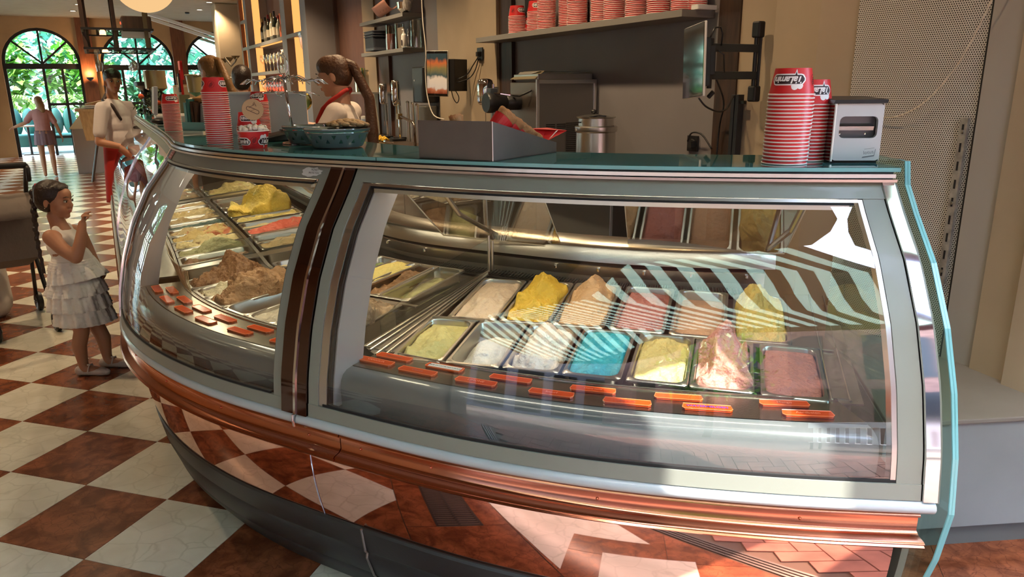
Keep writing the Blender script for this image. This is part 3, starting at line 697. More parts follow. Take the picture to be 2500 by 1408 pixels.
# tilted rear doors that mirror the tubs
def door(pts, nm='rear_door'):
    mb = MB(); mb.add(pts, [(0,1,2,3)]); part(nm, mb, M['glass2'])
    mb = MB(); mb.tube([pts[0],pts[3],pts[2],pts[1]], .003, 5); part('door_edge', mb, mat('pale_edge',(.55,.50,.38),.2,spec=.8))
door([(2.893,.085,1.19),(3.50,.085,1.19),(3.44,.15,.995),(2.905,.15,.995)])
door([(2.045,.085,1.19),(2.595,.085,1.19),(2.66,.15,.975),(2.185,.15,1.00)])
for x, y in ((2.13,.02),(3.30,.02)):
    mb = MB(); mb.box((x,y,1.205),(.075,.02,.05)); mb.box((x+.03,y-.02,1.21),(.015,.045,.03)); part('door_bracket', mb, M['white'], bev=.003)
mb = MB(); sweep(mb, [(.60,1.325),(.62,1.325),(.62,1.357),(.60,1.357)], .05, 1.6, .1); part('top_support', mb, M['alu'])
for sv in (.06,1.60,3.06,4.6,SEND-.03):
    mb = MB(); mb.tube([at(sv,.55,1.357), at(sv,.80,1.12), at(sv,1.06,1.0)], .009, 8); part('top_bracket', mb, M['steel'])
# wire guard at the front of the curved module
mb = MB(); n = 26
for i in range(n):
    for d_ in (-1,1):
        s0 = 2.70+.62*i/n; s1 = s0+d_*.06
        mb.tube([at(s0,.232,.803), at(s1,.215,.86)], .0014, 4); mb.tube([at(s1,.215,.86), at(s0+d_*.12,.20,.915)], .0014, 4)
mb.tube([at(s,.20,.915) for s in np.linspace(2.70,3.32,14)], .0025, 6)
part('wire_guard', mb, mat('wire_steel',(.55,.50,.38),.35,1))
# stickers
def on_header(sv, w_, z0, z1, m, name, out=.0085):
    mb = MB(); mb.grid([[at(sv+w_*(i/6-.5), gp(z)-out, z) for z in np.linspace(z0,z1,4)] for i in range(7)]); return part(name, mb, m, smooth=True)
on_header(2.93,.11,1.300,1.334,mat('red_sticker',(.45,.03,.03),.4),'red_sticker')
for k in range(3): on_header(2.93,.085,1.306+k*.009,1.309+k*.009,mat('red_sticker_stripe',(.62,.25,.22),.4),'sticker_stripe',.0092)
mb = MB(); random.seed(3); P_ = []
for k in range(22): t = 2*pi*k/22; r_ = .75+.35*random.random(); P_.append(at(1.775+cos(t)*.045*r_, gp(1.317+sin(t)*.014*r_)-.0082, 1.317+sin(t)*.014*r_))
mb.add(P_, [tuple(range(22))]); part('torn_sticker', mb, M['white'], label='torn white sticker')
def header_text(txt, size, sv, z, out, m, name='sticker_text'):
    v, f = text_verts(txt, size); mb = MB(); mb.add([at(sv-x, gp(z+y)-out, z+y) for x,y,_ in v], f); part(name, mb, m)
header_text('MONEY', .009, 1.762, 1.3225, .0088, M['ink']); header_text('PROTECTION', .007, 1.762, 1.314, .0088, M['ink'])
# display lights under the header
for sv, e in ((.45,9),(1.15,9),(1.95,11),(2.6,11),(3.7,13),(4.8,13),(6.0,13)):
    n_ = tang(sv); o = lamp('case_light', 'AREA', at(sv,.40,1.315), e*.085, (1,.83,.55) if sv > 1.6 else (1,.90,.72), .05, (rad(0),0,math.atan2(n_.y,n_.x)), sizey=None)
    o.data.shape = 'RECTANGLE'; o.data.size = .6; o.data.size_y = .03

# ---------------------------------------------------------------- pans and gelato
def rrect(w_, l, r, n=5):
    out = []
    for cx, cy, a0 in ((w_-r,l-r,0),(-(w_-r),l-r,pi/2),(-(w_-r),-(l-r),pi),(w_-r,-(l-r),3*pi/2)):
        for i in range(n): t = a0+pi/2*i/(n-1); out.append((cx+r*cos(t), cy+r*sin(t)))
    return out
pan_me = {}
def pan_mesh(W, L):
    k = (round(W,3), round(L,3))
    if k in pan_me: return pan_me[k]
    mb = MB(); loops = [(rrect(W/2,L/2,.012),-.006),(rrect(W/2,L/2,.012),0),(rrect(W/2-.002,L/2-.002,.012),.0022),(rrect(W/2-.009,L/2-.011,.030),.0022),(rrect(W/2-.011,L/2-.013,.030),-.002),(rrect(W/2-.016,L/2-.018,.028),-.09)]
    n = 20
    for lo, z in loops: mb.v += [(x,y,z) for x,y in lo]
    for q_ in range(len(loops)-1): mb.f += [(q_*n+i, q_*n+(i+1)%n, (q_+1)*n+(i+1)%n, (q_+1)*n+i) for i in range(n)]
    mb.f.append(tuple((len(loops)-1)*n+i for i in range(n)))
    me = mesh_of(mb, M['steel']); me.polygons.foreach_set('use_smooth', [True]*len(me.polygons))
    try: me.set_sharp_from_angle(angle=rad(40))
    except Exception: pass
    pan_me[k] = me; return me
gm_cache = {}
def gel_mat(c, c2=None, sc=20, thr=.55, rough=.48, bump=.35):
    key = (c, c2, sc, thr)
    if key in gm_cache: return gm_cache[key]
    m = mat('gelato_cream', c, rough, bump=bump*2.0, bscale=75, sss=.08, vary=.05, vscale=30); n = m.node_tree.nodes; L = m.node_tree.links; b = n['Principled BSDF']
    if c2:
        g = n.new('ShaderNodeNewGeometry'); t = n.new('ShaderNodeTexNoise'); t.inputs['Scale'].default_value = sc; t.inputs['Detail'].default_value = 5; t.inputs['Distortion'].default_value = .6
        L.new(g.outputs['Position'], t.inputs['Vector']); r = n.new('ShaderNodeValToRGB'); r.color_ramp.elements[0].position = thr; r.color_ramp.elements[1].position = thr+.07
        r.color_ramp.elements[0].color = (*c,1); r.color_ramp.elements[1].color = (*c2,1); L.new(t.outputs['Fac'], r.inputs[0]); L.new(r.outputs[0], b.inputs['Base Color'])
    gm_cache[key] = m; return m
def gelato(label, loc, rot, W, L, m, h0=-.012, bumps=(), rough=.006, over=0, ridge=.006, seed=0, nx=26, ny=44, freq=18, shaggy=0):
    w_, l = W/2-.0115, L/2-.0135; P = []; off = Vector((seed*7.3, seed*3.1, seed*1.7))
    for j in range(ny+1):
        row = []
        for i in range(nx+1):
            u = -1+2*i/nx; v = -1+2*j/ny
            # map the square onto a rounded rectangle
            cu, cv = abs(u), abs(v); k = max(0, cu+cv*0-.0); rr = 1-.10*(u*u*v*v)**2
            x, y = u*w_*rr, v*l*(1-.04*(u*u*v*v)**2)
            h = 0
            for bu, bv, amp, su, sv in bumps:
                q_ = ((u-bu)/su)**2+((v-bv)/sv)**2; h += amp*math.exp(-q_**1.3)
            edge = min(1, (1-max(abs(u),abs(v)))/.10); edge = max(0, edge)
            p = Vector((x*freq*5.5, y*freq*5.5*.8, 0))*.1+off
            wv = noise.fractal(p*1.6, .75, 2.2, 5)*rough*1.7
            rd = (1-abs(noise.noise(p*1.1+Vector((3,5,1)))))**3*ridge
            if shaggy: wv += abs(noise.noise(p*5+off))*shaggy*(.3+.7*min(1,h/.03))
            fold = sin((v*4+u*1.5+noise.noise(p*.9)*5)*1.0)*ridge*.35
            z = h0+(h+wv+rd+fold)*(edge**.6)
            ov = over*min(1,h/.04)
            dx = noise.noise(p*1.3+Vector((9,1,4)))*over*.25*min(1,h/.03); dy = noise.noise(p*1.3+Vector((1,8,2)))*over*.25*min(1,h/.03)
            row.append((x*(1+ov)+dx, y*(1+ov*.25)+dy, z))
        P.append(row)
    mb = MB(); mb.grid(P)
    o = obj('gelato', mb, m, smooth=True); o.location = loc; o.rotation_euler = rot; return tag(o, label, 'gelato')
def short(t):
    w_ = t.split(); return ' '.join(w_[:16])
TILT = math.atan(.092)
def put(desc, x, y, rz, W, L, color, flavour, **k):
    p = deckpt(x, y, .002); rot = (TILT, 0, rz)
    o = D.objects.new('gelato_pan', pan_mesh(W, L)); link(o); o.location = p; o.rotation_euler = rot
    tag(o, short('steel pan of '+flavour+' '+desc), 'pan')
    if color is not None: gelato(short(flavour+' '+desc), p, rot, W, L, color, **k)
PW = .161
FX = [2.415,2.585,2.755,2.925,3.098,3.268,3.440]; BX = [2.468,2.645,2.820,3.003,3.183,3.366]
cr = lambda r,g,b,**k: gel_mat((r,g,b),**k)
fy, fl = -.508, .318; by, bl = -.147, .392
put('in the front row, first tub right of the blank steel divider', FX[0]-.002, fy, 0, PW, fl, cr(.66,.58,.23), 'pale yellow-green gelato with a folded ridge', h0=-.018, bumps=((0,.1,.022,.55,.75),), ridge=.010, seed=1, nx=36, ny=60)
put('in the front row, left of the pinkish white peaked one', FX[1], fy, 0, PW, fl, cr(.78,.73,.62), 'smooth snow white gelato in a half empty tub', h0=-.055, bumps=((-.1,-.1,.040,.75,.8),), ridge=.006, seed=2, nx=36, ny=60)
put('in the front row, left of the bright blue one', FX[2], fy, 0, PW, fl, cr(.78,.66,.55), 'peaked creamy pinkish white gelato', h0=-.02, bumps=((.05,.35,.048,.7,.45),(-.1,-.35,.03,.7,.5)), rough=.013, ridge=.012, over=.10, seed=3, nx=40, ny=70)
put('in the middle of the front row', FX[3], fy, 0, PW, fl, cr(.02,.36,.47,c2=(.06,.50,.62),sc=14), 'bright turquoise blue gelato', h0=-.006, bumps=((-.2,.1,.012,.7,.8),), ridge=.010, rough=.005, seed=4, nx=40, ny=60)
put('in the front row, right of the bright blue one', FX[4], fy, 0, PW, fl, cr(.70,.56,.22), 'creamy yellow gelato with a rough crest', h0=-.016, bumps=((0,0,.014,.8,.8),), rough=.008, ridge=.008, seed=5, nx=36, ny=60)
put('heaped high in the front row above the melon label', FX[5]-.005, fy, 0, PW, fl, cr(.62,.27,.22,c2=(.50,.16,.13),sc=70,thr=.58), 'tall pale pink gelato mound', h0=-.006, bumps=((-.15,.35,.075,.62,.6),(.2,-.3,.05,.75,.6)), rough=.012, ridge=.012, over=.22, seed=6, nx=44, ny=76)
put('at the right end of the front row', FX[6], fy, 0, PW, fl, cr(.47,.18,.14,c2=(.36,.10,.08),sc=60,thr=.6), 'flat darker strawberry pink gelato', h0=-.010, bumps=((0,.1,.008,.8,.8),), ridge=.007, rough=.005, seed=7, nx=40, ny=60)
put('first tub of the back row right of the glass partition', BX[0], by, 0, PW+.006, bl, cr(.70,.56,.43,c2=(.30,.18,.11),sc=60,thr=.68), 'beige gelato with fine brown specks', h0=-.010, bumps=((0,.1,.014,.7,.8),), rough=.007, seed=8, nx=36, ny=64)
put('in the back row beside the speckled beige one', BX[1], by, 0, PW+.006, bl, cr(.75,.50,.055), 'deep yellow lumpy gelato heap', h0=-.012, bumps=((.1,.35,.05,.9,.45),(-.1,-.35,.035,.75,.4)), rough=.016, ridge=.016, over=.16, seed=9, nx=44, ny=76)
put('in the back row with its crest leaning back', BX[2], by, 0, PW+.006, bl, cr(.66,.42,.23), 'tan caramel gelato mound', h0=-.008, bumps=((.1,.55,.055,.75,.5),(0,-.2,.02,.8,.6)), rough=.007, ridge=.010, over=.12, seed=10, nx=44, ny=76)
put('in the back row, right of the tan caramel mound', BX[3], by, 0, PW+.006, bl, cr(.52,.20,.19,c2=(.40,.12,.12),sc=60,thr=.6), 'flat dusty pink berry gelato', h0=-.018, bumps=((0,-.1,.010,.8,.8),), rough=.006, seed=11, nx=36, ny=60)
put('in the back row, between the dusty pink and the yellow heap', BX[4], by, 0, PW+.006, bl, cr(.66,.38,.25), 'smooth peach coloured gelato', h0=-.028, bumps=((.1,0,.016,.7,.7),), rough=.003, ridge=.004, seed=12, nx=36, ny=60)
put('last in the back row', BX[5], by, 0, PW+.006, bl, cr(.66,.51,.16), 'yellow gelato heap with torn upright flakes', h0=-.006, bumps=((-.2,.35,.062,.75,.55),(.1,-.4,.012,.8,.4)), rough=.015, ridge=.013, over=.15, seed=13, nx=44, ny=76)
def put_s(desc, sv, off, W, L, color, flavour, **k):
    p = at(sv, off); n_ = (at(sv,1)-at(sv,0)); put(desc, p.x, p.y, math.atan2(n_.y,n_.x)-pi/2, W, L, color, flavour, **k)
# middle module (fans round the bend); front row then back row
ml = .325; FO, BO = .406, .785
put_s('at the right of the middle module, behind the chrome post', 1.775, FO, .150, ml, cr(.42,.30,.19,c2=(.30,.20,.12),sc=45,thr=.5), 'shaggy grey-brown hazelnut gelato heap', h0=-.006, bumps=((0,.2,.055,.9,.7),(0,-.3,.045,.8,.6)), rough=.012, ridge=.006, over=.22, seed=20, shaggy=.022, nx=48, ny=76)
put_s('in the middle module, mostly hidden by the post', 1.945, FO, .158, ml, cr(.60,.50,.33), 'half empty cream gelato', h0=-.04, seed=21)
put_s('beside the chrome post, front of the middle module', 2.115, FO, .158, ml, cr(.66,.58,.46,c2=(.30,.22,.15),sc=26,thr=.60), 'white gelato with cookie crumbs', h0=-.012, bumps=((0,0,.02,.8,.8),), rough=.012, seed=22)
put_s('in a deep half empty front tub of the middle module', 2.290, FO, .160, ml, cr(.22,.115,.055), 'dark chocolate gelato scraped low', h0=-.055, bumps=((0,-.2,.012,.8,.7),), rough=.012, seed=23)
put_s('heaped in the front row of the middle module', 2.470, FO, .160, ml, cr(.38,.215,.11,c2=(.25,.13,.06),sc=40,thr=.56), 'big light brown ragged gelato heap', h0=-.008, bumps=((0,.35,.055,.9,.5),(-.2,-.3,.06,.8,.5)), rough=.02, ridge=.018, over=.20, seed=24, nx=48, ny=80, shaggy=.008)
put_s('squeezed between the two brown heaps', 2.650, FO, .160, ml, cr(.66,.58,.40,c2=(.12,.07,.03),sc=28,thr=.62), 'cream gelato with dark chips', h0=-.010, bumps=((0,-.1,.018,.8,.8),), rough=.014, seed=25)
put_s('heaped at the left end of the middle module', 2.850, FO, .160, ml, cr(.30,.155,.075,c2=(.20,.09,.04),sc=60,thr=.5), 'curly milk chocolate gelato heap', h0=-.008, bumps=((0,.3,.055,.85,.6),(0,-.2,.03,.8,.5)), rough=.018, ridge=.01, over=.14, seed=26, shaggy=.02, nx=48, ny=80)
bl2 = .37
put_s('under the glass partition, back row of the middle module', 1.785, BO, .150, bl2, cr(.52,.50,.22), 'pale pistachio gelato low in its tub', h0=-.045, bumps=((.3,0,.02,.6,.7),), seed=30)
put_s('in the back row of the middle module beside the pistachio', 1.955, BO, .152, bl2, cr(.27,.145,.065,c2=(.20,.10,.04),sc=50,thr=.5), 'milk chocolate gelato with a torn surface', h0=-.03, bumps=((.3,.1,.02,.6,.7),), rough=.012, seed=31)
put_s('in the back row of the middle module, a full long tub', 2.130, BO, .152, bl2, cr(.76,.66,.22), 'bright lemon yellow gelato', h0=-.008, bumps=((0,.1,.018,.7,.8),), seed=32, rough=.007)
put_s('at the back beside the lemon yellow one', 2.315, BO, .150, bl2, cr(.16,.26,.08,c2=(.30,.38,.16),sc=90,thr=.5), 'chopped green pistachio crumbs', h0=-.03, rough=.012, seed=33)
put_s('in the back row, right of the cream one', 2.62, BO-.02, .120, .34, cr(.62,.44,.31), 'peach beige gelato with a soft crest', h0=-.012, bumps=((0,-.2,.02,.8,.6),), seed=34)
put_s('in the back row at the bend', 2.86, BO-.02, .120, .34, cr(.70,.60,.42), 'flat ivory gelato', h0=-.02, bumps=((0,0,.006,.8,.8),), seed=35)
# straight left module: tubs between the two partitions and beyond
Lf = [(3.33,cr(.33,.20,.10,c2=(.50,.28,.20),sc=16,thr=.5),'brown and rose marbled gelato',dict(h0=-.02,rough=.012)),
 (3.51,cr(.44,.44,.23),'grey-green pistachio gelato heap',dict(h0=-.008,bumps=((0,.3,.05,.85,.6),),rough=.012,over=.1)),
 (3.70,cr(.70,.58,.30,c2=(.20,.12,.05),sc=22,thr=.64),'cream gelato with nut pieces',dict(h0=-.006,bumps=((0,0,.025,.85,.8),),rough=.015)),
 (3.89,cr(.70,.52,.22,c2=(.62,.20,.10),sc=9,thr=.56),'yellow gelato swirled with peach red',dict(h0=-.006,bumps=((0,.3,.035,.85,.7),),rough=.015)),
 (4.08,cr(.70,.55,.30,c2=(.60,.25,.15),sc=12,thr=.62),'pale yellow gelato with a rosy streak',dict(h0=-.010,rough=.014,bumps=((0,0,.02,.8,.8),))),
 (4.27,cr(.02,.10,.09),'dark teal gelato',dict(h0=-.014,rough=.008)),
 (4.46,cr(.60,.45,.24),'ivory gelato scraped into waves',dict(h0=-.010,rough=.015)),
 (4.65,cr(.66,.52,.26),'cream gelato with a wavy top',dict(h0=-.008,rough=.015,bumps=((0,0,.02,.8,.8),))),
 (4.84,cr(.52,.38,.20),'beige coffee gelato',dict(h0=-.014,rough=.012)),
 (5.03,cr(.60,.46,.26,c2=(.50,.2,.12),sc=12,thr=.6),'cream gelato with red ripples',dict(h0=-.012,rough=.012)),
 (5.42,cr(.60,.40,.26),'pale apricot gelato',dict(h0=-.008,rough=.014,bumps=((0,0,.02,.8,.8),))),
 (5.62,cr(.62,.36,.26),'salmon pink gelato',dict(h0=-.008,rough=.012)),
 (5.82,cr(.66,.50,.26),'butter coloured gelato',dict(h0=-.008,rough=.012,bumps=((0,0,.02,.8,.8),)))]
Lb = [(3.36,cr(.52,.38,.20,c2=(.34,.22,.10),sc=20,thr=.58),'tan nutty gelato with a crest',dict(h0=-.006,bumps=((.1,.1,.03,.8,.8),),rough=.014)),
 (3.55,cr(.30,.20,.11),'brown truffle gelato low in its tub',dict(h0=-.04)),
 (3.74,cr(.58,.11,.07,c2=(.66,.24,.16),sc=24,thr=.6),'vivid red strawberry gelato',dict(h0=-.004,bumps=((0,0,.03,.6,.8),),rough=.012)),
 (3.93,cr(.60,.52,.30,c2=(.25,.40,.36),sc=12,thr=.6),'mint and cream marbled gelato',dict(h0=-.018)),
 (4.14,cr(.70,.60,.22),'pale lemon gelato beside the great yellow heap',dict(h0=-.01,rough=.012)),
 (4.35,cr(.78,.60,.12,c2=(.66,.60,.20),sc=8,thr=.55),'great yellow gelato heap peaked like a hill',dict(h0=-.004,bumps=((.1,.35,.095,1.0,.55),(-.2,-.3,.05,.9,.6)),rough=.022,ridge=.016,over=.35,nx=44,ny=70)),
 (4.58,cr(.30,.19,.09),'brown cocoa gelato beyond the yellow heap',dict(h0=-.02)),
 (4.78,cr(.34,.26,.12),'olive brown gelato almost used up',dict(h0=-.045)),
 (4.98,cr(.24,.17,.08),'dark coffee gelato almost used up',dict(h0=-.05)),
 (5.42,cr(.60,.48,.20,c2=(.42,.28,.12),sc=10,thr=.55),'yellow and tan gelato mound',dict(h0=-.006,bumps=((0,0,.045,.9,.8),),rough=.014,over=.1)),
 (5.62,cr(.64,.56,.26),'pale yellow gelato mound',dict(h0=-.006,bumps=((0,.2,.04,.8,.6),),rough=.014,over=.1)),
 (5.82,cr(.50,.14,.09),'coral red gelato ridge',dict(h0=-.004,bumps=((0,0,.03,.6,.9),),rough=.012))]
for k,(sv,c_,fl_,kw) in enumerate(Lf):
    put_s('in the front row, far module', sv, FO, .176, ml, c_, fl_, seed=40+k, **kw)
for k,(sv,c_,fl_,kw) in enumerate(Lb):
    put_s('in the back row, far module', sv, BO, .176, bl2, c_, fl_, seed=60+k, **kw)

# ---------------------------------------------------------------- orange acrylic flavour labels on the ledge
def tagbox(sv, off, txt, label, tcol='ink', wid=.118, dep=.030, skew=0, shade=None, paper=False, size=.014):
    p = at(sv, off, .7992); tv = -tang(sv); rz = math.atan2(tv.y, tv.x)+skew
    t = thing('flavour_label', label, 'label', p, rz)
    c_ = .010; poly = [(-wid/2+.006,-dep/2),(wid/2-.006,-dep/2),(wid/2,-dep/2+.008),(wid/2-.003,dep/2),(-wid/2+.003,dep/2),(-wid/2,-dep/2+.008)]
    mb = MB(); mb.prism(poly, 0, .006); obj('plate', mb, M['orange'], t, bev=.0008)
    mb = MB(); mb.tube([(x,y,.006) for x,y in poly]+[(poly[0][0],poly[0][1],.006)], .0011, 4); obj('rim', mb, M['orange_edge'], t)
    if paper: mb = MB(); mb.b2(-wid/2+.010,wid/2-.008,-dep/2+.005,dep/2-.004,.0062,.0068); obj('paper_strip', mb, M['white'], t)
    if txt:
        obj('lettering', text_mb(txt, size, Matrix.Translation((0,0,.0072)), bold=.0002), M[tcol] if isinstance(tcol,str) else tcol, t)
et = mat('engraved_text',(.85,.20,.08),.5); dk = mat('engraved_dark_red',(.35,.03,.01),.5); vi = mat('violet_marker',(.10,.03,.35),.5)  # lettering colours: orange red, dark red, violet
def SO(x, y):
    k = ((PT-np.array([x,y]))**2).sum(1).argmin(); return float(ss[k])
TG = TAGS = [
 (1.445,.200,'Yogurt Amarena','orange flavour label with cursive lettering nearest the left window jamb','ink',False),
 (1.472,.150,'VANIGLIA','orange flavour label reading VANIGLIA',et,False),
 (1.262,.195,'FIOR DI LATTE NATURALE','orange flavour label with a white printed paper strip','ink',True),
 (1.318,.140,'Cocco','orange flavour label lying in front of the white paper strip one',dk,False),
 (1.128,.140,'LIMONE','orange flavour label ending in the letters ONE',et,False),
 (1.045,.192,'Pesca','orange flavour label before the pinkish white peaked gelato',dk,False),
 (.905,.138,'Smurf','orange flavour label reading Smurf',et,False),
 (.795,.190,'Cherry mania','orange flavour label reading Cherry mania',et,False),
 (.690,.136,'Banana','orange flavour label half in sun under the cherry one',dk,False),
 (.548,.192,'','orange flavour label glowing in the sun without legible text',None,False),
 (.478,.140,'WATERMELOEN','orange flavour label hand lettered in violet marker',vi,False),
 (.262,.192,'Mango','orange flavour label reading Mango',et,False),
 (.225,.137,'Aardbeien','orange flavour label reading Aardbeien',et,False)]
for sv, off, txt, lab, tc, pp in TAGS: tagbox(sv, off, txt, lab, tc or 'ink', paper=pp, size=.0135 if len(txt) < 12 else .0085)
LT = [(1.795,.195,'Cookies'),(1.835,.145,'Nocciola'),(2.02,.195,''),(2.06,.145,''),(2.235,.19,''),(2.275,.14,''),(2.43,.19,''),(2.47,.14,''),(2.61,.185,''),(2.66,.135,''),(2.80,.18,''),(2.86,.135,'')]
LL = ['nearest the post in the upper line','nearest the post in the lower line','second from the post in the upper line','second from the post in the lower line','third from the post in the upper line','third from the post in the lower line','fourth from the post in the upper line','fourth from the post in the lower line','fifth from the post in the upper line','fifth from the post in the lower line','last in the upper line at the bend','last in the lower line at the bend']
for (sv,off,txt),l in zip(LT,LL): tagbox(sv, off, txt, 'orange flavour label of the left window, '+l, dk, wid=.108)
# ================================================================ THINGS ON THE COUNTER
ZT = 1.3672
RB, RT_, CH = .0520, .0415, .062
crad = lambda z, e=0: RB-(RB-RT_)*(z/CH)+e
mb = MB(); mb.lathe([(.0505,.002),(crad(0),.002),(RT_,CH),(RT_-.003,CH),(RT_-.0035,CH-.004),(.001,CH-.004)], n=28, cap=False); cup_me = mesh_of(mb, M['red']); cup_me.polygons.foreach_set('use_smooth',[True]*len(cup_me.polygons))
try: cup_me.set_sharp_from_angle(angle=rad(35))
except Exception: pass
mb = MB(); mb.lathe([(.0505,.0),(.0535,.0002),(.0545,.0018),(.0535,.0036),(.0505,.0036)], n=28, cap=False); rim_me = mesh_of(mb, M['rim'], True)
def on_cup(pts2, e, a0, zc, flip=True):
    out = []
    for x, y in pts2:
        if flip: x, y = -x, -y
        z = zc+y; r = crad(z, e); t = a0+x/r; out.append((r*cos(t), r*sin(t), z))
    return out
def strip_poly(poly, nx=14):   # split a convex outline into thin columns so that it can follow the cup
    xs = [p[0] for p in poly]; x0, x1 = min(xs), max(xs); cols = []
    def yr(x):
        ys = []
        for i in range(len(poly)):
            (ax,ay),(bx,by_) = poly[i], poly[(i+1)%len(poly)]
            if (ax-x)*(bx-x) <= 0 and ax != bx: ys.append(ay+(by_-ay)*(x-ax)/(bx-ax))
        return (min(ys), max(ys)) if ys else (0,0)
    e = 1e-5
    for i in range(nx+1):
        x = x0+e+(x1-x0-2*e)*i/nx; y0, y1 = yr(x); cols.append((x,y0,y1))
    return cols
def cup_patch(poly, e, a0, zc, flip=True, nx=14):
    mb = MB(); cols = strip_poly(poly, nx); vs = []
    for x,y0,y1 in cols: vs += [(x,y0),(x,y1)]
    mb.add(on_cup(vs, e, a0, zc, flip), [(2*i,2*i+2,2*i+3,2*i+1) for i in range(len(cols)-1)]); return mb
def pill(w_, h, n=8): return [(w_/2-h/2+h/2*cos(t), h/2*sin(t)) for t in np.linspace(-pi/2,pi/2,n)]+[(-w_/2+h/2+h/2*cos(t), h/2*sin(t)) for t in np.linspace(pi/2,3*pi/2,n)]
def circ(cx, cy, r, n=16): return [(cx+r*cos(2*pi*i/n), cy+r*sin(2*pi*i/n)) for i in range(n)]
tal_v, tal_f = text_verts('TaLamini', .0215, shear=.25, bold=.0007, space=.90)
pm = {}
def print_meshes():
    zc = .036
    def mk(k, mb, m): pm[k] = mesh_of(mb, m)
    W_, H_ = .080, .0205
    mb = cup_patch(pill(W_+.006,H_+.006), .0004, 0, zc); 
    for pl in ([(-.024,-.006),(-.013,-.006),(-.0185,-.024)], circ(-.018,.0155,.0085), circ(-.030,.0145,.0075)):
        c_ = cup_patch(pl, .0003, 0, zc, nx=8); mb.add(c_.v, c_.f)
    mk('badge_outline', mb, M['paperw'])
    mb = cup_patch(pill(W_,H_), .0007, 0, zc)
    c_ = cup_patch([(-.0215,-.008),(-.0155,-.008),(-.0185,-.0185)], .0007, 0, zc, nx=6); mb.add(c_.v, c_.f); mk('badge_field', mb, M['ink'])
    mb = MB(); mb.add(on_cup([(x,y) for x,y,_ in tal_v], .0010, 0, zc), tal_f); mk('badge_lettering', mb, M['paperw'])
    # round striped emblem on the other side
    mb = MB(); n = 24; ring = []
    for rr in (.0125,.0135): ring += [(rr*cos(2*pi*i/n), rr*sin(2*pi*i/n)) for i in range(n)]
    mb.add(on_cup(ring, .0006, pi*.5, zc-.002), [(i,(i+1)%n,n+(i+1)%n,n+i) for i in range(n)])
    for k,(l,x) in enumerate(((.009,-.0015),(.014,-.0005),(.015,.0005),(.011,.0015))):
        y = -.0065+k*.0043; c_ = cup_patch([(x-l/2,y-.0018),(x+l/2,y+.0012),(x+l/2,y+.0034),(x-l/2,y+.0004)], .0006, pi*.5, zc-.002, nx=5); mb.add(c_.v, c_.f)
    mk('striped_emblem', mb, M['ink'])
print_meshes()
def cup(loc, label, group, prints=(), sc=1, up=False, rz=0, tilt=(0,0)):
    o = D.objects.new('paper_cup', cup_me); link(o); o.location = loc; o.rotation_euler = (pi if up else tilt[0],tilt[1],rz); o.scale = (sc,)*3; tag(o, label, 'cup', group)
    r = D.objects.new('rim', rim_me); link(r); r.parent = o
    for a0 in prints:
        for k in ('badge_outline','badge_field','badge_lettering','striped_emblem'):
            p = D.objects.new(k, pm[k]); link(p); p.parent = o; p.rotation_euler = (0,0,a0)
    return o
def toward(x, y): return math.atan2(CAM.y-y, CAM.x-x)
def stack(x, y, n, where, face=0, sc=1, pitch=.0086, z=ZT, lean=(0,0), extra=2):
    random.seed(int(x*991+y*77)); a = toward(x, y)
    for k in range(n):
        top = k == n-1
        lab = ('printed red paper cup topmost of the stack '+where) if top else 'red paper cup nested in the stack '+where
        pr = (a+face, a+face+pi) if top else ((a+random.uniform(-.5,.5),) if False else ())
        cup((x+lean[0]*k*pitch+random.uniform(-.0007,.0007), y+lean[1]*k*pitch+random.uniform(-.0007,.0007), z+k*pitch*sc), lab, 'cups nested in the stack '+where if not top else None, pr, sc)
stack(3.374, -.534, 20, 'beside the napkin dispenser', -.25, 1.0, lean=(.02,0))
stack(3.424, -.43, 17, 'behind the right counter stack', .25, 1.0, lean=(.05,0))
stack(3.395, -.315, 21, 'rearmost of the right three', -.9, .92)
stack(1.464, -.187, 25, 'nearest the sample cup on the left', 1.35, .86)
stack(.665, .513, 20, 'leftmost on the counter', .35, .76)
stack(1.262, .36, 22, 'behind the wafer disc sample', -.2, .74)
stack(1.53, -.10, 9, 'low, between the tall stack and the sample cup', .0, .83)
stack(.60, .95, 9, 'half hidden behind the tall left stack', -.4, .72, z=ZT+.14)
# sample cup with gelato and a round wafer disc
sx, sy = 1.716, -.338; sa = toward(sx, sy)
o = cup((sx,sy,ZT+CH*.93), 'upright red cup of white sample gelato', None, (), .95, up=True)
for k, a0 in (('badge_outline',sa+1.2),('badge_field',sa+1.2),('badge_lettering',sa+1.2),('badge_outline',sa-1.2),('badge_field',sa-1.2),('badge_lettering',sa-1.2)):
    p = D.objects.new(k, pm[k]); link(p); p.parent = o; p.rotation_euler = (0,0,-a0)
p = D.objects.new('striped_emblem', pm['striped_emblem']); link(p); p.parent = o; p.rotation_euler = (0,0,-sa-pi/2)
mb = MB(); random.seed(5)
for k in range(46):
    t, r = random.uniform(0,2*pi), .042*math.sqrt(random.random()); mb.ell((r*cos(t),r*sin(t),.004+.012*(1-r/.045)+random.uniform(0,.006)), [random.uniform(.006,.011) for _ in range(3)], 8, 6)
single('gelato_sample', mb, gel_mat((.74,.68,.58),c2=(.30,.20,.16),sc=90,thr=.66), 'lumpy white gelato with dark flecks heaped in the sample cup', 'gelato', (sx,sy,ZT+CH*.93-.004), smooth=True)
wd = thing('wafer_disc', 'round tan disc with a printed cone badge standing in the sample cup', 'wafer', (sx,sy+.008,ZT+.062), sa+pi/2)
mb = MB(); mb.lathe([(.034,-.002),(.0345,0),(.034,.002)], (0,0,.062), 32, Matrix.Rotation(pi/2,3,'X')); obj('disc', mb, mat('card_tan',(.50,.33,.18),.7), wd)
mb = MB(); R_ = Matrix.Rotation(rad(25),3,'Y'); n = 10
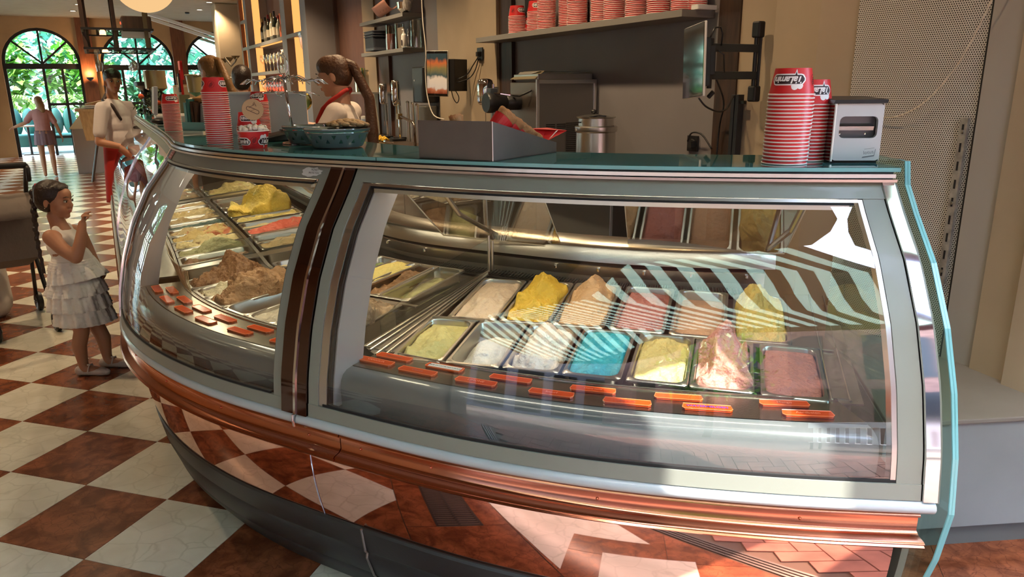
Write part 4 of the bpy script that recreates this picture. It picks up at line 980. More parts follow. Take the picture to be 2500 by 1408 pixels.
def ringpoly(pts, w_):
    v = []; m_ = len(pts)
    for i,(x,z) in enumerate(pts):
        x0,z0 = pts[i-1]; x1,z1 = pts[(i+1)%m_]; tx,tz = x1-x0,z1-z0; l = math.hypot(tx,tz) or 1; v += [(x-tz/l*w_,z+tx/l*w_),(x+tz/l*w_,z-tx/l*w_)]
    return v, [(2*i,2*i+1,(2*i+3)%(2*m_),(2*i+2)%(2*m_)) for i in range(m_)]
v, f = ringpoly(pill(.042,.012), .0008)
rot = lambda x,z: (x*cos(.45)-z*sin(.45), x*sin(.45)+z*cos(.45))
mb.add([(-rot(x,z)[0], .0024, .060+rot(x,z)[1]) for x,z in v]+[], f); mb.add([(-rot(x,z)[0], -.0024, .060+rot(x,z)[1]) for x,z in v], f)
for l in ((-.014,-.010,.004,.0),(-.006,.012,.006,.014)): pass
mb.tube([(-.012,-.0025,.068),(.006,-.0025,.078)], .0008, 4); mb.tube([(.012,-.0025,.072),(.006,-.0025,.086),(.002,-.0025,.078)], .0009, 4); mb.tube([(-.008,-.0025,.057),(.008,-.0025,.064)], .0006, 4)
obj('badge_print', mb, M['ink'], wd)
# steel box of cones
cx_ = thing('cone_box', 'grey metal box with a sloping side full of wrapped waffle cones', 'box', (2.416,-.58,ZT), math.atan2(-.06,.234))
bw, bd, bh = .242, .335, .103
mb = MB(); P = lambda x,y,z: (x,y,z)
hf, hb_ = bh, .028
shell = [(0,0),(bw,0),(bw+.012,bd),(.012,bd)]
def wallq(mb, a, b, za, zb, t):   # wall from a to b with different heights
    d = Vector((b[0]-a[0],b[1]-a[1],0)).normalized(); n_ = Vector((-d.y,d.x,0))*t
    A,B = Vector((a[0],a[1],0)), Vector((b[0],b[1],0)); vs = [A,B,B+Vector((0,0,zb)),A+Vector((0,0,za)),A+n_,B+n_,B+n_+Vector((0,0,zb)),A+n_+Vector((0,0,za))]
    mb.add(vs, [(0,1,2,3),(7,6,5,4),(3,2,6,7),(0,3,7,4),(1,5,6,2)])
gb = mat('box_grey_metal',(.17,.155,.14),.42,.5,vary=.08,vscale=12)
for k,(a,b,za,zb) in enumerate(((shell[0],shell[1],hf,hf),(shell[1],shell[2],hf,hb_),(shell[2],shell[3],hb_,hb_),(shell[3],shell[0],hb_,hf))):
    mb = MB(); wallq(mb, a, b, za, zb, .0025); obj('side', mb, gb, cx_)
mb = MB(); mb.prism(shell, 0, .003); obj('bottom', mb, gb, cx_)
mb = MB(); mb.tube([(bw,0,.001),(bw,0,hf)], .0016, 6); obj('corner_edge', mb, M['alu'], cx_)
cbm = cx_.rotation_euler.to_matrix()
def cone_at(p, d, label, wrap=True, L_=.15, R0=.030):
    w0 = Vector(cx_.location)+cbm@Vector(p); d = (cbm@Vector(d)).normalized(); Mq = d.to_track_quat('Z','Y').to_matrix()
    t = thing('waffle_cone', label, 'cone', w0, 0, 'wrapped waffle cones in the metal box' if wrap else None)
    mb = MB(); mb.lathe([(.003,-L_),(R0,0),(R0+.001,.006),(R0-.002,.006),(R0-.004,0),(.002,-L_+.02)], (0,0,0), 22, Mq, cap=False)
    random.seed(int(p[1]*999)); mb.v = [tuple(Vector(v)+d*(random.uniform(-.002,.003) if (Vector(v)).dot(d) > 0 else 0)) for v in mb.v]
    obj('wafer', mb, M['cone'], t, smooth=True)
    if wrap:
        mb = MB(); mb.lathe([(.005,-L_-.004),(R0*.93+.003,-.012),(R0*.93+.0035,-.012)], (0,0,0), 22, Mq, cap=False); obj('paper_sleeve', mb, M['red'], t)
for k in range(5):
    cone_at((.205,.135+k*.040,.112-k*.0165), (.42,.60,.70), 'waffle cone in a red sleeve, lying in a row in the metal box')
t = thing('cone_sleeve', 'loose pointed red paper sleeve sticking out of the cone box', 'paper sleeve', Vector(cx_.location)+cbm@Vector((.22,.29,.035)), 0)
mb = MB(); mb.add([(0,0,-.012),(.075,.04,.028),(-.05,.03,.033),(.01,.055,.035),(.02,.02,.0)], [(0,1,4),(0,2,3),(0,3,1),(1,3,2),(0,4,2)]); obj('paper', mb, M['red'], t, solid=.001)
mb = MB(); mb.add([(.028,.010,.006),(.036,.012,.012),(.050,.030,.030),(.044,.028,.027)], [(0,1,2,3)]); obj('white_stripe', mb, M['paperw'], t, solid=.0006)
cone_at((.108,.03,.108), (-.25,.1,.95), 'unwrapped waffle cone poking up behind the front wall of the metal box', wrap=False, L_=.10, R0=.019)
# napkin dispenser
nx0 = Vector((3.484,-.505,ZT)); nd = thing('napkin_dispenser', 'grey steel napkin dispenser with black lid and rounded window', 'dispenser', nx0, math.atan2(.021,.104))
W_, DP, HH = .112, .16, .142
dm = mat('dispenser_grey',(.50,.52,.53),.35,.25)
mb = MB(); w0, w1, z0, z1 = .012, W_-.010, .060, .112
fr_ = [(0,.006),(W_,.006),(W_+.006,HH),(0,HH)]
inner = [(x+ (w0+w1)/2, z+(z0+z1)/2) for x,z in rrect((w1-w0)/2,(z1-z0)/2,.012)]
# front plate with a rounded opening
outer = []
for x,z in inner:
    dx, dz_ = x-(w0+w1)/2, z-(z0+z1)/2; k = max(abs(dx)/((w1-w0)/2), abs(dz_)/((z1-z0)/2)); sx_, sz_ = dx/k/((w1-w0)/2), dz_/k/((z1-z0)/2)
    outer.append(((sx_+1)/2*W_, .006+(sz_+1)/2*(HH-.006)))
n = len(inner); vs = [(x,0,z) for x,z in outer]+[(x,0,z) for x,z in inner]+[(x,.012,z) for x,z in inner]
mb.add(vs, [(i,(i+1)%n,n+(i+1)%n,n+i) for i in range(n)]+[(n+i,n+(i+1)%n,2*n+(i+1)%n,2*n+i) for i in range(n)]); obj('front_plate', mb, dm, nd)
mb = MB(); mb.b2(-.002,.0,.002,DP,.004,HH); obj('side_panel', mb, mat('polished_side',(.30,.28,.28),.06,1), nd)
mb = MB(); mb.b2(W_,W_+.002,.002,DP,.004,HH); obj('side_panel', mb, dm, nd)
mb = MB(); mb.tube([(0,.002,.004),(0,.002,HH)], .003, 8); obj('corner_bead', mb, M['alu'], nd)
mb = MB(); mb.add([(-.008,-.004,HH),(W_+.006,-.006,HH+.001),(W_+.006,DP,HH+.008),(-.006,DP,HH+.008),(-.004,-.004,HH+.009),(W_+.006,-.006,HH+.010),(W_+.006,DP,HH+.016),(-.006,DP,HH+.016)],[(0,1,5,4),(4,5,6,7),(1,2,6,5),(2,3,7,6),(3,0,4,7),(0,3,2,1)]); obj('lid', mb, M['dark'], nd)
mb = MB(); mb.b2(.008,W_-.006,.03,.032,.05,.12); obj('napkin_plate', mb, mat('inner_grey',(.16,.16,.17),.4,.6), nd)
mb = MB(); mb.box(((w0+w1)/2-.002,.02,.086),(w1-w0-.006,.02,.010),rx=.3); obj('spring_bar', mb, M['steel'], nd)
for x in (.018,.078): mb = MB(); mb.ell((x,.012,.070),(.0025,.0015,.0025),8,6); obj('rivet', mb, M['chrome'], nd)
mb = MB(); mb.b2(.006,W_-.006,.04,DP-.01,.01,.12); obj('napkin_block', mb, M['white'], nd)
mb = MB(); mb.b2(-.0,W_,.01,DP,.0,.004); obj('base', mb, M['dark'], nd)
lm = mat('logo_grey',(.16,.17,.18),.5)
obj('logo_text', text_mb('lotus', .0125, Matrix.Translation((.087,-.0005,.026))@Matrix.Rotation(pi/2,4,'X')@Matrix.Rotation(.12,4,'Z')), lm, nd)
mb = MB(); mb.add([(.072,-.0006,.012),(.101,-.0006,.0165),(.100,-.0006,.0195),(.074,-.0006,.0155)],[(0,1,2,3)]); mb.add([(.076,-.0006,.034),(.100,-.0006,.037),(.100,-.0006,.0362),(.076,-.0006,.0332)],[(0,1,2,3)]); mb.add([(.101,-.0006,.0165),(.1035,-.0006,.034),(.1022,-.0006,.034),(.100,-.0006,.0195)],[(0,1,2,3)]); obj('logo_mark', mb, lm, nd)
# perforated bowls, whisk stand
bm = mat('blue_grey_enamel',(.15,.20,.205),.3,.1,coat=.3)
def bowl(x, y, r, h, label, lean=0):
    t = thing('metal_bowl', label, 'bowl', (x,y,ZT)); mb = MB(); r0 = r*.72
    mb.lathe([(0.001,.003),(r0,.003),(r0+.003,.006),(r,h),(r-.003,h),(r0-.002,.008),(.001,.007)], n=40, cap=False); obj('shell', mb, bm, t, auto=35)
    mb = MB(); mb.lathe([(r-.004,h-.012),(r-.0025,h+.001),(r+.001,h+.0015),(r-.001,h-.001)], n=40, cap=False); obj('polished_rim', mb, M['chrome'], t, smooth=True)
    a = toward(x, y); wp = MB()
    for k in range(14):
        t0 = a-1.5+k*.23; up_ = k % 2; z0_, z1_ = (.018,.031) if up_ else (.043,.030)
        rr = lambda z: r0+.003+(r-r0-.003)*(z-.006)/(h-.006)+.0008
        wp.add([(rr(z0_)*cos(t0-.075),rr(z0_)*sin(t0-.075),z0_),(rr(z0_)*cos(t0+.075),rr(z0_)*sin(t0+.075),z0_),(rr(z1_)*cos(t0),rr(z1_)*sin(t0),z1_)],[(0,1,2)])
    obj('triangle_cutouts', wp, mat('cutout_steel',(.6,.55,.5),.12,1), t); return t
bowl(1.985,-.262,.110,.062,'blue-grey metal bowl with rows of triangular cutouts')
bowl(1.80,-.13,.095,.062,'second blue-grey cutout bowl, behind and left of the larger one')
mb = MB(); pts = []
for k in range(30): t = k*2.4; r = .052*math.sqrt(k/30); mb.ell((r*cos(t)*1.25,r*sin(t)*.8,.012+.014*(1-k/30)), (.018,.014,.008), 8, 6)
single('cookie_heap', mb, mat('biscuit',(.46,.30,.15),.75,bump=.5,bscale=90), 'heap of golden crushed biscuit in a black dish over the bowl', 'biscuits', (1.99,-.20,ZT+.058), smooth=True)
mb = MB(); mb.lathe([(.001,0),(.06,0),(.068,.010),(.064,.011),(.056,.003),(.001,.003)], n=28, cap=False); single('black_dish', mb, M['dark'], 'shallow black dish holding the biscuit crumbs', 'dish', (1.99,-.20,ZT+.050))
mb = MB(); mb.lathe([(.001,0),(.052,0),(.060,.012),(.057,.012),(.05,.003),(.001,.003)], n=28, cap=False); single('steel_dish', mb, M['chrome'], 'shiny steel dish left of the biscuit heap', 'dish', (1.88,-.115,ZT+.058))
ws = thing('cone_carousel', 'chrome wire carousel with a looped handle and many curved prongs', 'cone stand', (1.735,-.13,ZT))
mb = MB(); mb.tube([(0,0,0),(-.022,.0,.235)], .0055, 10); obj('stem', mb, M['chrome'], ws, smooth=True)
mb = MB(); mb.tube([(-.022+.020*sin(t)*(1 if t<pi else 1), 0, .27-.035*cos(t)) if True else 0 for t in np.linspace(0,2*pi,20)], .0022, 6); obj('loop_handle', mb, M['chrome'], ws, smooth=True)
mb = MB(); mb.lathe([(.001,0),(.045,0),(.04,.006),(.01,.010),(.001,.010)], n=24); obj('foot', mb, M['chrome'], ws, smooth=True)
for k in range(9):
    a = 2*pi*k/9; mb = MB()
    for d_ in (-.10,.10):
        mb.tube([(-.02,0,.225),(-.02+.05*cos(a),.05*sin(a),.232+.004*sin(k)),(-.02+.09*cos(a+d_),.09*sin(a+d_),.215),(-.02+.125*cos(a+d_*1.7),.125*sin(a+d_*1.7),.222),(-.02+.15*cos(a+d_*1.1),.15*sin(a+d_*1.1),.205)], .0019, 5)
    mb.tube([(-.02+.04*cos(a),.04*sin(a),.18),(-.02+.10*cos(a+.1),.10*sin(a+.1),.175),(-.02+.12*cos(a+.3),.12*sin(a+.3),.165)], .0017, 5)
    obj('prong', mb, M['chrome'], ws, smooth=True)
# pay terminal, sunglass-like black pod, till screens and grey screen box
pt = thing('pay_terminal', 'black card payment terminal behind the sample cup', 'card terminal', (1.60,-.01,ZT), rad(-30))
mb = MB(); mb.add([(-.04,-.08,0),(.04,-.08,0),(.045,.08,0),(-.045,.08,0),(-.04,-.08,.018),(.04,-.08,.018),(.045,.08,.045),(-.045,.08,.045)],[(0,3,2,1),(4,5,6,7),(0,1,5,4),(1,2,6,5),(2,3,7,6),(3,0,4,7)]); obj('body', mb, M['dark'], pt, bev=.006)
mb = MB(); mb.box((0,.035,.042),(.065,.045,.003),rx=.17); obj('screen', mb, mat('dim_screen',(.02,.03,.035),.1), pt, bev=.001)
mb = MB(); mb.ell((0,0,.022),(.026,.018,.022)); mb.ell((.012,.004,.02),(.020,.018,.02)); single('black_card_reader', mb, M['dark'], 'small rounded black reader left of the sample cup', 'card reader', (1.44,.05,ZT), smooth=True)
def openbox(name, label, cat, p0, p1, d, h, m, mt=None, th=.004):
    v = Vector((p1[0]-p0[0],p1[1]-p0[1],0)); L_ = v.length; t = thing(name, label, cat, (p0[0],p0[1],ZT), math.atan2(v.y,v.x))
    for a in ((0,L_,0,th),(0,L_,d-th,d),(0,th,th,d-th),(L_-th,L_,th,d-th)):
        mb = MB(); mb.b2(*a,0,h); obj('side', mb, m, t, bev=.0015)
    mb = MB(); mb.b2(-.002,L_+.002,-.002,th+.002,h-.008,h+.004); mb.b2(-.002,L_+.002,d-th-.002,d+.002,h-.008,h+.004); mb.b2(-.002,th+.002,0,d,h-.008,h+.004); mb.b2(L_-th-.002,L_+.002,0,d,h-.008,h+.004); obj('lip', mb, mt or m, t, bev=.002)
    mb = MB(); mb.b2(0,L_,0,d,0,.004); obj('bottom', mb, m, t); return t
lg_ = mat('light_grey_plastic',(.42,.43,.47),.4)
openbox('grey_tub', 'large pale grey open tub behind the cup stacks', 'tub', (1.10,.285), (1.42,.48), .22, .175, lg_, mat('tub_rim',(.52,.54,.56),.35))
till = thing('cash_till', 'white and grey till housing at the far left of the counter', 'till', (.10,1.05,ZT), rad(-47))
for k,(x,w_) in enumerate(((-.12,.20),(.11,.20))):
    mb = MB(); mb.box((x,.0,.135),(w_,.02,.15),rx=-.12); obj('panel', mb, M['grey'], till, bev=.004)
mb = MB(); mb.b2(-.23,.22,-.01,.22,0,.055); obj('base', mb, mat('pale_grey',(.50,.50,.50),.4), till, bev=.006)
mb = MB(); mb.tube([(-.2,-.012,.055),(-.235,-.013,.20),(-.22,-.013,.205),(-.19,-.013,.06)], .003, 5); obj('edge_cable', mb, M['dark'], till)
mb = MB(); mb.ell((.18,-.10,.03),(.06,.035,.018)); single('black_scanner', mb, M['dark'], 'low black handset lying by the till', 'handset', (.12,.95,ZT), smooth=True)
mh = thing('menu_holder', 'clear acrylic holder with dark menus and paper bags', 'menu holder', (.905,.345,ZT), rad(-8))
for k,(x,c_,h) in enumerate(((-.03,'gedge',.115),(-.012,'teal',.13),(.010,'dwood',.12),(.03,'dwood',.115))):
    mb = MB(); mb.b2(x,x+.014,.0,.09,.02,h+.02); obj('menu', mb, M[c_], mh)
mb = MB(); mb.box((.078,.02,.07),(.062,.006,.12),rx=-.10,ry=.05); obj('price_card', mb, mat('silver_card',(.42,.42,.40),.35,.4), mh)
mb = MB(); mb.b2(-.045,.12,-.006,.10,.012,.018); mb.b2(-.045,.12,-.006,-.003,.012,.05); obj('acrylic_tray', mb, M['gedge'], mh)
mb = MB(); mb.box((.05,.06,.145),(.12,.05,.03),rx=.2); obj('paper_bags', mb, mat('kraft_paper',(.42,.22,.08),.8,bump=.3), mh, bev=.004)
mb = MB(); mb.lathe([(.030,-.003),(.03,.003)], (.135,.03,.10), 20, Matrix.Rotation(pi/2,3,'X')@Matrix.Rotation(.5,3,'Y')); obj('red_round_tag', mb, M['red'], mh)
sh2 = cup((1.60,.16,ZT), 'red drink cup with straws held by the right worker', None, (), .8, up=False); sh2.location = (1.50,.52,ZT-.02)
# striped band of glass stickers
# ================================================================ BACK BAR
def W(name, label, cat, a, b, z, group=None, dr=0): return thing(name, label, cat, RAB(a,b,z), RZ+dr, group)
# long worktop and its dark fronts
bc = W('back_counter', 'long dark back bar counter running along the right wall', 'counter', 2.6, 3.1, 0)
mb = MB(); mb.b2(-3.55,3.55,-.32,.19,1.03,1.06); obj('worktop', mb, mat('worktop_dark',(.055,.035,.022),.3), bc, bev=.003)
for k in range(9):
    mb = MB(); x = -3.5+k*.78; mb.b2(x+.004,x+.774,-.275,-.255,.10,1.02); obj('front_panel', mb, M['panel'], bc, bev=.003)
mb = MB(); mb.b2(-3.5,3.5,-.25,.18,0,1.03); obj('carcass', mb, M['black'], bc)
# shelves
def wshelf(label, a0, a1, z, b0=3.195, b1=3.418, th=.036):
    t = W('wall_shelf', label, 'shelf', (a0+a1)/2, b0, z-th); mb = MB(); mb.b2(-(a1-a0)/2,(a1-a0)/2,0,b1-b0,0,th); obj('board', mb, M['shelf'], t, bev=.0015); return t
wshelf('long grey wall shelf loaded with stacks of red paper cups', -.975, 1.43, 1.93)
wshelf('upper short grey shelf over the drink mixers', 3.03, 4.39, 2.256)
wshelf('lower short grey shelf holding jars, bins and a pump bottle', 3.06, 4.39, 1.935)
SH = 1.931
def sstack(a, b, n, where, top=None, sc=1.2, face=0, z=SH):
    p = RAB(a, b); al = toward(p.x, p.y); random.seed(int(a*100))
    for k in range(n):
        last = k == n-1
        cup((p.x+random.uniform(-.0008,.0008), p.y+random.uniform(-.0008,.0008), z+k*.0086*sc), 'red cup nested in the shelf stack '+where if not last else 'red cup topmost of the shelf stack '+where, 'shelf cups in the stack '+where, (al+face,al+face+pi) if last else (), sc)
sstack(.895, 3.27, 12, 'at the far left under the dark box', face=1.0)
sstack(.855, 3.37, 4, 'low and half hidden, second from the left')
sstack(.655, 3.29, 13, 'with a printed top, third from the left', face=.4)
sstack(.475, 3.265, 20, 'fourth from the left')
sstack(.37, 3.37, 18, 'in the rear between the fourth and sixth')
sstack(.245, 3.37, 18, 'in the rear, just left of the sixth')
sstack(.10, 3.265, 20, 'sixth from the left')
sstack(.00, 3.375, 18, 'in the rear, right of the sixth')
sstack(-.10, 3.31, 18, 'in the middle of the shelf')
sstack(-.29, 3.27, 17, 'just right of the middle')
sstack(-.365, 3.375, 16, 'in the rear before the gap')
sstack(-.50, 3.27, 17, 'just left of the gap')
sstack(-.70, 3.265, 17, 'first after the gap')
sstack(-.765, 3.37, 16, 'in the rear after the gap')
sstack(-.86, 3.29, 16, 'second after the gap', sc=1.08)
sstack(-.925, 3.335, 15, 'at the far right end', sc=1.0)
t = W('dark_box', 'dark box standing behind the leftmost shelf stack', 'box', .86, 3.375, SH); mb = MB(); mb.b2(-.055,.055,-.03,.035,0,.26); obj('carton', mb, M['black'], t, bev=.003)
t = W('small_tray', 'small white tray at the right end of the long cup shelf', 'tray', -.965, 3.345, SH+.001); mb = MB(); mb.b2(-.02,.03,-.06,.06,0,.004); mb.b2(-.02,.03,-.064,-.060,0,.022); mb.b2(.03,.034,-.06,.06,0,.022); obj('tray_shell', mb, M['white'], t)
# things on the two left shelves
for k in range(3):
    t = W('nested_tub', ('blue-grey plastic tub, %s of the nested pile on the lower shelf' % ('bottom','middle','topmost')[k]), 'tub', 4.06, 3.27, 1.937+.012+k*.026, 'nested blue-grey tubs')
    mb = MB(); mb.prism(rrect(.150,.085,.02), 0, .15); obj('body', mb, mat('tub_blue_grey',(.085,.095,.125),.45) if k == 0 else D.materials['tub_blue_grey'], t, bev=.004)
    mb = MB(); mb.prism(rrect(.165,.095,.02), .142, .150); obj('lip', mb, D.materials['tub_blue_grey'], t, bev=.002)
    mb = MB(); mb.tube([(-.17,-.03,.146),(-.20,-.03,.15),(-.20,.03,.15),(-.17,.03,.146)], .004, 6); obj('handle', mb, M['chrome'], t)
def jar(a, b, z, r, h, label, m='glassware', fill=None, fc=None, group=None):
    t = W('glass_jar', label, 'jar', a, b, z, group); mb = MB(); mb.lathe([(r,0),(r,h),(r-.003,h),(r-.003,.005),(.001,.005)], n=20, cap=False); obj('glass', mb, M[m], t, smooth=False, auto=40)
    if fill: mb = MB(); mb.lathe([(.001,.006),(r-.005,.006),(r-.005,fill),(.001,fill)], n=16, cap=False); obj('contents', mb, fc, t)
    return t
jar(3.60, 3.27, 1.937, .055, .24, 'tall glass jar holding a pink towel on the lower shelf', fill=.16, fc=mat('pink_towel',(.35,.13,.12),.8))
jar(3.42, 3.30, 1.937, .05, .25, 'tall glass jar next to the pink filled one')
t = W('straw_pack', 'pack of upright beige paper straws on the lower shelf', 'straws', 3.27, 3.28, 1.937)
for k in range(9): mb = MB(); x = -.07+k*.0175; mb.tube([(x,-.02,0),(x+.003,-.02,.20)], .0075, 8); obj('straw_bundle', mb, mat('straw_beige',(.24,.20,.16),.6) if k == 0 else D.materials['straw_beige'], t)
t = W('ring_card_holder', 'chrome ring topped card holder on the lower shelf', 'card holder', 3.02, 3.24, 1.937)
mb = MB(); mb.tube([(0,0,0),(0,0,.13)], .006, 8); mb.tube([(.018*sin(q_),0,.15-.020*cos(q_)) for q_ in np.linspace(0,2*pi,16)], .0028, 6); mb.lathe([(.05,0),(.04,.008),(.006,.012)], n=16); obj('stand', mb, M['chrome'], t, smooth=True)
jar(2.92+.15, 3.34, 1.937, .06, .26, 'wide clear cylinder behind the ring card holder')
t = W('pump_bottle', 'white pump soap bottle at the right end of the lower shelf', 'bottle', 2.98-.30+.42, 3.21, 1.937); t.location = RAB(2.545+.52,3.215,1.937)
mb = MB(); mb.lathe([(.026,0),(.028,.01),(.028,.11),(.020,.125),(.012,.13),(.012,.14),(.007,.142),(.007,.165)], n=20); mb.box((-.012,0,.168),(.045,.014,.010)); obj('bottle', mb, M['white'], t, auto=40)
mb = MB(); mb.b2(-.008,.016,-.0292,-.0285,.02,.07); obj('print', mb, M['ink'], t)
t = W('steel_bowl', 'shiny steel bowl on the upper short shelf', 'bowl', 3.15, 3.27, 2.258); mb = MB(); mb.lathe([(.03,0),(.035,.003),(.075,.04),(.082,.10),(.080,.10),(.07,.045),(.03,.006)], n=24); obj('bowl', mb, M['chrome'], t, auto=40)
t = W('paper_roll', 'curled pink printed paper hanging over the upper shelf', 'paper', 3.62, 3.25, 2.262)
mb = MB(); P = []
for i in range(12):
    s = i/11; P.append([(-.22+j*.08, -.09+.15*s+.0*j, .10-.085*sin(s*2.6)+.01*j) for j in range(6)])
mb.grid(P); obj('sheet', mb, mat('pink_paper',(.55,.27,.20),.7), t, solid=.002, smooth=True)
for k in range(4):
    mb = MB(); x = -.17+k*.09; mb.b2(x,x+.012,-.045,-.043,.052,.075); obj('print_mark', mb, mat('print_brown',(.20,.08,.05),.7) if k == 0 else D.materials['print_brown'], t)
t = W('shadow_box', 'dark open box on the upper short shelf', 'box', 3.14, 3.35, 2.258); mb = MB(); mb.b2(-.10,.10,-.06,.06,0,.22); obj('carton', mb, M['niche'], t, bev=.003)
t = W('plastic_bag', 'crumpled translucent bag at the right of the upper shelf', 'bag', 3.07, 3.27, 2.258); mb = MB(); random.seed(4)
for k in range(14): mb.ell((random.uniform(-.02,.03),random.uniform(-.03,.03),.03+random.uniform(0,.12)), (.03,.025,.04), 7, 5)
obj('bag_film', mb, mat('bag_film',(.55,.50,.45),.3,alpha=.5), t)
# tablet on the pillar, its cables, the black outlet plate
def tablet(t, w_, h, th=.011, screen=None, frame='white'):
    mb = MB(); mb.b2(-w_/2,w_/2,0,th,-h/2,h/2); obj('frame', mb, M[frame], t, bev=.003)
    mb = MB(); mb.b2(-w_/2+.003,w_/2-.003,-.0012,0,-h/2+.003,h/2-.003); obj('bezel', mb, mat('tablet_glass',(.006,.007,.008),.08,coat=1) if 'tablet_glass' not in D.materials else D.materials['tablet_glass'], t)
    if screen:
        mb = MB(); mb.b2(-w_/2+.010,w_/2-.010,-.0018,-.0012,-h/2+.022,h/2-.022); obj('screen', mb, screen, t)
def screen_mat():
    m = D.materials.new('ice_cream_picture'); m.use_nodes = True; n = m.node_tree.nodes; L = m.node_tree.links; b = n['Principled BSDF']
    tc = n.new('ShaderNodeTexCoord'); sp = n.new('ShaderNodeSeparateXYZ'); L.new(tc.outputs['Generated'], sp.inputs[0])
    ns = n.new('ShaderNodeTexNoise'); ns.inputs['Scale'].default_value = 3.5; L.new(tc.outputs['Generated'], ns.inputs['Vector'])
    md = n.new('ShaderNodeMath'); md.operation = 'MULTIPLY_ADD'; md.inputs[1].default_value = .25; L.new(ns.outputs['Fac'], md.inputs[0]); L.new(sp.outputs['Z'], md.inputs[2])
    r = n.new('ShaderNodeValToRGB'); e = r.color_ramp.elements; e[0].position = .12; e[0].color = (.10,.02,.008,1); e[1].position = 1.1; e[1].color = (.02,.03,.03,1)
    for p_, c_ in ((.24,(.22,.07,.03)),(.29,(.32,.26,.20)),(.50,(.36,.28,.20)),(.56,(.03,.045,.04)),(.75,(.12,.09,.03)),(.92,(.28,.07,.02))): q_ = e.new(p_); q_.color = (*c_,1)
    L.new(md.outputs[0], r.inputs[0]); L.new(r.outputs[0], b.inputs['Base Color']); L.new(r.outputs[0], b.inputs['Emission Color']); b.inputs['Emission Strength'].default_value = .5; b.inputs['Roughness'].default_value = .1
    return m
tb = W('wall_tablet', 'white edged tablet showing an ice cream picture beside the pillar', 'tablet', 1.96, 3.08, 1.672, dr=rad(28)); tb.rotation_euler[1] = rad(1.5)
tablet(tb, .235, .37, screen=screen_mat())
mb = MB(); mb.b2(.09,.17,.02,.20,-.14,.12); obj('mount_box', mb, M['dark'], tb, bev=.004)
mb = MB(); mb.b2(.0,.06,.011,.05,-.03,.03); obj('mount_arm', mb, M['dark'], tb)
mb = MB(); mb.tube([(.085,.05,.085),(.085,.04,.125),(.07,.03,.14),(.065,.02,.12)], .0025, 6); obj('plug_cable', mb, M['dark'], tb)
def cable(name, pts, r, m, label, cat='cable', n=6):
    P = [Vector(p) for p in pts]; out = []
    for i in range(len(P)-1):
        p0, p1, p2, p3 = P[max(i-1,0)], P[i], P[i+1], P[min(i+2,len(P)-1)]
        for k in range(6): t = k/6; out.append(.5*((2*p1)+(p2-p0)*t+(2*p0-5*p1+4*p2-p3)*t*t+(3*p1-p0-3*p2+p3)*t**3))
    out.append(P[-1]); mb = MB(); mb.tube(out, r, n); return single(name, mb, m, label, cat, smooth=True)
cable('black_cable', [RAB(1.87,3.16,1.60),RAB(1.80,3.28,1.66),RAB(1.74,3.31,1.73),RAB(1.66,3.325,1.80)], .0045, M['dark'], 'black cable bundle rising from the tablet to the outlet plate')
cable('black_cable', [RAB(1.87,3.16,1.585),RAB(1.78,3.28,1.625),RAB(1.70,3.31,1.69),RAB(1.655,3.325,1.79)], .0045, M['dark'], 'second black cable sagging under the first, tablet to outlet plate')
cable('black_cable', [RAB(1.95,3.2,1.55),RAB(1.95,3.22,1.47),RAB(1.92,3.24,1.43),RAB(1.88,3.24,1.48),RAB(1.90,3.2,1.56)], .004, M['dark'], 'black cable loop hanging under the tablet')
cable('white_cable', [RAB(2.04,3.0,2.34),RAB(2.035,3.0,2.10),RAB(1.99,3.0,1.85),RAB(2.02,3.0,1.70),RAB(2.0,3.0,1.50),RAB(1.88,3.0,1.34),RAB(1.70,3.02,1.305)], .005, mat('white_cable',(.62,.58,.52),.5), 'long white cable hanging across the left shelves')
def outlet(name, label, a, b, z, s=.088):
    t = W(name, label, 'socket', a, b, z); mb = MB(); mb.b2(-s/2,s/2,-.010,0,-s/2,s/2); obj('plate', mb, M['dark'], t, bev=.002); mb = MB(); mb.lathe([(.026,0),(.022,.006)], (0,-.010,0), 16, Matrix.Rotation(pi/2,3,'X')); mb.b2(.0,.03,-.045,-.01,-.02,.015); obj('plug', mb, M['black'], t); return t
outlet('black_socket', 'square black socket plate on the beige pillar', 1.655, 3.345, 1.822, .10)
outlet('black_socket', 'black double socket low on the grey recess wall', -.868, 3.415, 1.245, .085)
# tablet on a double swing arm
mt = W('arm_mounted_tablet', 'tablet seen edge-on, carried by a black double swing arm', 'tablet', -1.36, 2.98, 1.662)
tt = D.objects.new('display', None); link(tt); tt.parent = mt
mt2 = mt
sc_a = rad(-20)
def rotbox(mb, c, d): 
    Mq = Matrix.Rotation(sc_a,3,'Z') @ Matrix.Rotation(rad(-4),3,'Y'); m_ = MB(); m_.b2(c[0]-d[0]/2,c[0]+d[0]/2,c[1]-d[1]/2,c[1]+d[1]/2,c[2]-d[2]/2,c[2]+d[2]/2); mb.add([Mq@Vector(p)+Vector((-.03,0,0)) for p in m_.v], m_.f)
D.objects.remove(tt)
mb = MB(); rotbox(mb, (0,0,0), (.245,.011,.325)); obj('frame', mb, M['white'], mt, bev=.003)
mb = MB(); rotbox(mb, (0,-.007,0), (.238,.003,.318)); obj('screen', mb, D.materials['tablet_glass'], mt)
mb = MB(); rotbox(mb, (.02,.022,-.01), (.16,.03,.21)); rotbox(mb, (.05,.05,0), (.03,.05,.13)); obj('back_clamp', mb, M['dark'], mt, bev=.004)
mb = MB(); mb.tube([(.02,.05,-.12),(.02,.05,.10)], .011, 10); mb.tube([(.03,.04,-.16),(.05,.05,-.135)], .010, 8); obj('hinge_post', mb, M['dark'], mt, smooth=False)
for z in (.062,-.062):
    mb = MB(); mb.box((.0,.20,z),(.022,.33,.036)); obj('swing_arm', mb, mat('arm_black',(.022,.028,.030),.4) if z > 0 else D.materials['arm_black'], mt, bev=.003)
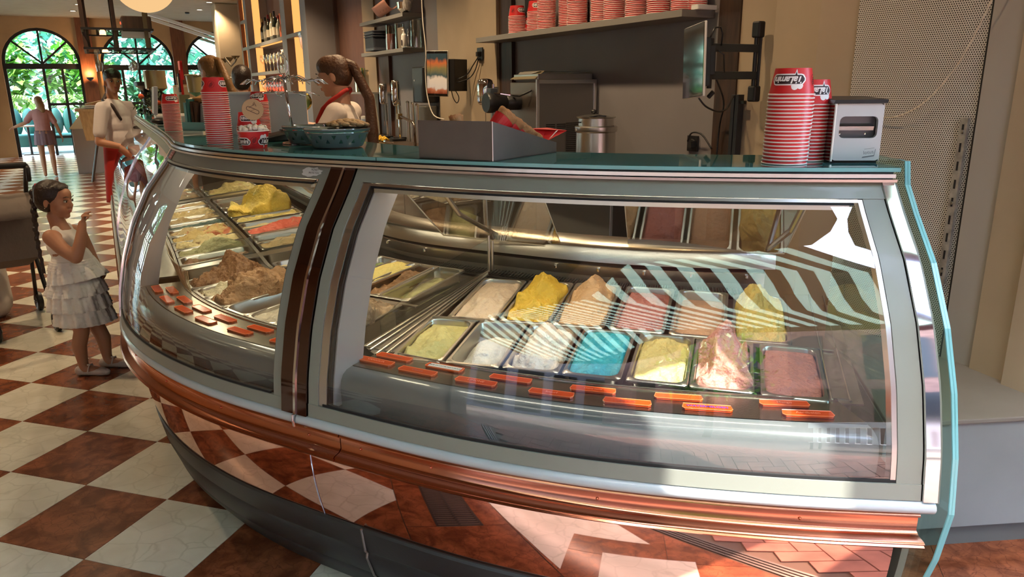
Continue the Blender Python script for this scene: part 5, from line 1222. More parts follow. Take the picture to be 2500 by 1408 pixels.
mb = MB(); mb.tube([(.0,.35,-.15),(.0,.35,.15)], .010, 10); mb.tube([(.012,.365,-.15),(.012,.365,.15)], .008, 8); obj('wall_rail', mb, M['dark'], mt)
for s in (1,-1):
    mb = MB(); mb.b2(-.022,.026,.335,.378,s*.11 if s>0 else -.185,.185 if s>0 else -.11); obj('wall_bracket', mb, M['dark'], mt, bev=.008)
mb = MB(); mb.tube([(.03,.03,.10),(.035,.05,.145),(.03,.09,.15),(.025,.11,.12),(.02,.11,.07)], .004, 6); mb.tube([(.03,.08,.05),(.03,.12,.03),(.03,.13,-.05)], .003, 6); obj('arm_cable', mb, M['dark'], mt, smooth=True)
cable('tablet_cable', [RAB(-1.37,2.98,1.50),RAB(-1.38,3.02,1.46),RAB(-1.36,3.12,1.435),RAB(-1.31,3.22,1.45),RAB(-1.26,3.30,1.50),RAB(-1.22,3.345,1.50)], .0045, M['dark'], 'black cable drooping from the arm tablet to the wall conduit')
cable('tablet_cable', [RAB(-1.24,3.18,1.62),RAB(-1.22,3.28,1.48),RAB(-1.12,3.36,1.36),RAB(-1.10,3.37,1.20)], .0045, M['dark'], 'thin black cable falling past the dark upright')
cable('tablet_cable', [RAB(-.87,3.37,1.26),RAB(-.90,3.37,1.305),RAB(-.98,3.37,1.30),RAB(-1.06,3.37,1.23)], .0045, M['dark'], 'short black cable arching out of the recess socket')
t = W('wall_conduit', 'black vertical double conduit on the beige wall under the swing arm', 'conduit', -1.235, 3.36, 1.06)
mb = MB(); mb.b2(-.026,-.004,-.02,.02,0,.45); mb.b2(.002,.024,-.02,.02,0,.45); obj('rail', mb, mat('conduit_black',(.018,.019,.022),.45), t, bev=.002); mb = MB(); mb.b2(.024,.05,-.01,.01,.405,.42); obj('clip', mb, M['dark'], t)
# steel cream cabinet with black motor arm, mixer, soup kettle
cb = W('steel_cabinet', 'brushed steel freezer cabinet with louvres and black motor', 'machine', .25, 2.95, 1.061)
mb = MB(); mb.b2(-.175,.175,.006,.44,0,.525); obj('body', mb, mat('cabinet_steel',(.24,.20,.17),.35,.85,bump=.05,bscale=120), cb, bev=.004)
mb = MB(); mb.b2(.175,.182,.0,.45,0,.53); obj('side_sheet', mb, mat('side_steel',(.26,.25,.24),.3,.9), cb)
mb = MB(); mb.b2(.178,.190,-.004,.018,0,.54); mb.b2(.178,.190,.43,.45,0,.54); mb.b2(.178,.190,0,.45,.515,.54); obj('edge_frame', mb, M['alu'], cb, bev=.002)
mb = MB(); mb.b2(-.15,.165,.02,.43,.54,.575); mb.add([(-.15,.02,.54),(-.15,.02,.545),(.14,.05,.59),(.14,.43,.59),(-.12,.43,.59),(-.12,.05,.59)], [(1,2,5),(2,3,4,5)]); obj('hood', mb, M['steel'], cb, bev=.003)
mb = MB(); mb.add([(-.16,-.002,.545),(.165,-.002,.545),(.165,.07,.592),(-.10,.07,.592)], [(0,1,2,3)]); obj('sloping_lid', mb, mat('lid_steel',(.62,.55,.36),.3,1), cb, solid=.003)
for k in range(20):
    mb = MB(); mb.box((.186,.30,.03+k*.0125),(.004,.16,.0055),rx=0); obj('louvre', mb, M['black'], cb)
for k in range(3):
    for y in (.07,.15): mb = MB(); mb.b2(.183,.187,y,y+.065,.235+k*.012,.241+k*.012); obj('slot', mb, M['black'], cb)
mb = MB(); My = Matrix.Rotation(pi/2,3,'X'); mb.lathe([(.042,0),(.050,.006),(.050,.10),(.046,.105),(.056,.11),(.060,.12),(.060,.19),(.065,.20),(.065,.235),(.06,.245)], (-.06,.01,.40), 20, My); obj('black_motor', mb, M['dark'], cb, auto=40)
mb = MB(); mb.b2(-.09,-.03,-.215,-.165,.445,.49); obj('switch_box', mb, mat('switch_grey',(.05,.06,.075),.3), cb, bev=.004)
mb = MB(); mb.tube([(-.06,-.18,.49),(-.06,-.18,.515)], .009, 8); mb.tube([(-.03,-.19,.46),(.0,-.16,.455),(.02,-.10,.445)], .006, 6); mb.lathe([(.041,0),(.041,.01)], (-.06,-.08,.40), 20, My); obj('fitting', mb, M['chrome'], cb)
mb = MB(); mb.tube([(-.02,-.06,.445),(.04,-.04,.44),(.09,-.015,.46),(.12,.0,.475)], .006, 6); obj('hose', mb, M['dark'], cb, smooth=True)
mb = MB(); mb.tube([(-.07,-.17,.36),(-.07,-.17,.30)], .018, 12); mb.tube([(-.07,-.17,0),(-.07,-.17,.30)], .022, 12); mb.lathe([(.05,0),(.05,.01)], (-.07,-.17,0), 16); obj('support_column', mb, mat('column_grey',(.36,.35,.33),.35,.6), cb)
mx = W('milkshake_mixer', 'chrome cylinder drink mixer with long spindle beside the pillar', 'mixer', 1.05, 3.08, 1.061)
mb = MB(); mb.lathe([(.042,.37),(.058,.385),(.060,.40),(.060,.52),(.054,.545),(.034,.557),(.01,.56)], n=24); obj('motor_housing', mb, M['chrome'], mx, smooth=True)
mb = MB(); mb.lathe([(.0605,.43),(.0612,.433),(.0605,.436)], n=24, cap=False); obj('band', mb, M['steel2'], mx)
mb = MB(); mb.b2(-.062,-.05,-.02,.02,.46,.50); obj('orange_sticker', mb, mat('orange_sticker',(.45,.14,.03),.5), mx)
mb = MB(); mb.tube([(0,0,.37),(0,0,.16)], .0035, 8); mb.lathe([(.006,.135),(.010,.14),(.010,.155),(.005,.165)], n=12); mb.lathe([(.009,.18),(.009,.195)], n=10); obj('spindle', mb, mat('brass_steel',(.5,.42,.28),.2,1), mx)
mb = MB(); mb.b2(-.02,.05,.05,.09,0,.50); mb.b2(-.07,.07,-.07,.09,0,.02); obj('stand', mb, M['steel2'], mx, bev=.004)
kt = W('soup_kettle', 'round stainless steel kettle with lifted lid and black knob', 'kettle', -.40, 3.08, 1.061)
mb = MB(); mb.lathe([(.096,0),(.098,.02),(.098,.235),(.103,.24),(.105,.245),(.105,.268),(.100,.272),(.094,.272),(.094,.24)], n=36); obj('body', mb, M['steel'], kt, auto=35)
mb = MB(); mb.lathe([(.088,.272),(.088,.315),(.096,.318),(.098,.324),(.06,.333),(.012,.338),(.001,.338)], n=36, cap=False); obj('lid', mb, M['steel'], kt, auto=35)
mb = MB(); mb.ell((-.02,-.0,.352), (.015,.015,.014), 12, 8); obj('knob', mb, M['dark'], kt, smooth=True)
mb = MB(); mb.tube([(.05,-.075,.325),(.085,-.045,.335),(.10,-.01,.33)], .004, 6); mb.b2(-.02,.0,-.093,-.090,.29,.298); obj('handle', mb, M['dark'], kt)
kt.scale = (1.18,1.18,1.0)
# multi spindle drink mixers, tap, bottle, teapot, cloth, straws
for k,(a,b,s,lab) in enumerate(((3.43,3.10,1,'leftmost chrome drink mixer behind the right worker'),(3.15,3.14,.95,'middle chrome drink mixer in the row of three'),(2.95,3.06,1.05,'foremost chrome drink mixer with a bracket'))):
    t = W('drink_mixer', lab, 'mixer', a, b, 1.061); mb = MB(); mb.lathe([(.028,.34*s),(.036,.35*s),(.040,.37*s),(.040,.52*s),(.034,.54*s),(.01,.545*s)], n=20); obj('motor_housing', mb, M['chrome'], t, smooth=True)
    mb = MB(); mb.tube([(.0,.03,.0),(.0,.03,.46*s)], .014, 10); mb.tube([(0,0,.34*s),(0,0,.12)], .004, 6); obj('column', mb, M['chrome'], t); mb = MB(); mb.prism(rrect(.06,.07,.02),0,.02); obj('base', mb, M['dark'], t)
for k in range(3):
    t = W('chrome_post', ('chrome post, %s from the left in the rail by the sink' % ('first','second','third')[k]), 'post', 2.80-.12*k, 3.12, 1.061); mb = MB(); mb.tube([(0,0,0),(0,0,.36-.01*k)], .017, 12); obj('tube', mb, M['alu'], t); mb = MB(); mb.lathe([(.018,.36-.01*k),(.014,.375-.01*k),(.001,.38-.01*k)], n=12); obj('cap', mb, M['chrome'], t)
t = W('swan_tap', 'bent chrome tap spout over the back counter sink', 'tap', 2.55, 2.95, 1.061); mb = MB(); mb.tube([(.35,0,0),(.35,0,.16),(.34,0,.19),(.30,0,.205),(.10,0,.235),(0,0,.245),(-.02,0,.255)], .012, 10); obj('spout', mb, mat('tap_steel',(.30,.24,.20),.2,1), t, smooth=True); mb = MB(); mb.b2(-.05,.0,-.02,.02,.22,.27); mb.tube([(-.02,-.02,.27),(-.035,-.02,.33),(.02,-.02,.37)],.004,6); obj('valve', mb, mat('brass',(.40,.28,.12),.3,1), t)
t = W('towel_dispenser', 'large black rounded dispenser hanging behind the wall tablet', 'dispenser', 2.83, 3.32, 1.42); mb = MB(); mb.prism(rrect(.15,.08,.03),0,.33); obj('case', mb, M['dark'], t, bev=.01); mb = MB(); mb.b2(-.085,-.06,-.083,-.08,.20,.215); obj('mark', mb, M['grey'], t)
t = W('grey_bin_bag', 'grey bin bag gathered under the black dispenser', 'bag', 2.80, 3.30, 1.062); mb = MB(); mb.prism(rrect(.15,.07,.03),0,.33); obj('bag_skin', mb, mat('bag_grey',(.10,.10,.095),.5,bump=.6,bscale=14), t, bev=.01)
t = W('blue_bottle', 'blue and white cleaning bottle near the worker\'s ponytail', 'bottle', 3.73, 2.97, 1.061); mb = MB(); mb.lathe([(.030,0),(.032,.01),(.032,.17),(.026,.19)], n=18); obj('bottle', mb, mat('bottle_blue',(.10,.16,.30),.4,col2=(.45,.50,.55),vscale=14), t, auto=40); mb = MB(); mb.lathe([(.026,.19),(.024,.215),(.001,.218)], n=18, cap=False); obj('cap', mb, M['white'], t)
t = W('steel_teapot', 'small round polished steel pot with a pointed knob', 'pot', 3.46, 2.97, 1.061); mb = MB(); mb.lathe([(.03,0),(.045,.01),(.058,.05),(.052,.09),(.035,.115),(.032,.118),(.012,.132),(.005,.134),(.005,.145),(.009,.150),(.001,.158)], n=24, cap=False); obj('body', mb, mat('warm_chrome',(.62,.55,.42),.08,1), t, smooth=True)
mb = MB(); random.seed(8); 
for k in range(9): x = -.09+.022*k; mb.tube([(x,-.03+random.uniform(-.01,.01),.004),(x+.008,-.01,.03+random.uniform(0,.02)),(x+.012,.015,.008)], .012, 6)
mb.tube([(-.13,-.05,.004),(-.08,-.04,.010),(-.03,-.03,.016)], .010, 6)
single('yellow_cloth', mb, mat('yellow_cloth',(.62,.38,.03),.8,bump=.4,bscale=40), 'crumpled yellow cloth on the back counter', 'cloth', RAB(2.95,2.92,1.062), RZ, smooth=True)
mb = MB(); mb.tube([(-.14,0,.015),(-.10,0,.018),(.06,0,.016),(.10,0,.02)], [.016,.011,.009,.006], 8); single('chrome_scoop', mb, M['chrome'], 'chrome scoop handle lying on the back counter edge', 'scoop', RAB(2.55,2.84,1.062), RZ, smooth=True)
t = W('small_wall_shelf', 'thin grey shelf under the straw container', 'shelf', 4.2, 3.05, 1.50); mb = MB(); mb.b2(-.32,.30,0,.33,0,.018); obj('board', mb, M['shelf'], t)
t = W('straw_container', 'clear cylinder packed with coloured drinking straws', 'straws', 4.36, 3.17, 1.519); mb = MB(); mb.lathe([(.085,0),(.085,.24),(.083,.24),(.083,.004),(.001,.004)], n=24, cap=False); obj('container', mb, M['glassware'], t, smooth=False)
random.seed(2); sc_ = [mat('straw_%s' % n_, c_, .4) for n_,c_ in (('yellow',(.50,.42,.06)),('green',(.12,.28,.12)),('teal',(.05,.25,.28)),('pale',(.42,.42,.34)))]
for k in range(28):
    t_, r = random.uniform(0,2*pi), .07*math.sqrt(random.random()); mb = MB(); mb.tube([(r*cos(t_),r*sin(t_),.006),(r*cos(t_)*1.05,r*sin(t_)*1.05,.262)], .0055, 6); obj('straw', mb, sc_[k % 4], t)
# back bar display with lit columns, shelves, bottles and glasses
wu = W('bar_display', 'tall dark display unit with glowing vertical light columns', 'shelving', 8.5, 3.0, 0)
lit = glow('warm_tube_light', (1.0,.40,.11), .62); redlit = glow('red_strip_light', (1,.05,.02), 2)
mb = MB(); mb.b2(-2.55,2.55,.36,.40,0,3.28); obj('back_board', mb, mat('unit_back',(.11,.07,.06),.5), wu)
for x0,x1 in ((-1.98,-1.74),(1.00,1.30),(2.20,2.50),(-2.55,-2.40)):
    mb = MB(); mb.b2(x0,x1,.0,.36,0,3.28); obj('upright', mb, M['niche'] if x0 > -2 else M['redwood'], wu)
for x in (-2.24,-1.34,1.62):
    mb = MB(); mb.tube([(x-.04,.10,3.2),(x-.02,.10,2.4),(x,.10,1.6),(x+.03,.10,.95)], .060, 14); obj('light_column', mb, lit, wu, smooth=True)
for z in (2.30,1.84,1.40):
    mb = MB(); mb.b2(-1.74,1.00,.0,.36,z-.05,z); obj('shelf_board', mb, M['shelf'], wu)
for z in (2.30,1.37):
    mb = MB(); mb.b2(1.30,2.20,.0,.36,z-.05,z); obj('shelf_board', mb, M['shelf'], wu)
for z in (2.76,2.30,1.84,1.40):
    mb = MB(); mb.b2(-2.40,-1.98,.0,.36,z-.05,z); obj('shelf_board', mb, M['shelf'], wu)
mb = MB(); mb.b2(-.8,.95,.02,.05,2.235,2.25); obj('light_strip', mb, lit, wu)
mb = MB(); mb.b2(-.9,.95,.30,.33,1.775,1.79); obj('red_light_strip', mb, redlit, wu)
random.seed(11); bcs = [mat('bottle_glass_%s' % n_, c_, .12, coat=.5) for n_,c_ in (('dark',(.015,.018,.012)),('green',(.03,.07,.035)),('clear',(.30,.30,.25)),('amber',(.16,.06,.02)))]
caps = [mat('foil_gold',(.45,.32,.12),.3,.8), mat('foil_red',(.28,.02,.02),.4), M['black']]
labm = mat('bottle_label',(.45,.38,.28),.7)
def bottle(a, b, z, h, k, lab):
    t = W('bottle', lab, 'bottle', a, b, z, 'bottles on the display unit'); r = .042
    mb = MB(); mb.lathe([(r,0),(r,h*.58),(r*.8,h*.66),(r*.34,h*.74),(r*.32,h*.9)], n=14); obj('glass', mb, bcs[k % 4], t, smooth=True)
    mb = MB(); mb.lathe([(r*.38,h*.86),(r*.38,h),(.001,h)], n=10, cap=False); obj('cap', mb, caps[k % 3], t)
    mb = MB(); mb.lathe([(r+.001,h*.18),(r+.001,h*.45)], n=14, cap=False); obj('paper_label', mb, labm, t)
for k in range(13): bottle(9.50-k*.125+random.uniform(-.02,.02), 3.12+.10*(k % 2), 2.302, .40+random.uniform(-.05,.04), k, 'wine or spirit bottle crowded on the top display shelf')
bottle(9.88, 3.08, 2.302, .30, 2, 'short pale bottle standing alone before the light column')
mb = MB(); mb.b2(-.13,.13,0,.01,0,.33); t = W('orange_poster', 'orange card with a cut-out leaning before the bottles', 'card', 7.72, 3.06, 2.302); mb = MB(); mb.prism([(-.15,0),(.14,0),(.16,.10),(.12,.20),(.15,.34),(-.14,.34),(-.08,.20),(-.16,.12)], -.006, .006, Matrix.Rotation(pi/2,3,'X')); obj('card', mb, mat('poster_orange',(.60,.10,.02),.5), t)
mb = MB(); mb.tube([(.08*cos(q_),-.010,.13+.06*sin(q_)) for q_ in np.linspace(1.9,4.6,10)], .006, 4); obj('white_curve', mb, M['cone'], t)
def wineglass_mesh(h=.20, r=.036):
    mb = MB(); mb.lathe([(.032,0),(.030,.003),(.004,.008),(.0035,h*.45),(.012,h*.50),(r,h*.68),(r*.95,h*.85),(r*.82,h)], n=12, cap=False); return mesh_of(mb, M['glassware'], True)
wg = wineglass_mesh(); random.seed(12)
for (z, a0, n_, lab, grp) in ((1.842,9.45,22,'stemmed glass on the middle display shelf','stemmed glasses on the middle shelf'),(1.402,9.45,28,'stemmed glass lit red on the lowest display shelf','stemmed glasses on the red lit shelf')):
    for k in range(n_):
        o = D.objects.new('wine_glass', wg); link(o); o.location = RAB(a0-.045-k*.085*(22/n_ if n_ > 22 else 1)*1.15+random.uniform(-.01,.01), 3.06+.09*(k % 3), z); s_g = 1.35; o.scale = (s_g,s_g,s_g); tag(o, lab, 'glass', grp)
for k,(a,h) in enumerate(((7.95,.30),(7.72,.26))):
    t = W('decanter', ('clear glass decanter, %s of the two on the middle display shelf' % ('left','right')[k]), 'decanter', a, 3.10, 1.842); mb = MB(); mb.lathe([(.07,0),(.075,.02),(.07,.14),(.03,.20),(.03,h-.03),(.045,h)], n=16, cap=False); obj('glass', mb, M['glassware'], t, smooth=True)
t = W('cocktail_glass', 'tall amber lit cocktail glass in the narrow display bay', 'glass', 6.42, 3.08, 1.90); mb = MB(); mb.lathe([(.07,0),(.02,.02),(.015,.12),(.07,.20),(.10,.38)], n=18, cap=False); obj('glass', mb, M['glassware'], t, smooth=True)
for a_, z, c_, e in ((8.5,2.15,(1,.55,.2),5),(8.4,1.74,(1,.06,.03),7)): 
    o = lamp('shelf_light', 'AREA', RAB(a_,3.12,z-.02+.02), e, c_, 1.6, (0,0,RZ)); o.data.shape = 'RECTANGLE'; o.data.size_y = .05
# ================================================================ PEOPLE
def cap_(mb, p0, r0, p1, r1, n=12):
    p0, p1 = Vector(p0), Vector(p1); mb.tube([p0,p1], [r0,r1], n); mb.ell(p0,(r0,)*3,n,8); mb.ell(p1,(r1,)*3,n,8)
def chain(mb, pts, n=12):
    for a, b in zip(pts, pts[1:]): cap_(mb, a[0], a[1], b[0], b[1], n)
def blob(name, mb, m, parent, vox=.006, sm=6, label=None, fac=.6):
    o = obj(name, mb, m, parent, smooth=True, label=label)
    r = o.modifiers.new('r','REMESH'); r.mode = 'VOXEL'; r.voxel_size = vox; r.use_smooth_shade = True
    s = o.modifiers.new('s','SMOOTH'); s.iterations = sm; s.factor = fac
    mt_ = o.data.materials[0]; realize(o)
    if not o.data.materials: o.data.materials.append(mt_)
    o.data.polygons.foreach_set('use_smooth',[True]*len(o.data.polygons)); return o
def rotm(yaw_=0, pitch_=0, roll_=0): return Matrix.Rotation(yaw_,3,'Z') @ Matrix.Rotation(pitch_,3,'Y') @ Matrix.Rotation(roll_,3,'X')
def head(mb, c, R, s=1.0, child=False):
    """face looks along R*(+x); s=1 is an adult head 0.225 m tall"""
    c = Vector(c); P = lambda x,y,z: c + R@Vector((x,y,z))*s
    E = lambda x,y,z,a,b,d,n=16: mb.ell(P(x,y,z),(a*s,b*s,d*s),n,12,R)
    E(-.012,0,.030,.092,.074,.082); E(.022,0,-.005,.066,.060,.085); E(.040,0,-.052,.046,.044,.045)
    E(.066,0,-.082,.020,.022,.018)                                   # chin
    if child: E(.045,.030,-.035,.038,.032,.034); E(.045,-.030,-.035,.038,.032,.034); E(.048,0,.045,.040,.052,.040)
    else: E(.052,.026,-.022,.026,.024,.026); E(.052,-.026,-.022,.026,.024,.026)
    mb.tube([P(.078,0,.022),P(.090,0,.004),P(.106 if not child else .101,0,-.014)],[.008*s,.009*s,.011*s],8); E(.102 if not child else .097,0,-.018,.011,.013,.009,10)
    E(.088,.008,-.022,.010,.008,.006,8); E(.088,-.008,-.022,.010,.008,.006,8)
    E(.086,0,-.046,.010,.020,.0055,12); E(.083,0,-.055,.011,.018,.006,12); E(.072,.020,.027,.014,.020,.007,10); E(.072,-.020,.027,.014,.020,.007,10)
    for sg in (1,-1): mb.ell(P(-.012,sg*.074,-.008),(.018*s,.008*s,.029*s),12,8,R@Matrix.Rotation(sg*.25,3,'Z'))
    return P
def face_parts(t, c, R, s, child=False, sides=(1,-1), lips=True):
    c = Vector(c); P = lambda x,y,z: c + R@Vector((x,y,z))*s
    for sg in sides:
        mb = MB(); mb.ell(P(.079,sg*.029,.010),(.010*s,.0125*s,.008*s),12,8,R); obj('eye', mb, mat('eye_white',(.55,.50,.47),.2) if 'eye_white' not in D.materials else D.materials['eye_white'], t, smooth=True)
        mb = MB(); mb.ell(P(.0865,sg*.030,.010),(.004*s,.0058*s,.006*s),10,6,R); obj('iris', mb, M['eye'], t, smooth=True)
        mb = MB(); mb.tube([P(.078,sg*.045,.016),P(.0895,sg*.032,.0195),P(.088,sg*.016,.015)],.0016*s,5); obj('eyelashes', mb, M['eye'], t)
        mb = MB(); mb.tube([P(.076,sg*.046,.033),P(.088,sg*.034,.039),P(.092,sg*.016,.035)],[.0016*s,.003*s,.002*s],5); obj('eyebrow', mb, M['hair'], t)
    if lips: mb = MB(); mb.ell(P(.0905,0,-.0455),(.0065*s,.019*s,.0035*s),12,6,R); mb.ell(P(.0885,0,-.0535),(.0075*s,.016*s,.0045*s),12,6,R); obj('lips', mb, M['lips'], t, smooth=True)
def hand(mb, w_, d, up_, s=1.0, curl=.35, point=False, side=1):
    """w_ wrist, d direction of the palm, up_ back of the hand"""
    w_ = Vector(w_); d = Vector(d).normalized(); u = Vector(up_); u = (u-d*u.dot(d)).normalized(); x = d.cross(u)*side
    Rm = Matrix((d,x,u)).transposed(); mb.ell(w_+d*.042*s, (.046*s,.036*s,.014*s), 12, 8, Rm); cap_(mb, w_-d*.02*s, .023*s, w_+d*.02*s, .024*s, 10)
    for k,(o_,l) in enumerate(((-.027,.060),(-.009,.072),(.010,.068),(.027,.052))):
        cu = curl if not (point and k == 0) else .05
        if point and k > 0: cu = 1.35
        p = w_+d*(.080-abs(o_)*.3)*s+x*o_*s; dd = d.copy(); pts = [(w_+d*.045*s+x*o_*.8*s,.0085*s),(p,.0085*s)]
        for seg,f in enumerate((.42,.33,.25)):
            dd = (Matrix.Rotation(-cu*(1 if seg else .7),3,u.cross(dd).normalized())@dd) if False else (dd*cos(cu)-u*sin(cu)).normalized() if seg == 0 else (dd*cos(cu)-(u-dd*u.dot(dd)).normalized()*sin(cu)).normalized()
            p = p+dd*l*f*s; pts.append((p,(.0080-.0012*seg)*s))
        chain(mb, pts, 8)
    th_ = w_+d*.018*s-x*.026*s; chain(mb, [(th_,.012*s),(th_+(d*.6-x*.8)*.030*s,.011*s),(th_+(d*.9-x*.75-u*.3)*.055*s,.0085*s)], 8)
def shoe(t, p, dir_, L_, m, name='shoe', h=.05, label=None):
    dr = math.atan2(dir_[1], dir_[0]); Rm = Matrix.Rotation(dr,3,'Z'); mb = MB(); P = lambda x,y,z: Vector(p)+Rm@Vector((x,y,z))
    chain(mb, [(P(-.25*L_,0,h*.55),h*.50),(P(.15*L_,0,h*.48),h*.48),(P(.55*L_,0,h*.36),h*.40)]); mb.v = [(x,y,max(z,p[2]+.003)) for x,y,z in mb.v]
    return blob(name, mb, m, t, .005, 3, label)

# ---- the little girl in white
g = thing('person', 'small girl in a tiered white dress pointing at the gelato glass', 'person', (-.19,.64,0), rad(16.7))
R = rotm(rad(-3), rad(8)); hc = (-.068,.0,.985)
mb = MB(); head(mb, hc, R, .90, True)
chain(mb, [((-.085,0,.90),.040),((-.075,0,.86),.042),((-.060,0,.80),.055)])
mb.ell((-.055,0,.74),(.075,.105,.10)); mb.ell((-.03,0,.62),(.095,.10,.10)); mb.ell((-.02,0,.50),(.10,.11,.09))
for sg, sx_ in ((-1,0),(1,.0)):
    hip = (-.02,sg*.052,.46); kn = (-.01+(.02 if sg > 0 else 0),sg*.058,.26); an = (-.03+(.07 if sg > 0 else 0),sg*.062,.065)
    chain(mb, [(hip,.062),((-.015,sg*.055,.34),.052),(kn,.041),((an[0]-.005,an[1],.18),.040),(an,.026)])
    chain(mb, [(an,.026),((an[0]+.01,an[1],.035),.028),((an[0]+.09,an[1],.025),.022)])
# near arm (towards the camera, -y) raised with a pointing finger
sh_, el, wr_ = (-.055,-.115,.805), (.075,-.140,.70), (.112,-.095,.872)
chain(mb, [((-.055,-.09,.80),.040),(sh_,.042),((.01,-.135,.745),.037),(el,.034),((.10,-.125,.77),.031),(wr_,.021)])
hand(mb, wr_, (.35,.10,.95), (-.9,-.1,.4), .60, .9, False, 1)
chain(mb, [((.118,-.095,.915),.0075),((.135,-.09,.93),.007),((.160,-.085,.935),.0062)],8)
chain(mb, [((-.055,.09,.80),.038),((-.04,.12,.79),.038),((-.02,.14,.70),.032),((.02,.12,.62),.026),((.06,.09,.57),.019)])
hand(mb, (.06,.09,.57), (.6,-.3,-.6), (0,.9,.1), .58, .8)
blob('body', mb, M['skin'], g, .0045, 4)
face_parts(g, hc, R, .90, True)
mb = MB(); P = lambda x,y,z: Vector(hc)+R@Vector((x,y,z))*.9
mb.ell(P(-.028,0,.040),(.088,.077,.076),20,14,R); mb.ell(P(-.045,0,.005),(.070,.073,.075),18,12,R); mb.ell(P(.035,0,.088),(.030,.055,.018),14,8,R@Matrix.Rotation(.6,3,'Y'))
mb.ell(P(-.108,0,.060),(.026,.026,.026)); blob('hair', mb, M['hair'], g, .006, 3)
mb = MB(); z0 = Vector(P(-.125,0,.055))
for k in range(17):
    q_ = k/16; c_ = z0+Vector((-.012-.025*sin(q_*2.2),0,-.02-.40*q_)); off = .006*(1 if k % 2 else -1)*(1-.5*q_)
    mb.ell(c_+Vector((0,off,0)), (.019*(1-.45*q_),.017*(1-.4*q_),.021), 12, 8, Matrix.Rotation(off*40,3,'X'))
for k in (-1,0,1): cap_(mb, z0+Vector((-.03,0,-.42)), .007, z0+Vector((-.035+.012*k,0,-.475)), .003)
blob('braid', mb, M['hair'], g, .004, 1)
mb = MB(); mb.lathe([(.020,-.008),(.027,0),(.020,.008)], P(-.100,0,.066), 16, Matrix.Rotation(1.0,3,'Y'), cap=False); obj('hair_tie', mb, M['red'], g, smooth=True)
mb = MB(); mb.ell(P(-.012,-.082,-.036),(.003,.003,.003),8,6); obj('earring', mb, M['chrome'], g)
wc = mat('ruffled_white_cotton',(.80,.77,.75),.85,bump=.35,bscale=45)
mb = MB(); chain(mb, [((-.060,-.055,.835),.022),((-.058,-.06,.80),.03)]); chain(mb, [((-.060,.055,.835),.022),((-.058,.06,.80),.03)])
mb.ell((-.055,0,.745),(.086,.108,.095)); mb.ell((-.03,0,.64),(.106,.112,.11)); blob('bodice', mb, wc, g, .005, 4)
def ruffle(name, z1, z0, rx1, ry1, rx0, ry0, cx1, cx0, k=15, amp=.010, seed=0, m=wc, par=None, tilt_=0):
    mb = MB(); P = []; n = 128; rows = 12
    for j in range(rows+1):
        q_ = j/rows; row = []
        for i in range(n+1):
            t = 2*pi*i/n; a = amp*q_**.8*(sin(k*t+seed)+.5*sin(2.3*k*t+seed*2)) + .002*sin(j*2.2)
            row.append((cx1+(cx0-cx1)*q_+(rx1+(rx0-rx1)*q_**.7+a)*cos(t), (ry1+(ry0-ry1)*q_**.7+a)*sin(t), z1+(z0-z1)*q_+tilt_*q_*cos(t)+.003*sin(k*t+seed)*q_))
        P.append(row)
    mb.grid(P); return obj(name, mb, m, par or g, smooth=True, solid=.003)
ruffle('ruffle', .665, .605, .100, .108, .125, .125, -.03, -.025, 16, .006, 1)
ruffle('ruffle', .635, .548, .105, .112, .150, .142, -.03, -.015, 13, .009, 2, tilt_=.022)
ruffle('ruffle', .560, .470, .112, .118, .155, .145, -.03, -.035, 15, .008, 3)
ruffle('ruffle', .500, .385, .130, .130, .158, .150, -.035, -.030, 14, .009, 4)
ruffle('ruffle', .420, .305, .125, .125, .158, .150, -.02, -.012, 12, .008, 5)
lin = mat('dress_lining',(.62,.58,.56),.9); mb = MB(); mb.lathe([(.10,.60),(.13,.40),(.135,.34)], (-.02,0,0), 32, cap=False); obj('lining', mb, lin, g, smooth=True)
for k,(x,y) in enumerate(((-.03,-.062),(.04,.062))):
    sm_ = mat('silver_shoe',(.55,.47,.44),.45,.15,bump=.3,bscale=150) if 'silver_shoe' not in D.materials else D.materials['silver_shoe']
    mb = MB(); chain(mb, [((x-.025,y,.028),.028),((x+.03,y,.024),.026),((x+.105,y,.020),.026),((x+.125,y,.018),.020)]); mb.v = [(a,b,max(c,.003)) for a,b,c in mb.v]; blob('shoe', mb, sm_, g, .004, 2)
    mb = MB(); mb.tube([(x+.035,y-.03,.03),(x+.04,y-.015,.062),(x+.04,y+.015,.062),(x+.035,y+.03,.03)],.004,6); mb.ell((x+.04,y-.018,.068),(.010,.006,.006)); obj('shoe_strap', mb, sm_, g)

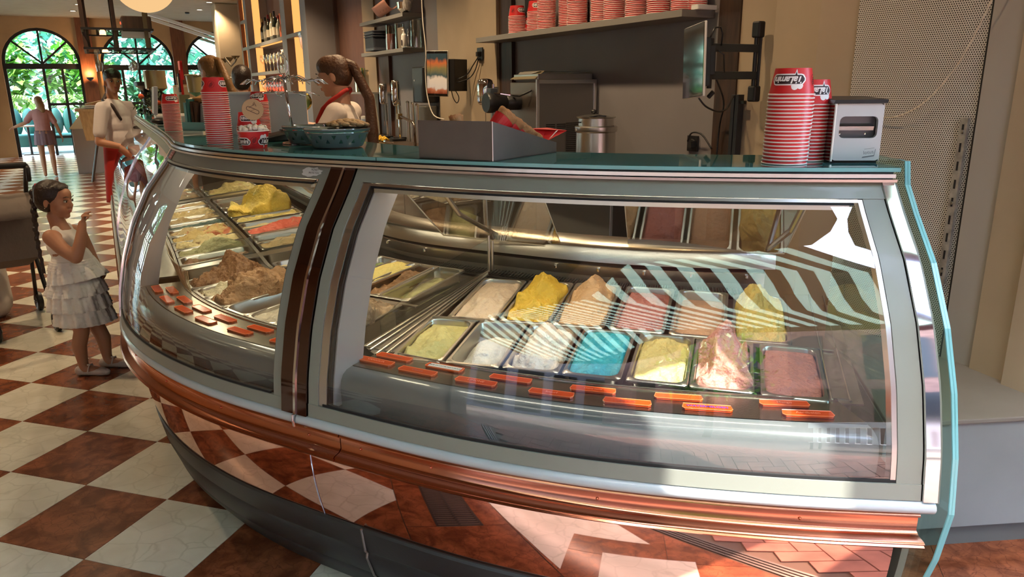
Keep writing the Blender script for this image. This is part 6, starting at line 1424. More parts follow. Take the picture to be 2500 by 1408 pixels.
def adult(label, loc, rz, crown, hd, hs, shirt, lower, hairc, sm_lower='apron', skin='skin2', arms=None, tail=None, vox=.008, detail=True, headfix=None, cuts=None, apron=None, sx=1, hip_w=.15, legs_m=None):
    """standing adult facing +x; crown = height; hd = (yaw, pitch) of the head"""
    t = thing('person', label, 'person', loc, rz); t.scale = (1,.90,1); k = crown/1.70; Z_ = lambda z: z*k
    R = rotm(hd[0], hd[1]); hc = Vector((.015+(headfix or 0), 0, crown-.112*hs)); mb = MB(); head(mb, hc, R, hs)
    chain(mb, [((-.015,0,hc.z-.06),.052),((-.02,0,Z_(1.44)),.054),((-.02,0,Z_(1.38)),.08)])
    mb.ell((-.01,0,Z_(1.30)),(.10,.155,.13)); mb.ell((0,0,Z_(1.12)),(.095,.13,.13)); mb.ell((-.01,0,Z_(.95)),(.115,.16,.12))
    arms = arms or {1:((0,.19,Z_(1.37)),(.0,.23,Z_(1.10)),(.08,.21,Z_(.86))),-1:((0,-.19,Z_(1.37)),(.0,-.23,Z_(1.10)),(.08,-.21,Z_(.86)))}
    for sg,(s1,e1,w1) in arms.items():
        s1, e1, w1 = Vector(s1), Vector(e1), Vector(w1)
        chain(mb, [((-.01,sg*.10,Z_(1.36)),.055),(s1,.050),(s1.lerp(e1,.5),.043),(e1,.036),(e1.lerp(w1,.4),.036),(w1,.024)])
        d_ = (w1-e1).normalized(); hand(mb, w1+d_*.01, d_, Vector((0,0,1)) if abs(d_.z) < .7 else Vector((0,sg,0)), .95, .45)
    for sg in (1,-1): chain(mb, [((0,sg*.085,Z_(.90)),.085),((.01,sg*.09,Z_(.50)),.052),((-.01,sg*.09,Z_(.32)),.050),((-.02,sg*.09,.08),.034)]); chain(mb, [((-.02,sg*.09,.06),.034),((.12,sg*.10,.03),.028)])
    blob('body', mb, M[skin], t, vox, 4)
    if detail: face_parts(t, hc, R, hs)
    # shirt with short sleeves
    mb = MB(); mb.ell((-.01,0,Z_(1.31)),(.112,.165,.135)); mb.ell((.0,0,Z_(1.22)),(.114,.152,.15)); mb.ell((0,0,Z_(1.10)),(.112,.146,.16)); mb.ell((-.005,0,Z_(1.02)),(.114,.150,.12)); mb.ell((-.02,0,Z_(1.40)),(.075,.11,.055))
    for sg,(s1,e1,w1) in arms.items():
        s1, e1 = Vector(s1), Vector(e1); chain(mb, [((-.01,sg*.10,Z_(1.36)),.068),(s1,.064),(s1.lerp(e1,.72),.060)])
    blob('shirt', mb, shirt, t, vox, 5)
    if lower:
        mb = MB(); mb.ell((-.005,0,Z_(.93)),(.128,.175,.13)); 
        for sg in (1,-1): chain(mb, [((0,sg*.085,Z_(.90)),.10),((.01,sg*.09,Z_(.50)),.078),((-.01,sg*.09,.10),.065)])
        blob('trousers' , mb, legs_m or lower, t, .012, 4)
    if apron:
        mb = MB(); P = []
        for j in range(14):
            q_ = j/13; row = []
            for i in range(33): th2 = -2.0+4.0*i/32; a = .006*q_*sin(i*.9); row.append(((.142+.04*q_+a)*cos(th2), (.185+.05*q_+a)*sin(th2), Z_(1.02)-q_*Z_(.50)))
            P.append(row)
        mb.grid(P); obj('apron', mb, M['redcloth'], t, solid=.004, smooth=True)
    mb = MB(); P = lambda x,y,z: hc+R@Vector((x,y,z))*hs
    mb.ell(P(-.004,0,.056),(.090*hs,.079*hs,.066*hs),20,14,R@Matrix.Rotation(-.25,3,'Y')); mb.ell(P(-.024,0,.036),(.090*hs,.081*hs,.082*hs),20,14,R); mb.ell(P(-.040,0,.0),(.070*hs,.076*hs,.075*hs),18,12,R)
    blob('hair', mb, hairc, t, .007, 3)
    if tail:
        mb = MB(); pts = [(P(*p_) if q_ else Vector(p_), r_) for p_, r_, q_ in tail]; chain(mb, pts, 14); blob('ponytail', mb, hairc, t, .007, 3)
    return t, P
# right worker, profile to the left
shirt1 = mat('white_tshirt',(.62,.54,.50),.9,bump=.15,bscale=14)
rw, P = adult('woman with a long brown ponytail in a white shirt working behind the bowls', (1.02,1.47,0), rad(192), 1.735, (rad(0),rad(14)), 1.0, shirt1, M['black'], M['hair2'], apron=True,
  arms={1:((-.03,.17,1.42),(.06,.24,1.26),(.24,.20,1.375)),-1:((-.03,-.17,1.42),(.10,-.18,1.30),(.30,-.03,1.36))},
  tail=[((-.085,0,.055),.030,1),((-.125,0,.03),.028,1),((-.185,0,1.50),.032,0),((-.195,.01,1.32),.036,0),((-.20,.02,1.15),.030,0),((-.195,.02,1.05),.012,0)], vox=.0065)
mb = MB(); mb.tube([(-.075,.0,1.555),(-.06,.065,1.545),(-.03,.088,1.52),(.02,.098,1.488),(.07,.085,1.445),(.112,.06,1.38),(.125,.05,1.30)], .012, 8); mb.tube([(-.075,.0,1.555),(-.06,-.065,1.545),(-.03,-.088,1.52),(.02,-.098,1.488),(.07,-.085,1.445),(.112,-.06,1.38)], .012, 8); obj('apron_strap', mb, M['redcloth'], rw, smooth=True)
mb = MB(); mb.tube([(.130,.22,1.305),(.150,.218,1.32)], .052, 16); obj('red_cuff', mb, M['redcloth'], rw, smooth=True)
# glass mugs, jar and cup she is filling
t = thing('sundae_glass', 'red drink cup with pale froth and a red spoon before the worker', 'cup', (.78,1.20,1.20)); mb = MB(); mb.lathe([(.03,0),(.040,.10)], n=18); obj('cup', mb, M['red'], t, smooth=True); mb = MB(); mb.ell((0,0,.115),(.042,.042,.03)); obj('froth', mb, M['cream'], t, smooth=True); mb = MB(); mb.tube([(0,0,.12),(-.10,-.02,.16)], .008, 8); obj('spoon', mb, M['red'], t)
t = thing('golden_lid', 'round golden mirror-like lid standing behind the carousel', 'lid', (.93,1.24,1.49)); mb = MB(); mb.lathe([(.050,-.006),(.052,0),(.046,.008),(.001,.010)], (0,0,0), 28, Matrix.Rotation(pi/2,3,'X')@Matrix.Rotation(.2,3,'Y')); obj('disc', mb, mat('gold',(.62,.45,.12),.1,1), t, smooth=False, auto=40); mb = MB(); mb.tube([(0,.01,-.05),(0,.01,-.14)], .006, 6); obj('stem', mb, M['chrome'], t)
t = thing('glass_jug', 'small milk filled glass jug beside the worker\'s arm', 'jug', (.95,1.62,1.30)); mb = MB(); mb.lathe([(.04,0),(.05,.02),(.045,.10),(.030,.13),(.036,.15)], n=18); obj('jug', mb, mat('milky_glass',(.50,.45,.38),.15,coat=.6), t, smooth=True)
# left worker with red apron, three quarter view
lw, P = adult('woman in a white t-shirt and red apron looking at the camera', (-2.36,3.30,0), rad(0), 1.75, (rad(-38),rad(6)), 1.0, mat('white_tshirt_shade',(.60,.55,.56),.9), M['black'], M['hair'], skin='skin', apron=True,
  arms={-1:((0,-.18,1.40),(-.02,-.26,1.10),(.17,-.16,1.05)),1:((0,.18,1.40),(.0,.25,1.12),(.20,.12,1.06))}, tail=[((-.08,0,.05),.035,1),((-.10,.01,-.06),.035,1),((-.07,-.06,1.47),.024,0),((.05,-.10,1.42),.022,0),((.105,-.07,1.30),.014,0)], vox=.008)
mb = MB(); mb.ell(P(-.008,-.086,-.04),(.006,.006,.006)); obj('earring', mb, M['white'], lw)
# blonde ponytail worker seen from behind
bw_, P = adult('worker with a long blonde ponytail and beige shirt turned away', (-.43,2.26,0), rad(150), 1.79, (rad(15),rad(22)), 1.0, mat('beige_shirt',(.50,.42,.34),.9), M['black'], M['hairb'], headfix=.03,
  tail=[((-.075,0,.06),.030,1),((-.12,-.01,.035),.028,1),((-.16,-.03,1.62),.034,0),((-.19,-.07,1.48),.038,0),((-.20,-.09,1.36),.024,0)], vox=.009)
dk_, P = adult('dark haired person standing behind the blonde worker', (-.98,3.35,0), rad(120), 1.76, (0,0), 1.15, M['black'], M['black'], M['hair'], vox=.011, detail=False)
cm, P = adult('person in black wearing a white and black cap, far behind', (-1.60,4.20,0), rad(-80), 1.76, (0,rad(5)), 1.0, M['black'], M['black'], M['hair'], skin='skin', vox=.011)
mb = MB(); mb.lathe([(.095,.03),(.098,.06),(.08,.10),(.03,.118),(.001,.12)], P(0,0,0), 20, cap=False); mb.lathe([(.098,.035),(.13,.03)], P(.03,0,0), 20, cap=False); obj('cap', mb, M['white'], cm, smooth=True)
# far person running towards the garden door
pw, P = adult('person with loose blonde hair, pink top and mauve shorts walking away', (-9.10,8.47,0), rad(135), 1.47, (0,0), .95, mat('pink_top',(.42,.20,.20),.9), None, M['hairb'], skin='skin', vox=.010, detail=False,
  arms={1:((0,.15,1.16),(.02,.30,1.0),(.10,.50,.93)),-1:((0,-.15,1.16),(-.02,-.24,.97),(.02,-.30,.76))}, tail=[((-.05,0,.04),.07,1),((-.09,-.03,-.06),.08,1),((-.12,-.06,-.14),.05,1)])
ruffle('shorts', .86, .60, .115, .155, .14, .19, 0, 0, 8, .008, 2, mat('mauve_shorts',(.20,.12,.15),.9), pw)
# person at the left edge: bare arm, long white trousers, sandal; with a stroller
ep_, P = adult('person at the left edge in wide white trousers behind a stroller', (-1.80,1.20,0), rad(-30), 1.70, (rad(60),0), 1.0, mat('brown_top',(.10,.05,.04),.8), mat('white_trousers',(.50,.44,.40),.9), M['hair'], skin='skin', vox=.010, detail=False,
  arms={1:((0,.20,1.38),(-.04,.30,1.10),(.22,.22,1.0)),-1:((0,-.19,1.38),(-.0,-.26,1.10),(.20,-.18,1.02))})
mb = MB(); 
for sg in (1,-1): chain(mb, [((0,sg*.09,.90),.12),((.0,sg*.12,.50),.125),((-.01,sg*.13,.12),.135)])
blob('wide_legs', mb, D.materials['white_trousers'], ep_, .012, 5)
sr = thing('stroller', 'black framed baby stroller with taupe fabric at the left edge', 'stroller', (-1.12,1.02,0), rad(150))
wm = M['dark']
for x,y in ((.10,.17),(.10,-.17),(.75,.20),(.75,-.20)):
    mb = MB(); mb.lathe([(.045,-.016),(.060,-.020),(.070,-.012),(.070,.012),(.060,.020),(.045,.016)], (x-.1,y,.071), 24, Matrix.Rotation(pi/2,3,'X')); obj('wheel', mb, wm, sr, auto=40)
    mb = MB(); mb.lathe([(.048,-.022),(.052,-.022)], (x-.1,y,.071), 24, Matrix.Rotation(pi/2,3,'X'), cap=False); mb.lathe([(.012,-.03),(.012,.03)], (x-.1,y,.071), 12, Matrix.Rotation(pi/2,3,'X')); obj('hub', mb, M['steel2'], sr)
for y in (.17,-.17):
    mb = MB(); mb.tube([(.0,y,.085),(.12,y,.20),(.42,y,.62),(.20,y,.98),(.10,y,1.10),(.06,y,1.08),(.08,y,1.0)], .014, 8); mb.tube([(.65,y*1.1,.08),(.42,y,.62)], .013, 8); obj('frame_tube', mb, wm, sr, smooth=True)
mb = MB(); mb.tube([(.10,.17,1.10),(.07,.0,1.105),(.10,-.17,1.10)], .019, 10); obj('handle', mb, M['black'], sr, smooth=True)
mb = MB(); 
P_ = [[(.20+.45*math.sin(a)*.6+.02*sin(3*v), -.17+.34*v/8, .55+.36*math.cos(a)) for v in range(9)] for a in np.linspace(-.9,1.5,14)]
mb.grid(P_); obj('fabric_hood', mb, mat('taupe_fabric',(.13,.105,.095),.9,bump=.3,bscale=30), sr, solid=.008, smooth=True)
mb = MB(); mb.add([(.15,-.16,.50),(.15,.16,.50),(.55,.16,.38),(.55,-.16,.38),(.12,-.16,.85),(.12,.16,.85)], [(0,1,2,3),(0,4,5,1)]); obj('seat', mb, D.materials['taupe_fabric'], sr, solid=.03)
# ================================================================ FAR ROOM, CEILING LIGHTS, GARDEN AND STREET
lamp_on = glow('lamp_disc',(1,.85,.62),4); globe = glow('opal_globe',(1.0,.62,.28),.42)
gl = thing('globe_lamp', 'large round opal glass ceiling lamp glowing warm', 'lamp', (-1.046,2.38,2.345))
mb = MB(); mb.ell((0,0,0),(.225,.225,.225),40,28); obj('globe', mb, globe, gl, smooth=True)
mb = MB(); mb.lathe([(.228,-.01),(.230,0),(.228,.01)], (0,0,.0), 40, cap=False); mb.tube([(0,0,.22),(0,0,.955)], .012, 8); obj('stem', mb, M['dwood'], gl)
def downlight(a, b, e=26, lab=None, spot=115, z=3.3):
    t = W('downlight', lab or 'unseen ceiling spotlight added to light the room', 'lamp', a, b, z-.012, None if lab else 'unseen spotlights added in the ceiling')
    mb = MB(); mb.lathe([(.075,.0),(.078,.010),(.055,.006),(.055,.0)], n=20, cap=False); obj('ring', mb, M['steel2'], t, smooth=True)
    mb = MB(); mb.lathe([(.001,.003),(.055,.003)], n=20, cap=False); obj('lens', mb, lamp_on, t)
    if e: lamp('downlight_bulb', 'SPOT', RAB(a,b,z-.03), e*1.7, (1,.72,.42), .05, (0,0,0), spot)
for a,b,e,l in ((14.58,.42,60,'nearer of two ceiling spotlights left of the globe'),(16.1,.29,60,'farther of two ceiling spotlights left of the globe'),(13.1,2.79,60,'nearer of two ceiling spotlights right of the globe'),(14.74,2.785,60,'farther of two ceiling spotlights right of the globe')): downlight(a,b,e,l)
for a,b,e in ((11,.2,70),(8.3,.3,70),(5.6,.2,60),(3.0,.0,45),(.8,-.6,30),(8.5,2.4,60),(5.2,2.4,70),(3.2,2.35,50),(1.6,2.3,42),(.1,2.3,40),(-1.1,2.3,22),(-2.1,2.3,12),(11,-2.3,50),(6,-2.3,50),(1.5,-2.3,30)): downlight(a,b,e)  # downlights out of view, added to light the bar and corridor
for a,b in ((15.5,2.6),(16.5,4.4)):
    t = W('smoke_detector', 'small dark round ceiling sensor near the far wall' if b < 3 else 'second dark ceiling sensor over the far right arch', 'sensor', a, b, 3.26); mb = MB(); mb.lathe([(.05,.04),(.05,.01),(.03,0),(.001,0)], n=16, cap=False); obj('case', mb, M['dark'], t)
mb = MB(); mb.prism(abpoly(10.9,11.2,-3.5,5.5), 3.12, 3.3); struct('trim_3', mb, M['beige2'])
sc2 = W('wall_sconce', 'dark half bowl sconce washing the red-brown pilaster with light', 'lamp', 17.72, .42, 1.86); mb = MB(); mb.lathe([(.01,-.06),(.08,0),(.085,.03),(.08,.03)], n=18, cap=False); obj('bowl', mb, M['dark'], sc2); lamp('sconce_bulb','POINT',RAB(17.68,.42,1.98),14,(1,.50,.18),.05)
# hanging glass rack
rk = W('glass_rack', 'dark hanging rack on long rods carrying upside-down glasses', 'rack', 3.9, .80, 1.90)
for x,y in ((-.42,-.28),(-.42,-.05),(-.25,-.30),(-.10,-.30),(.08,-.30),(-.05,.22),(.12,.20),(.28,.20),(.42,.18),(.0,-.05)):
    mb = MB(); mb.b2(x-.016,x+.016,y-.016,y+.016,.0,1.40); obj('hanging_rod', mb, M['dwood'] if x < .1 else mat('bronze_rod',(.10,.085,.05),.4,.6) if 'bronze_rod' not in D.materials else D.materials['bronze_rod'], rk)
for z in (.0,.16):
    mb = MB(); mb.b2(-.45,.45,-.32,-.30,z,z+.018); mb.b2(-.45,.45,.22,.24,z,z+.018); mb.b2(-.45,-.43,-.32,.24,z,z+.018); mb.b2(.43,.45,-.32,.24,z,z+.018); obj('rack_frame', mb, M['iron'], rk)
    mb = MB(); mb.b2(-.44,.44,-.31,.23,z+.006,z+.010); obj('glass_plate', mb, M['pane'], rk)
t = W('ceiling_speaker_box', 'dark box with small red light above the hanging rack', 'box', 3.75, .92, 2.06); mb = MB(); mb.b2(-.16,.16,-.12,.12,0,.13); obj('case', mb, M['dwood'], t, bev=.01); mb = MB(); mb.ell((0,-.122,.08),(.012,.005,.012)); obj('red_light', mb, redlit, t); mb = MB(); mb.b2(.02,.17,-.13,.10,-.05,.0); obj('metal_tray', mb, M['steel2'], t)
random.seed(21)
for k in range(16):
    o = D.objects.new('wine_glass', wg); link(o); o.rotation_euler = (pi,0,0); o.location = RAB(3.52+.11*(k % 8), .58+.28*(k//8), 1.895); o.scale = (.8,.8,.8); tag(o, 'upside-down stemmed glass hanging under the rack', 'glass', 'glasses hanging from the rack')
# coffee corner behind the left worker
cf = W('espresso_machine', 'wide dark espresso machine behind the left worker', 'coffee machine', 4.55, 1.25, 1.08); mb = MB(); mb.b2(-.45,.45,-.25,.25,.02,.30); obj('body', mb, mat('machine_dark',(.03,.03,.045),.3,.3), cf, bev=.02); mb = MB(); mb.b2(-.47,.47,-.27,.27,.30,.325); obj('cup_tray', mb, M['chrome'], cf)
for k in range(3): mb = MB(); mb.lathe([(.035,0),(.035,.05)], (-.25+.25*k,-.27,.16), 14); mb.tube([(-.25+.25*k,-.27,.18),(-.25+.25*k,-.42,.17)], .014, 8); obj('brew_group', mb, M['chrome'], cf)
wk = W('bar_counter', 'dark inner bar counter carrying the coffee machine', 'counter', 4.4, 1.3, 0); mb = MB(); mb.b2(-1.0,1.0,-.35,.35,1.04,1.08); obj('top', mb, M['panel'], wk); mb = MB(); mb.b2(-.95,.95,-.3,.3,0,1.04); obj('cabinet', mb, M['niche'], wk)
for k,(a,b,l) in enumerate(((4.75,1.0,'coffee grinder with a dark round hopper bowl, left one'),(4.25,1.05,'coffee grinder with an amber hopper, right one'))):
    t = W('coffee_grinder', l, 'grinder', a, b, 1.405); mb = MB(); mb.lathe([(.06,0),(.07,.12),(.05,.14)], n=18); obj('body', mb, M['dark'], t, auto=40); mb = MB(); mb.lathe([(.04,.14),(.12,.20),(.125,.24)] if k == 0 else [(.05,.14),(.10,.17),(.10,.34)], n=20); obj('hopper', mb, M['dark'] if k == 0 else mat('hopper_amber',(.30,.22,.12),.15,coat=.5), t, auto=40)
t = W('cup_boxes', 'row of tan boxes along the top of the coffee machine', 'boxes', 4.45, 1.35, 1.41)
for k in range(4): mb = MB(); mb.b2(-.42+.22*k,-.22+.22*k,-.1,.1,0,.20-.02*(k % 2)); obj('carton', mb, mat('tan_carton',(.34,.25,.16),.7) if k == 0 else D.materials['tan_carton'], t, bev=.004)
rf = W('red_frame_stand', 'bright red frame stand with a clipped price card', 'stand', 2.9, 1.17, 1.42)
mb = MB(); mb.b2(-.075,-.055,-.01,.01,-.06,.36); mb.b2(.06,.08,-.01,.01,.22,.36); mb.b2(-.075,.08,-.01,.01,.30,.37); obj('frame', mb, M['red'], rf); mb = MB(); mb.b2(-.05,.065,-.03,-.02,.12,.27); obj('clipboard', mb, M['black'], rf); mb = MB(); mb.b2(-.03,.05,-.034,-.031,.16,.245); obj('card', mb, mat('card_cream',(.45,.38,.28),.7), rf); mb = MB(); mb.b2(-.03,.06,-.04,.04,-.06,.10); obj('holder', mb, mat('olive_holder',(.16,.14,.08),.5), rf)
t = W('drink_urn', 'olive beige drink urn on a thin stem beside the red frame', 'urn', 2.25, 1.20, 1.41); mb = MB(); mb.lathe([(.02,0),(.008,.02),(.008,.10),(.055,.13),(.062,.25),(.070,.255),(.066,.262)], n=20); obj('urn', mb, mat('urn_olive',(.33,.27,.13),.35,coat=.4), t, auto=50)
t = W('balloon_whisks', 'thin curved wire arm with small cones above the blonde worker', 'light fitting', 3.6, 1.67, 1.80); mb = MB(); mb.tube([(-.30,0,.06),(-.15,0,.02),(.05,0,-.03),(.30,0,-.0),(.42,0,.03)], .008, 6)
for x in (-.30,.02,.36): mb.lathe([(.002,.0),(.04,.04)], (x,0,.01), 12, cap=False)
obj('wire_arm', mb, mat('bronze',(.20,.15,.09),.4,.8), t)
# plant with orange blossoms, host desk, waste bin
def foliage(mb, c, r, n, s, seed=0, droop=0):
    random.seed(seed)
    for k in range(n):
        v = Vector((random.gauss(0,1),random.gauss(0,1),random.gauss(0,1))).normalized()*random.random()**.4; p = Vector(c)+Vector((v.x*r[0],v.y*r[1],v.z*r[2])); d = Vector((random.gauss(0,1),random.gauss(0,1),random.gauss(0,.6)-droop)).normalized()*s*random.uniform(.6,1.3); w_ = d.cross(Vector((0,0,1))).normalized()*s*.22
        mb.add([p,p+d*.5+w_,p+d,p+d*.5-w_], [(0,1,2,3)])
pl = thing('potted_plant', 'dark leafy plant with orange blossoms beside the left worker', 'plant', RAB(2.95,.95,1.26)); mb = MB(); mb.lathe([(.05,0),(.07,.10)], n=14); obj('pot', mb, M['dwood'], pl); mb = MB(); foliage(mb, (0,0,.17), (.16,.16,.13), 420, .05, 3); o = obj('leaves', mb, mat('dark_leaf',(.03,.05,.018),.6), pl); o['kind'] = 'stuff'
for p_ in ((.10,-.08,.20),(.06,-.10,.13),(-.03,-.12,.25)): mb = MB(); mb.ell(p_,(.022,.022,.022)); obj('blossom', mb, mat('blossom_orange',(.62,.08,.02),.6) if 'blossom_orange' not in D.materials else D.materials['blossom_orange'], pl, smooth=True)
hs_ = W('host_desk', 'wooden reception desk with sloped top and menus', 'desk', 11.6, .55, 0)
mb = MB(); mb.add([(-.55,-.3,.72),(.55,-.3,.72),(.55,.3,.72),(-.55,.3,.72),(-.62,-.35,1.22),(.62,-.35,1.22),(.62,.3,1.22),(-.62,.3,1.22)],[(0,3,2,1),(4,5,6,7),(0,1,5,4),(1,2,6,5),(2,3,7,6),(3,0,4,7)]); obj('cabinet', mb, M['oak'], hs_)
mb = MB(); mb.b2(-.68,.68,-.40,.35,1.22,1.26); mb.box((-.3,0,1.37),(.6,.5,.03),rx=.2); mb.b2(-.62,.0,.15,.2,1.26,1.48); obj('top', mb, M['oak'], hs_)
for x in (-.5,.5): mb = MB(); mb.tube([(x,-.3,0),(x*.7,.0,1.2)], .022, 8); obj('leg', mb, M['dwood'], hs_)
mb = MB(); mb.b2(.1,.55,-.3,.2,1.27,1.29); mb.b2(.15,.5,-.28,.1,1.30,1.32); obj('menus', mb, M['cream'], hs_)
t = W('table_lamp', 'small table lamp glowing orange on the reception desk', 'lamp', 11.4, .75, 1.29); mb = MB(); mb.lathe([(.10,.0),(.06,.30)], n=16); obj('base', mb, M['dwood'], t); mb = MB(); mb.ell((0,0,.36),(.06,.06,.06)); mb.ell((.12,0,.30),(.05,.05,.05)); obj('bulbs', mb, glow('candle_glow',(1,.42,.12),5), t, smooth=True)
t = W('waste_bin', 'white pyramid topped waste bin standing before the reception desk', 'bin', 13.0, .25, 0); mb = MB(); mb.b2(-.28,.28,-.25,.25,0,.86); obj('body', mb, mat('bin_pale',(.42,.36,.34),.6), t, bev=.01); mb = MB(); mb.add([(-.32,-.29,.86),(.32,-.29,.86),(.32,.29,.86),(-.32,.29,.86),(0,0,1.22)],[(0,1,4),(1,2,4),(2,3,4),(3,0,4),(0,3,2,1)]); obj('lid', mb, mat('lid_cream',(.72,.62,.46),.5), t)
# pipe column and shelf boxes behind the blonde worker
mb = MB(); mb.b2(-.28,.28,-.25,.25,0,3.3); t = W('wall_6', None, None, 13.5, 3.15, 0); t['kind'] = 'structure'; obj('column', mb, M['beige'], t, bev=.02)
t = W('dish_rack', 'open wooden crate shelf far behind the cap wearing person', 'shelf', 9.5, 2.5, .9); 
for k in range(5): mb = MB(); mb.b2(-.5,.5,-.2,.2,.12*k,.12*k+.03); obj('slat', mb, M['oak'], t)
# teal sofa in the garden doorway
sf = W('sofa', 'teal velvet sofa with channelled back beyond the open door', 'sofa', 19.3, -1.0, 0)
mb = MB(); mb.b2(-.45,.45,-.9,.9,.18,.48); obj('seat', mb, M['teal'], sf, bev=.04)
for k in range(6): mb = MB(); mb.ell((-.42,-.78+.31*k,.78),(.12,.165,.36),14,10); obj('back_channel', mb, M['teal'], sf, smooth=True)
for y in (-.8,.8): mb = MB(); mb.tube([(.35,y,0),(.35,y,.2)], .025, 8); mb.tube([(-.35,y,0),(-.35,y,.2)], .025, 8); obj('leg', mb, M['dark'], sf)
t = W('garden_table', 'small pale table standing before the teal sofa', 'table', 18.75, -1.15, 0); mb = MB(); mb.prism(rrect(.25,.3,.05),.70,.73); obj('top', mb, M['white'], t); mb = MB(); mb.tube([(0,0,0),(0,0,.7)], .03, 8); mb.prism(rrect(.18,.18,.04),0,.02); obj('foot', mb, M['dark'], t)
# garden
gd = MB(); gd.prism(abpoly(18.3,34,-16,12), -.2, -.01); gd.prism(abpoly(-3,18.3,-18,-3.8), -.2, -.012); struct('garden_ground', gd, M['garden'])
def tree(name, label, loc, h, r, n, s, m, seed, trunk=.12, droop=0, cat='tree', parts=3):
    t = thing(name, label, cat, loc); mb = MB(); mb.tube([(0,0,0),(.1,.05,h*.4),(0,0,h*.75)], [trunk,trunk*.8,trunk*.4], 8); obj('trunk', mb, M['dwood'], t, smooth=True)
    mb = MB(); foliage(mb, (0,0,h*.62), (r,r,h*.42), n, s, seed, droop); o = obj('foliage', mb, m, t); o['kind'] = 'stuff'; return t
lm1 = mat('sunlit_leaf',(.16,.36,.05),.45,vary=.5,vscale=3); lm2 = mat('mint_leaf',(.12,.40,.28),.5,vary=.45,vscale=3); lm3 = mat('deep_leaf',(.02,.09,.03),.5,vary=.5,vscale=4)
for k,(a,b,h,r,n,s,m_,l) in enumerate(((21.5,-1.9,3.2,1.1,900,.45,lm1,'bright green bush left of the open garden door'),(21.8,.15,3.0,.9,800,.40,lm1,'sunlit bush right of the open garden door'),(24,-.8,6.5,2.4,2200,.42,lm2,'mint green tree behind the sofa'),(23.5,2.0,6.0,2.2,2000,.42,lm2,'mint green tree behind the second arch'),(23.8,4.6,6.0,2.2,1800,.42,lm2,'mint green tree behind the third arch'),(20.6,1.6,1.9,.9,700,.30,lm3,'dark shrub under the second arch'),(20.6,3.6,1.9,.9,700,.30,lm3,'dark shrub under the third arch'),(20.3,-2.2,2.6,.5,400,.40,lm3,'dark upright shrub at the left jamb of the garden door'))):
    tree('garden_tree', l, RAB(a,b,0), h, r, n, s, m_, 30+k)
for k,(a,b,sd) in enumerate(((20.2,-1.75,1),(20.0,.05,2),(20.6,2.3,5))):
    t = thing('palm', ('arching palm by the left jamb of the garden door','arching palm right of the garden doorway','arching palm behind the second arch')[k], 'palm', RAB(a,b,0)); mb = MB(); mb.tube([(0,0,0),(.05,0,1.3)], [.06,.04], 8); obj('stem', mb, M['dwood'], t)
    random.seed(sd)
    for j in range(11):
        an_ = 2*pi*j/11+random.random(); mb = MB(); L_ = random.uniform(.8,1.3)
        for i in range(16):
            q_ = (i+1)/16; c_ = Vector((cos(an_)*L_*q_, sin(an_)*L_*q_, 1.3+.9*q_-1.1*q_*q_)); dv = Vector((-sin(an_),cos(an_),0))
            for sg in (1,-1): e_ = c_+dv*sg*.28*(1-q_*.7)+Vector((cos(an_)*.12,sin(an_)*.12,-.10)); mb.add([c_,c_+Vector((cos(an_),sin(an_),0))*.035,e_], [(0,1,2)])
        obj('frond', mb, lm1 if j % 2 else M['leaf2'], t)
for k,(a,b,l) in enumerate(((3,-7.2,'first'),(7,-7.4,'second'),(11,-7.2,'third'),(14.5,-7.5,'fourth'),(.2,-7.4,'nearest'))):
    tree('side_tree', l+' leafy tree outside the left windows', RAB(a,b,0), 5.5, 2.2, 1300, .42, (lm1,lm2)[k % 2], 50+k)
gf = W('greenhouse_frame', 'white glasshouse rafters above the garden seen through the arches', 'frame', 20.5, 1.5, 0)
for k in range(9): mb = MB(); y = -4+k*1.0; mb.tube([(1.2,y,3.6),(-2.8,y,2.4)] if False else [(y*1.0,-1.5,3.9),(y*1.0+.3,3.5,2.3)], .05, 4); obj('rafter', mb, M['white'], gf)
mb = MB(); mb.tube([(-4.2,3.5,2.3),(4.6,3.5,2.3)], .06, 4); obj('gutter', mb, M['white'], gf)
# street side: striped awnings, facades and terrace furniture (reflected in the glass)
def canvas(name, c, tr):
    m = D.materials.new(name); m.use_nodes = True; n = m.node_tree.nodes; L = m.node_tree.links; n.remove(n['Principled BSDF'])
    d = n.new('ShaderNodeBsdfDiffuse'); d.inputs[0].default_value = (*c,1); t = n.new('ShaderNodeBsdfTranslucent'); t.inputs[0].default_value = (*c,1); mx = n.new('ShaderNodeMixShader'); mx.inputs[0].default_value = tr
    L.new(d.outputs[0], mx.inputs[1]); L.new(t.outputs[0], mx.inputs[2]); L.new(mx.outputs[0], n['Material Output'].inputs[0]); return m
aw1 = canvas('awning_pale',(.62,.74,.66),.55); aw2 = canvas('awning_brown',(.13,.045,.04),.5)
def awning(name, label, b0, b1):
    t = thing(name, label, 'awning', (0,0,0), RZ); n = int(round((b1-b0)/.128))
    for k in range(n):
        y0, y1 = b0+(b1-b0)*k/n, b0+(b1-b0)*(k+1)/n; mb = MB()
        vs = [(4.0,y0,3.15),(4.0,y1,3.15),(6.75,y1,2.95),(6.75,y0,2.95),(4.0,y0,3.153),(4.0,y1,3.153),(6.75,y1,2.953),(6.75,y0,2.953)]
        mb.add(vs, [(0,3,2,1),(4,5,6,7),(0,1,5,4),(1,2,6,5),(2,3,7,6),(3,0,4,7)]); obj('stripe', mb, aw1 if k % 2 else aw2, t)
    mb = MB(); mb.b2(6.75,6.76,b0,b1,2.70,2.955); obj('valance', mb, aw2, t)
    return t
a1 = awning('striped_awning', 'pale green and brown striped awning over the entrance', -6.0, 1.78)
a2 = awning('striped_awning', 'short striped awning section added to bound the sun gap', 2.09, 3.9)  # extra awning added as a sun blocker, leaves a slit of sunlight
v, f = text_verts('GELATO ITALIANO ORIGINALE', .15)
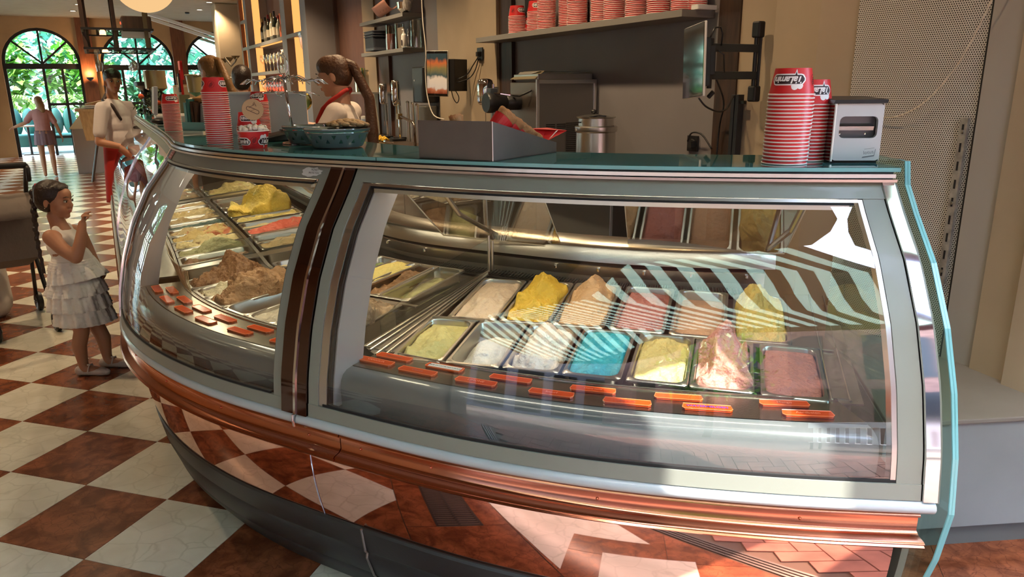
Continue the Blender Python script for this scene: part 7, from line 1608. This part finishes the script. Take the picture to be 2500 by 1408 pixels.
mb = MB(); mb.add([(6.745, x*1.0+.1, 2.83+y) for x,y,_ in v], [q_[::-1] for q_ in f]); obj('valance_text', mb, mat('pale_print',(.45,.42,.38),.7), a1)
fc = thing('street_facade', 'brick town house across the street', 'building', RAB(-15,0,0), RZ); mb = MB(); mb.b2(0,1,-15,12,0,7.0); obj('wall', mb, M['brick'], fc)
for k in range(8):
    for z in (1.0,3.9): mb = MB(); mb.b2(-.03,.02,-11+2.5*k,-9.7+2.5*k,z,z+1.7); obj('window', mb, M['dark'], fc)
fd = thing('street_facade', 'unseen dark front added to block bright sky left of the street', 'building', (0,0,0), RZ); mb = MB(); mb.b2(3.5,19,-15,-14,0,6.5); obj('wall', mb, M['niche'], fd)  # added wall, hides the white sky from the glass reflections
for k in range(5): mb = MB(); mb.b2(4.3+2.3*k,5.9+2.3*k,-14.02,-13.95,.6,2.6); obj('window', mb, M['dark'], fd)
for k,(a,b) in enumerate(((-10.5,4.5),(-11,-4.0))): tree('street_tree', ('street tree right of the terrace','street tree left of the terrace')[k], RAB(a,b,0), 5, 1.7, 1400, .32, lm1, 70+k)
bn = thing('white_bench', 'white slatted bench on the street terrace', 'bench', RAB(-8.2,.6,0), RZ-pi/2)
for k in range(12): mb = MB(); mb.b2(-.78+.13*k,-.71+.13*k,-.02,.02,.45,.85); obj('slat', mb, M['white'], bn)
mb = MB(); mb.b2(-.8,.8,0,.45,.42,.45); mb.b2(-.8,.8,-.03,.03,.85,.90); obj('seat', mb, M['white'], bn)
for x in (-.75,.75): mb = MB(); mb.b2(x-.02,x+.02,0,.04,0,.42); mb.b2(x-.02,x+.02,.38,.42,0,.42); obj('leg', mb, M['iron'], bn)
for k,(a,b) in enumerate(((-7.6,1.9),(-7.9,2.8))):
    t = thing('red_chair', ('red terrace chair next to the bench','red terrace chair farther from the bench')[k], 'chair', RAB(a,b,0), RZ+.4*k)
    mb = MB(); mb.b2(-.22,.22,-.22,.22,.43,.47); obj('seat', mb, M['red'], t, bev=.01); mb = MB(); mb.b2(-.22,.22,.20,.23,.47,.86); obj('backrest', mb, M['red'], t, bev=.01)
    for x in (-.2,.2):
        for y in (-.2,.2): mb = MB(); mb.tube([(x,y,0),(x,y,.43)], .012, 6); obj('leg', mb, M['iron'], t)
# thin cord drooping over the perforated wall
cable('loose_cable', [RAB(-2.47,3.33,1.92),RAB(-2.36,3.35,1.66),RAB(-2.24,3.36,1.50),RAB(-2.12,3.365,1.43),RAB(-2.02,3.37,1.425),RAB(-1.92,3.37,1.44)], .0026, mat('cord_beige',(.62,.55,.44),.6), 'pale cord drooping across the perforated wall')
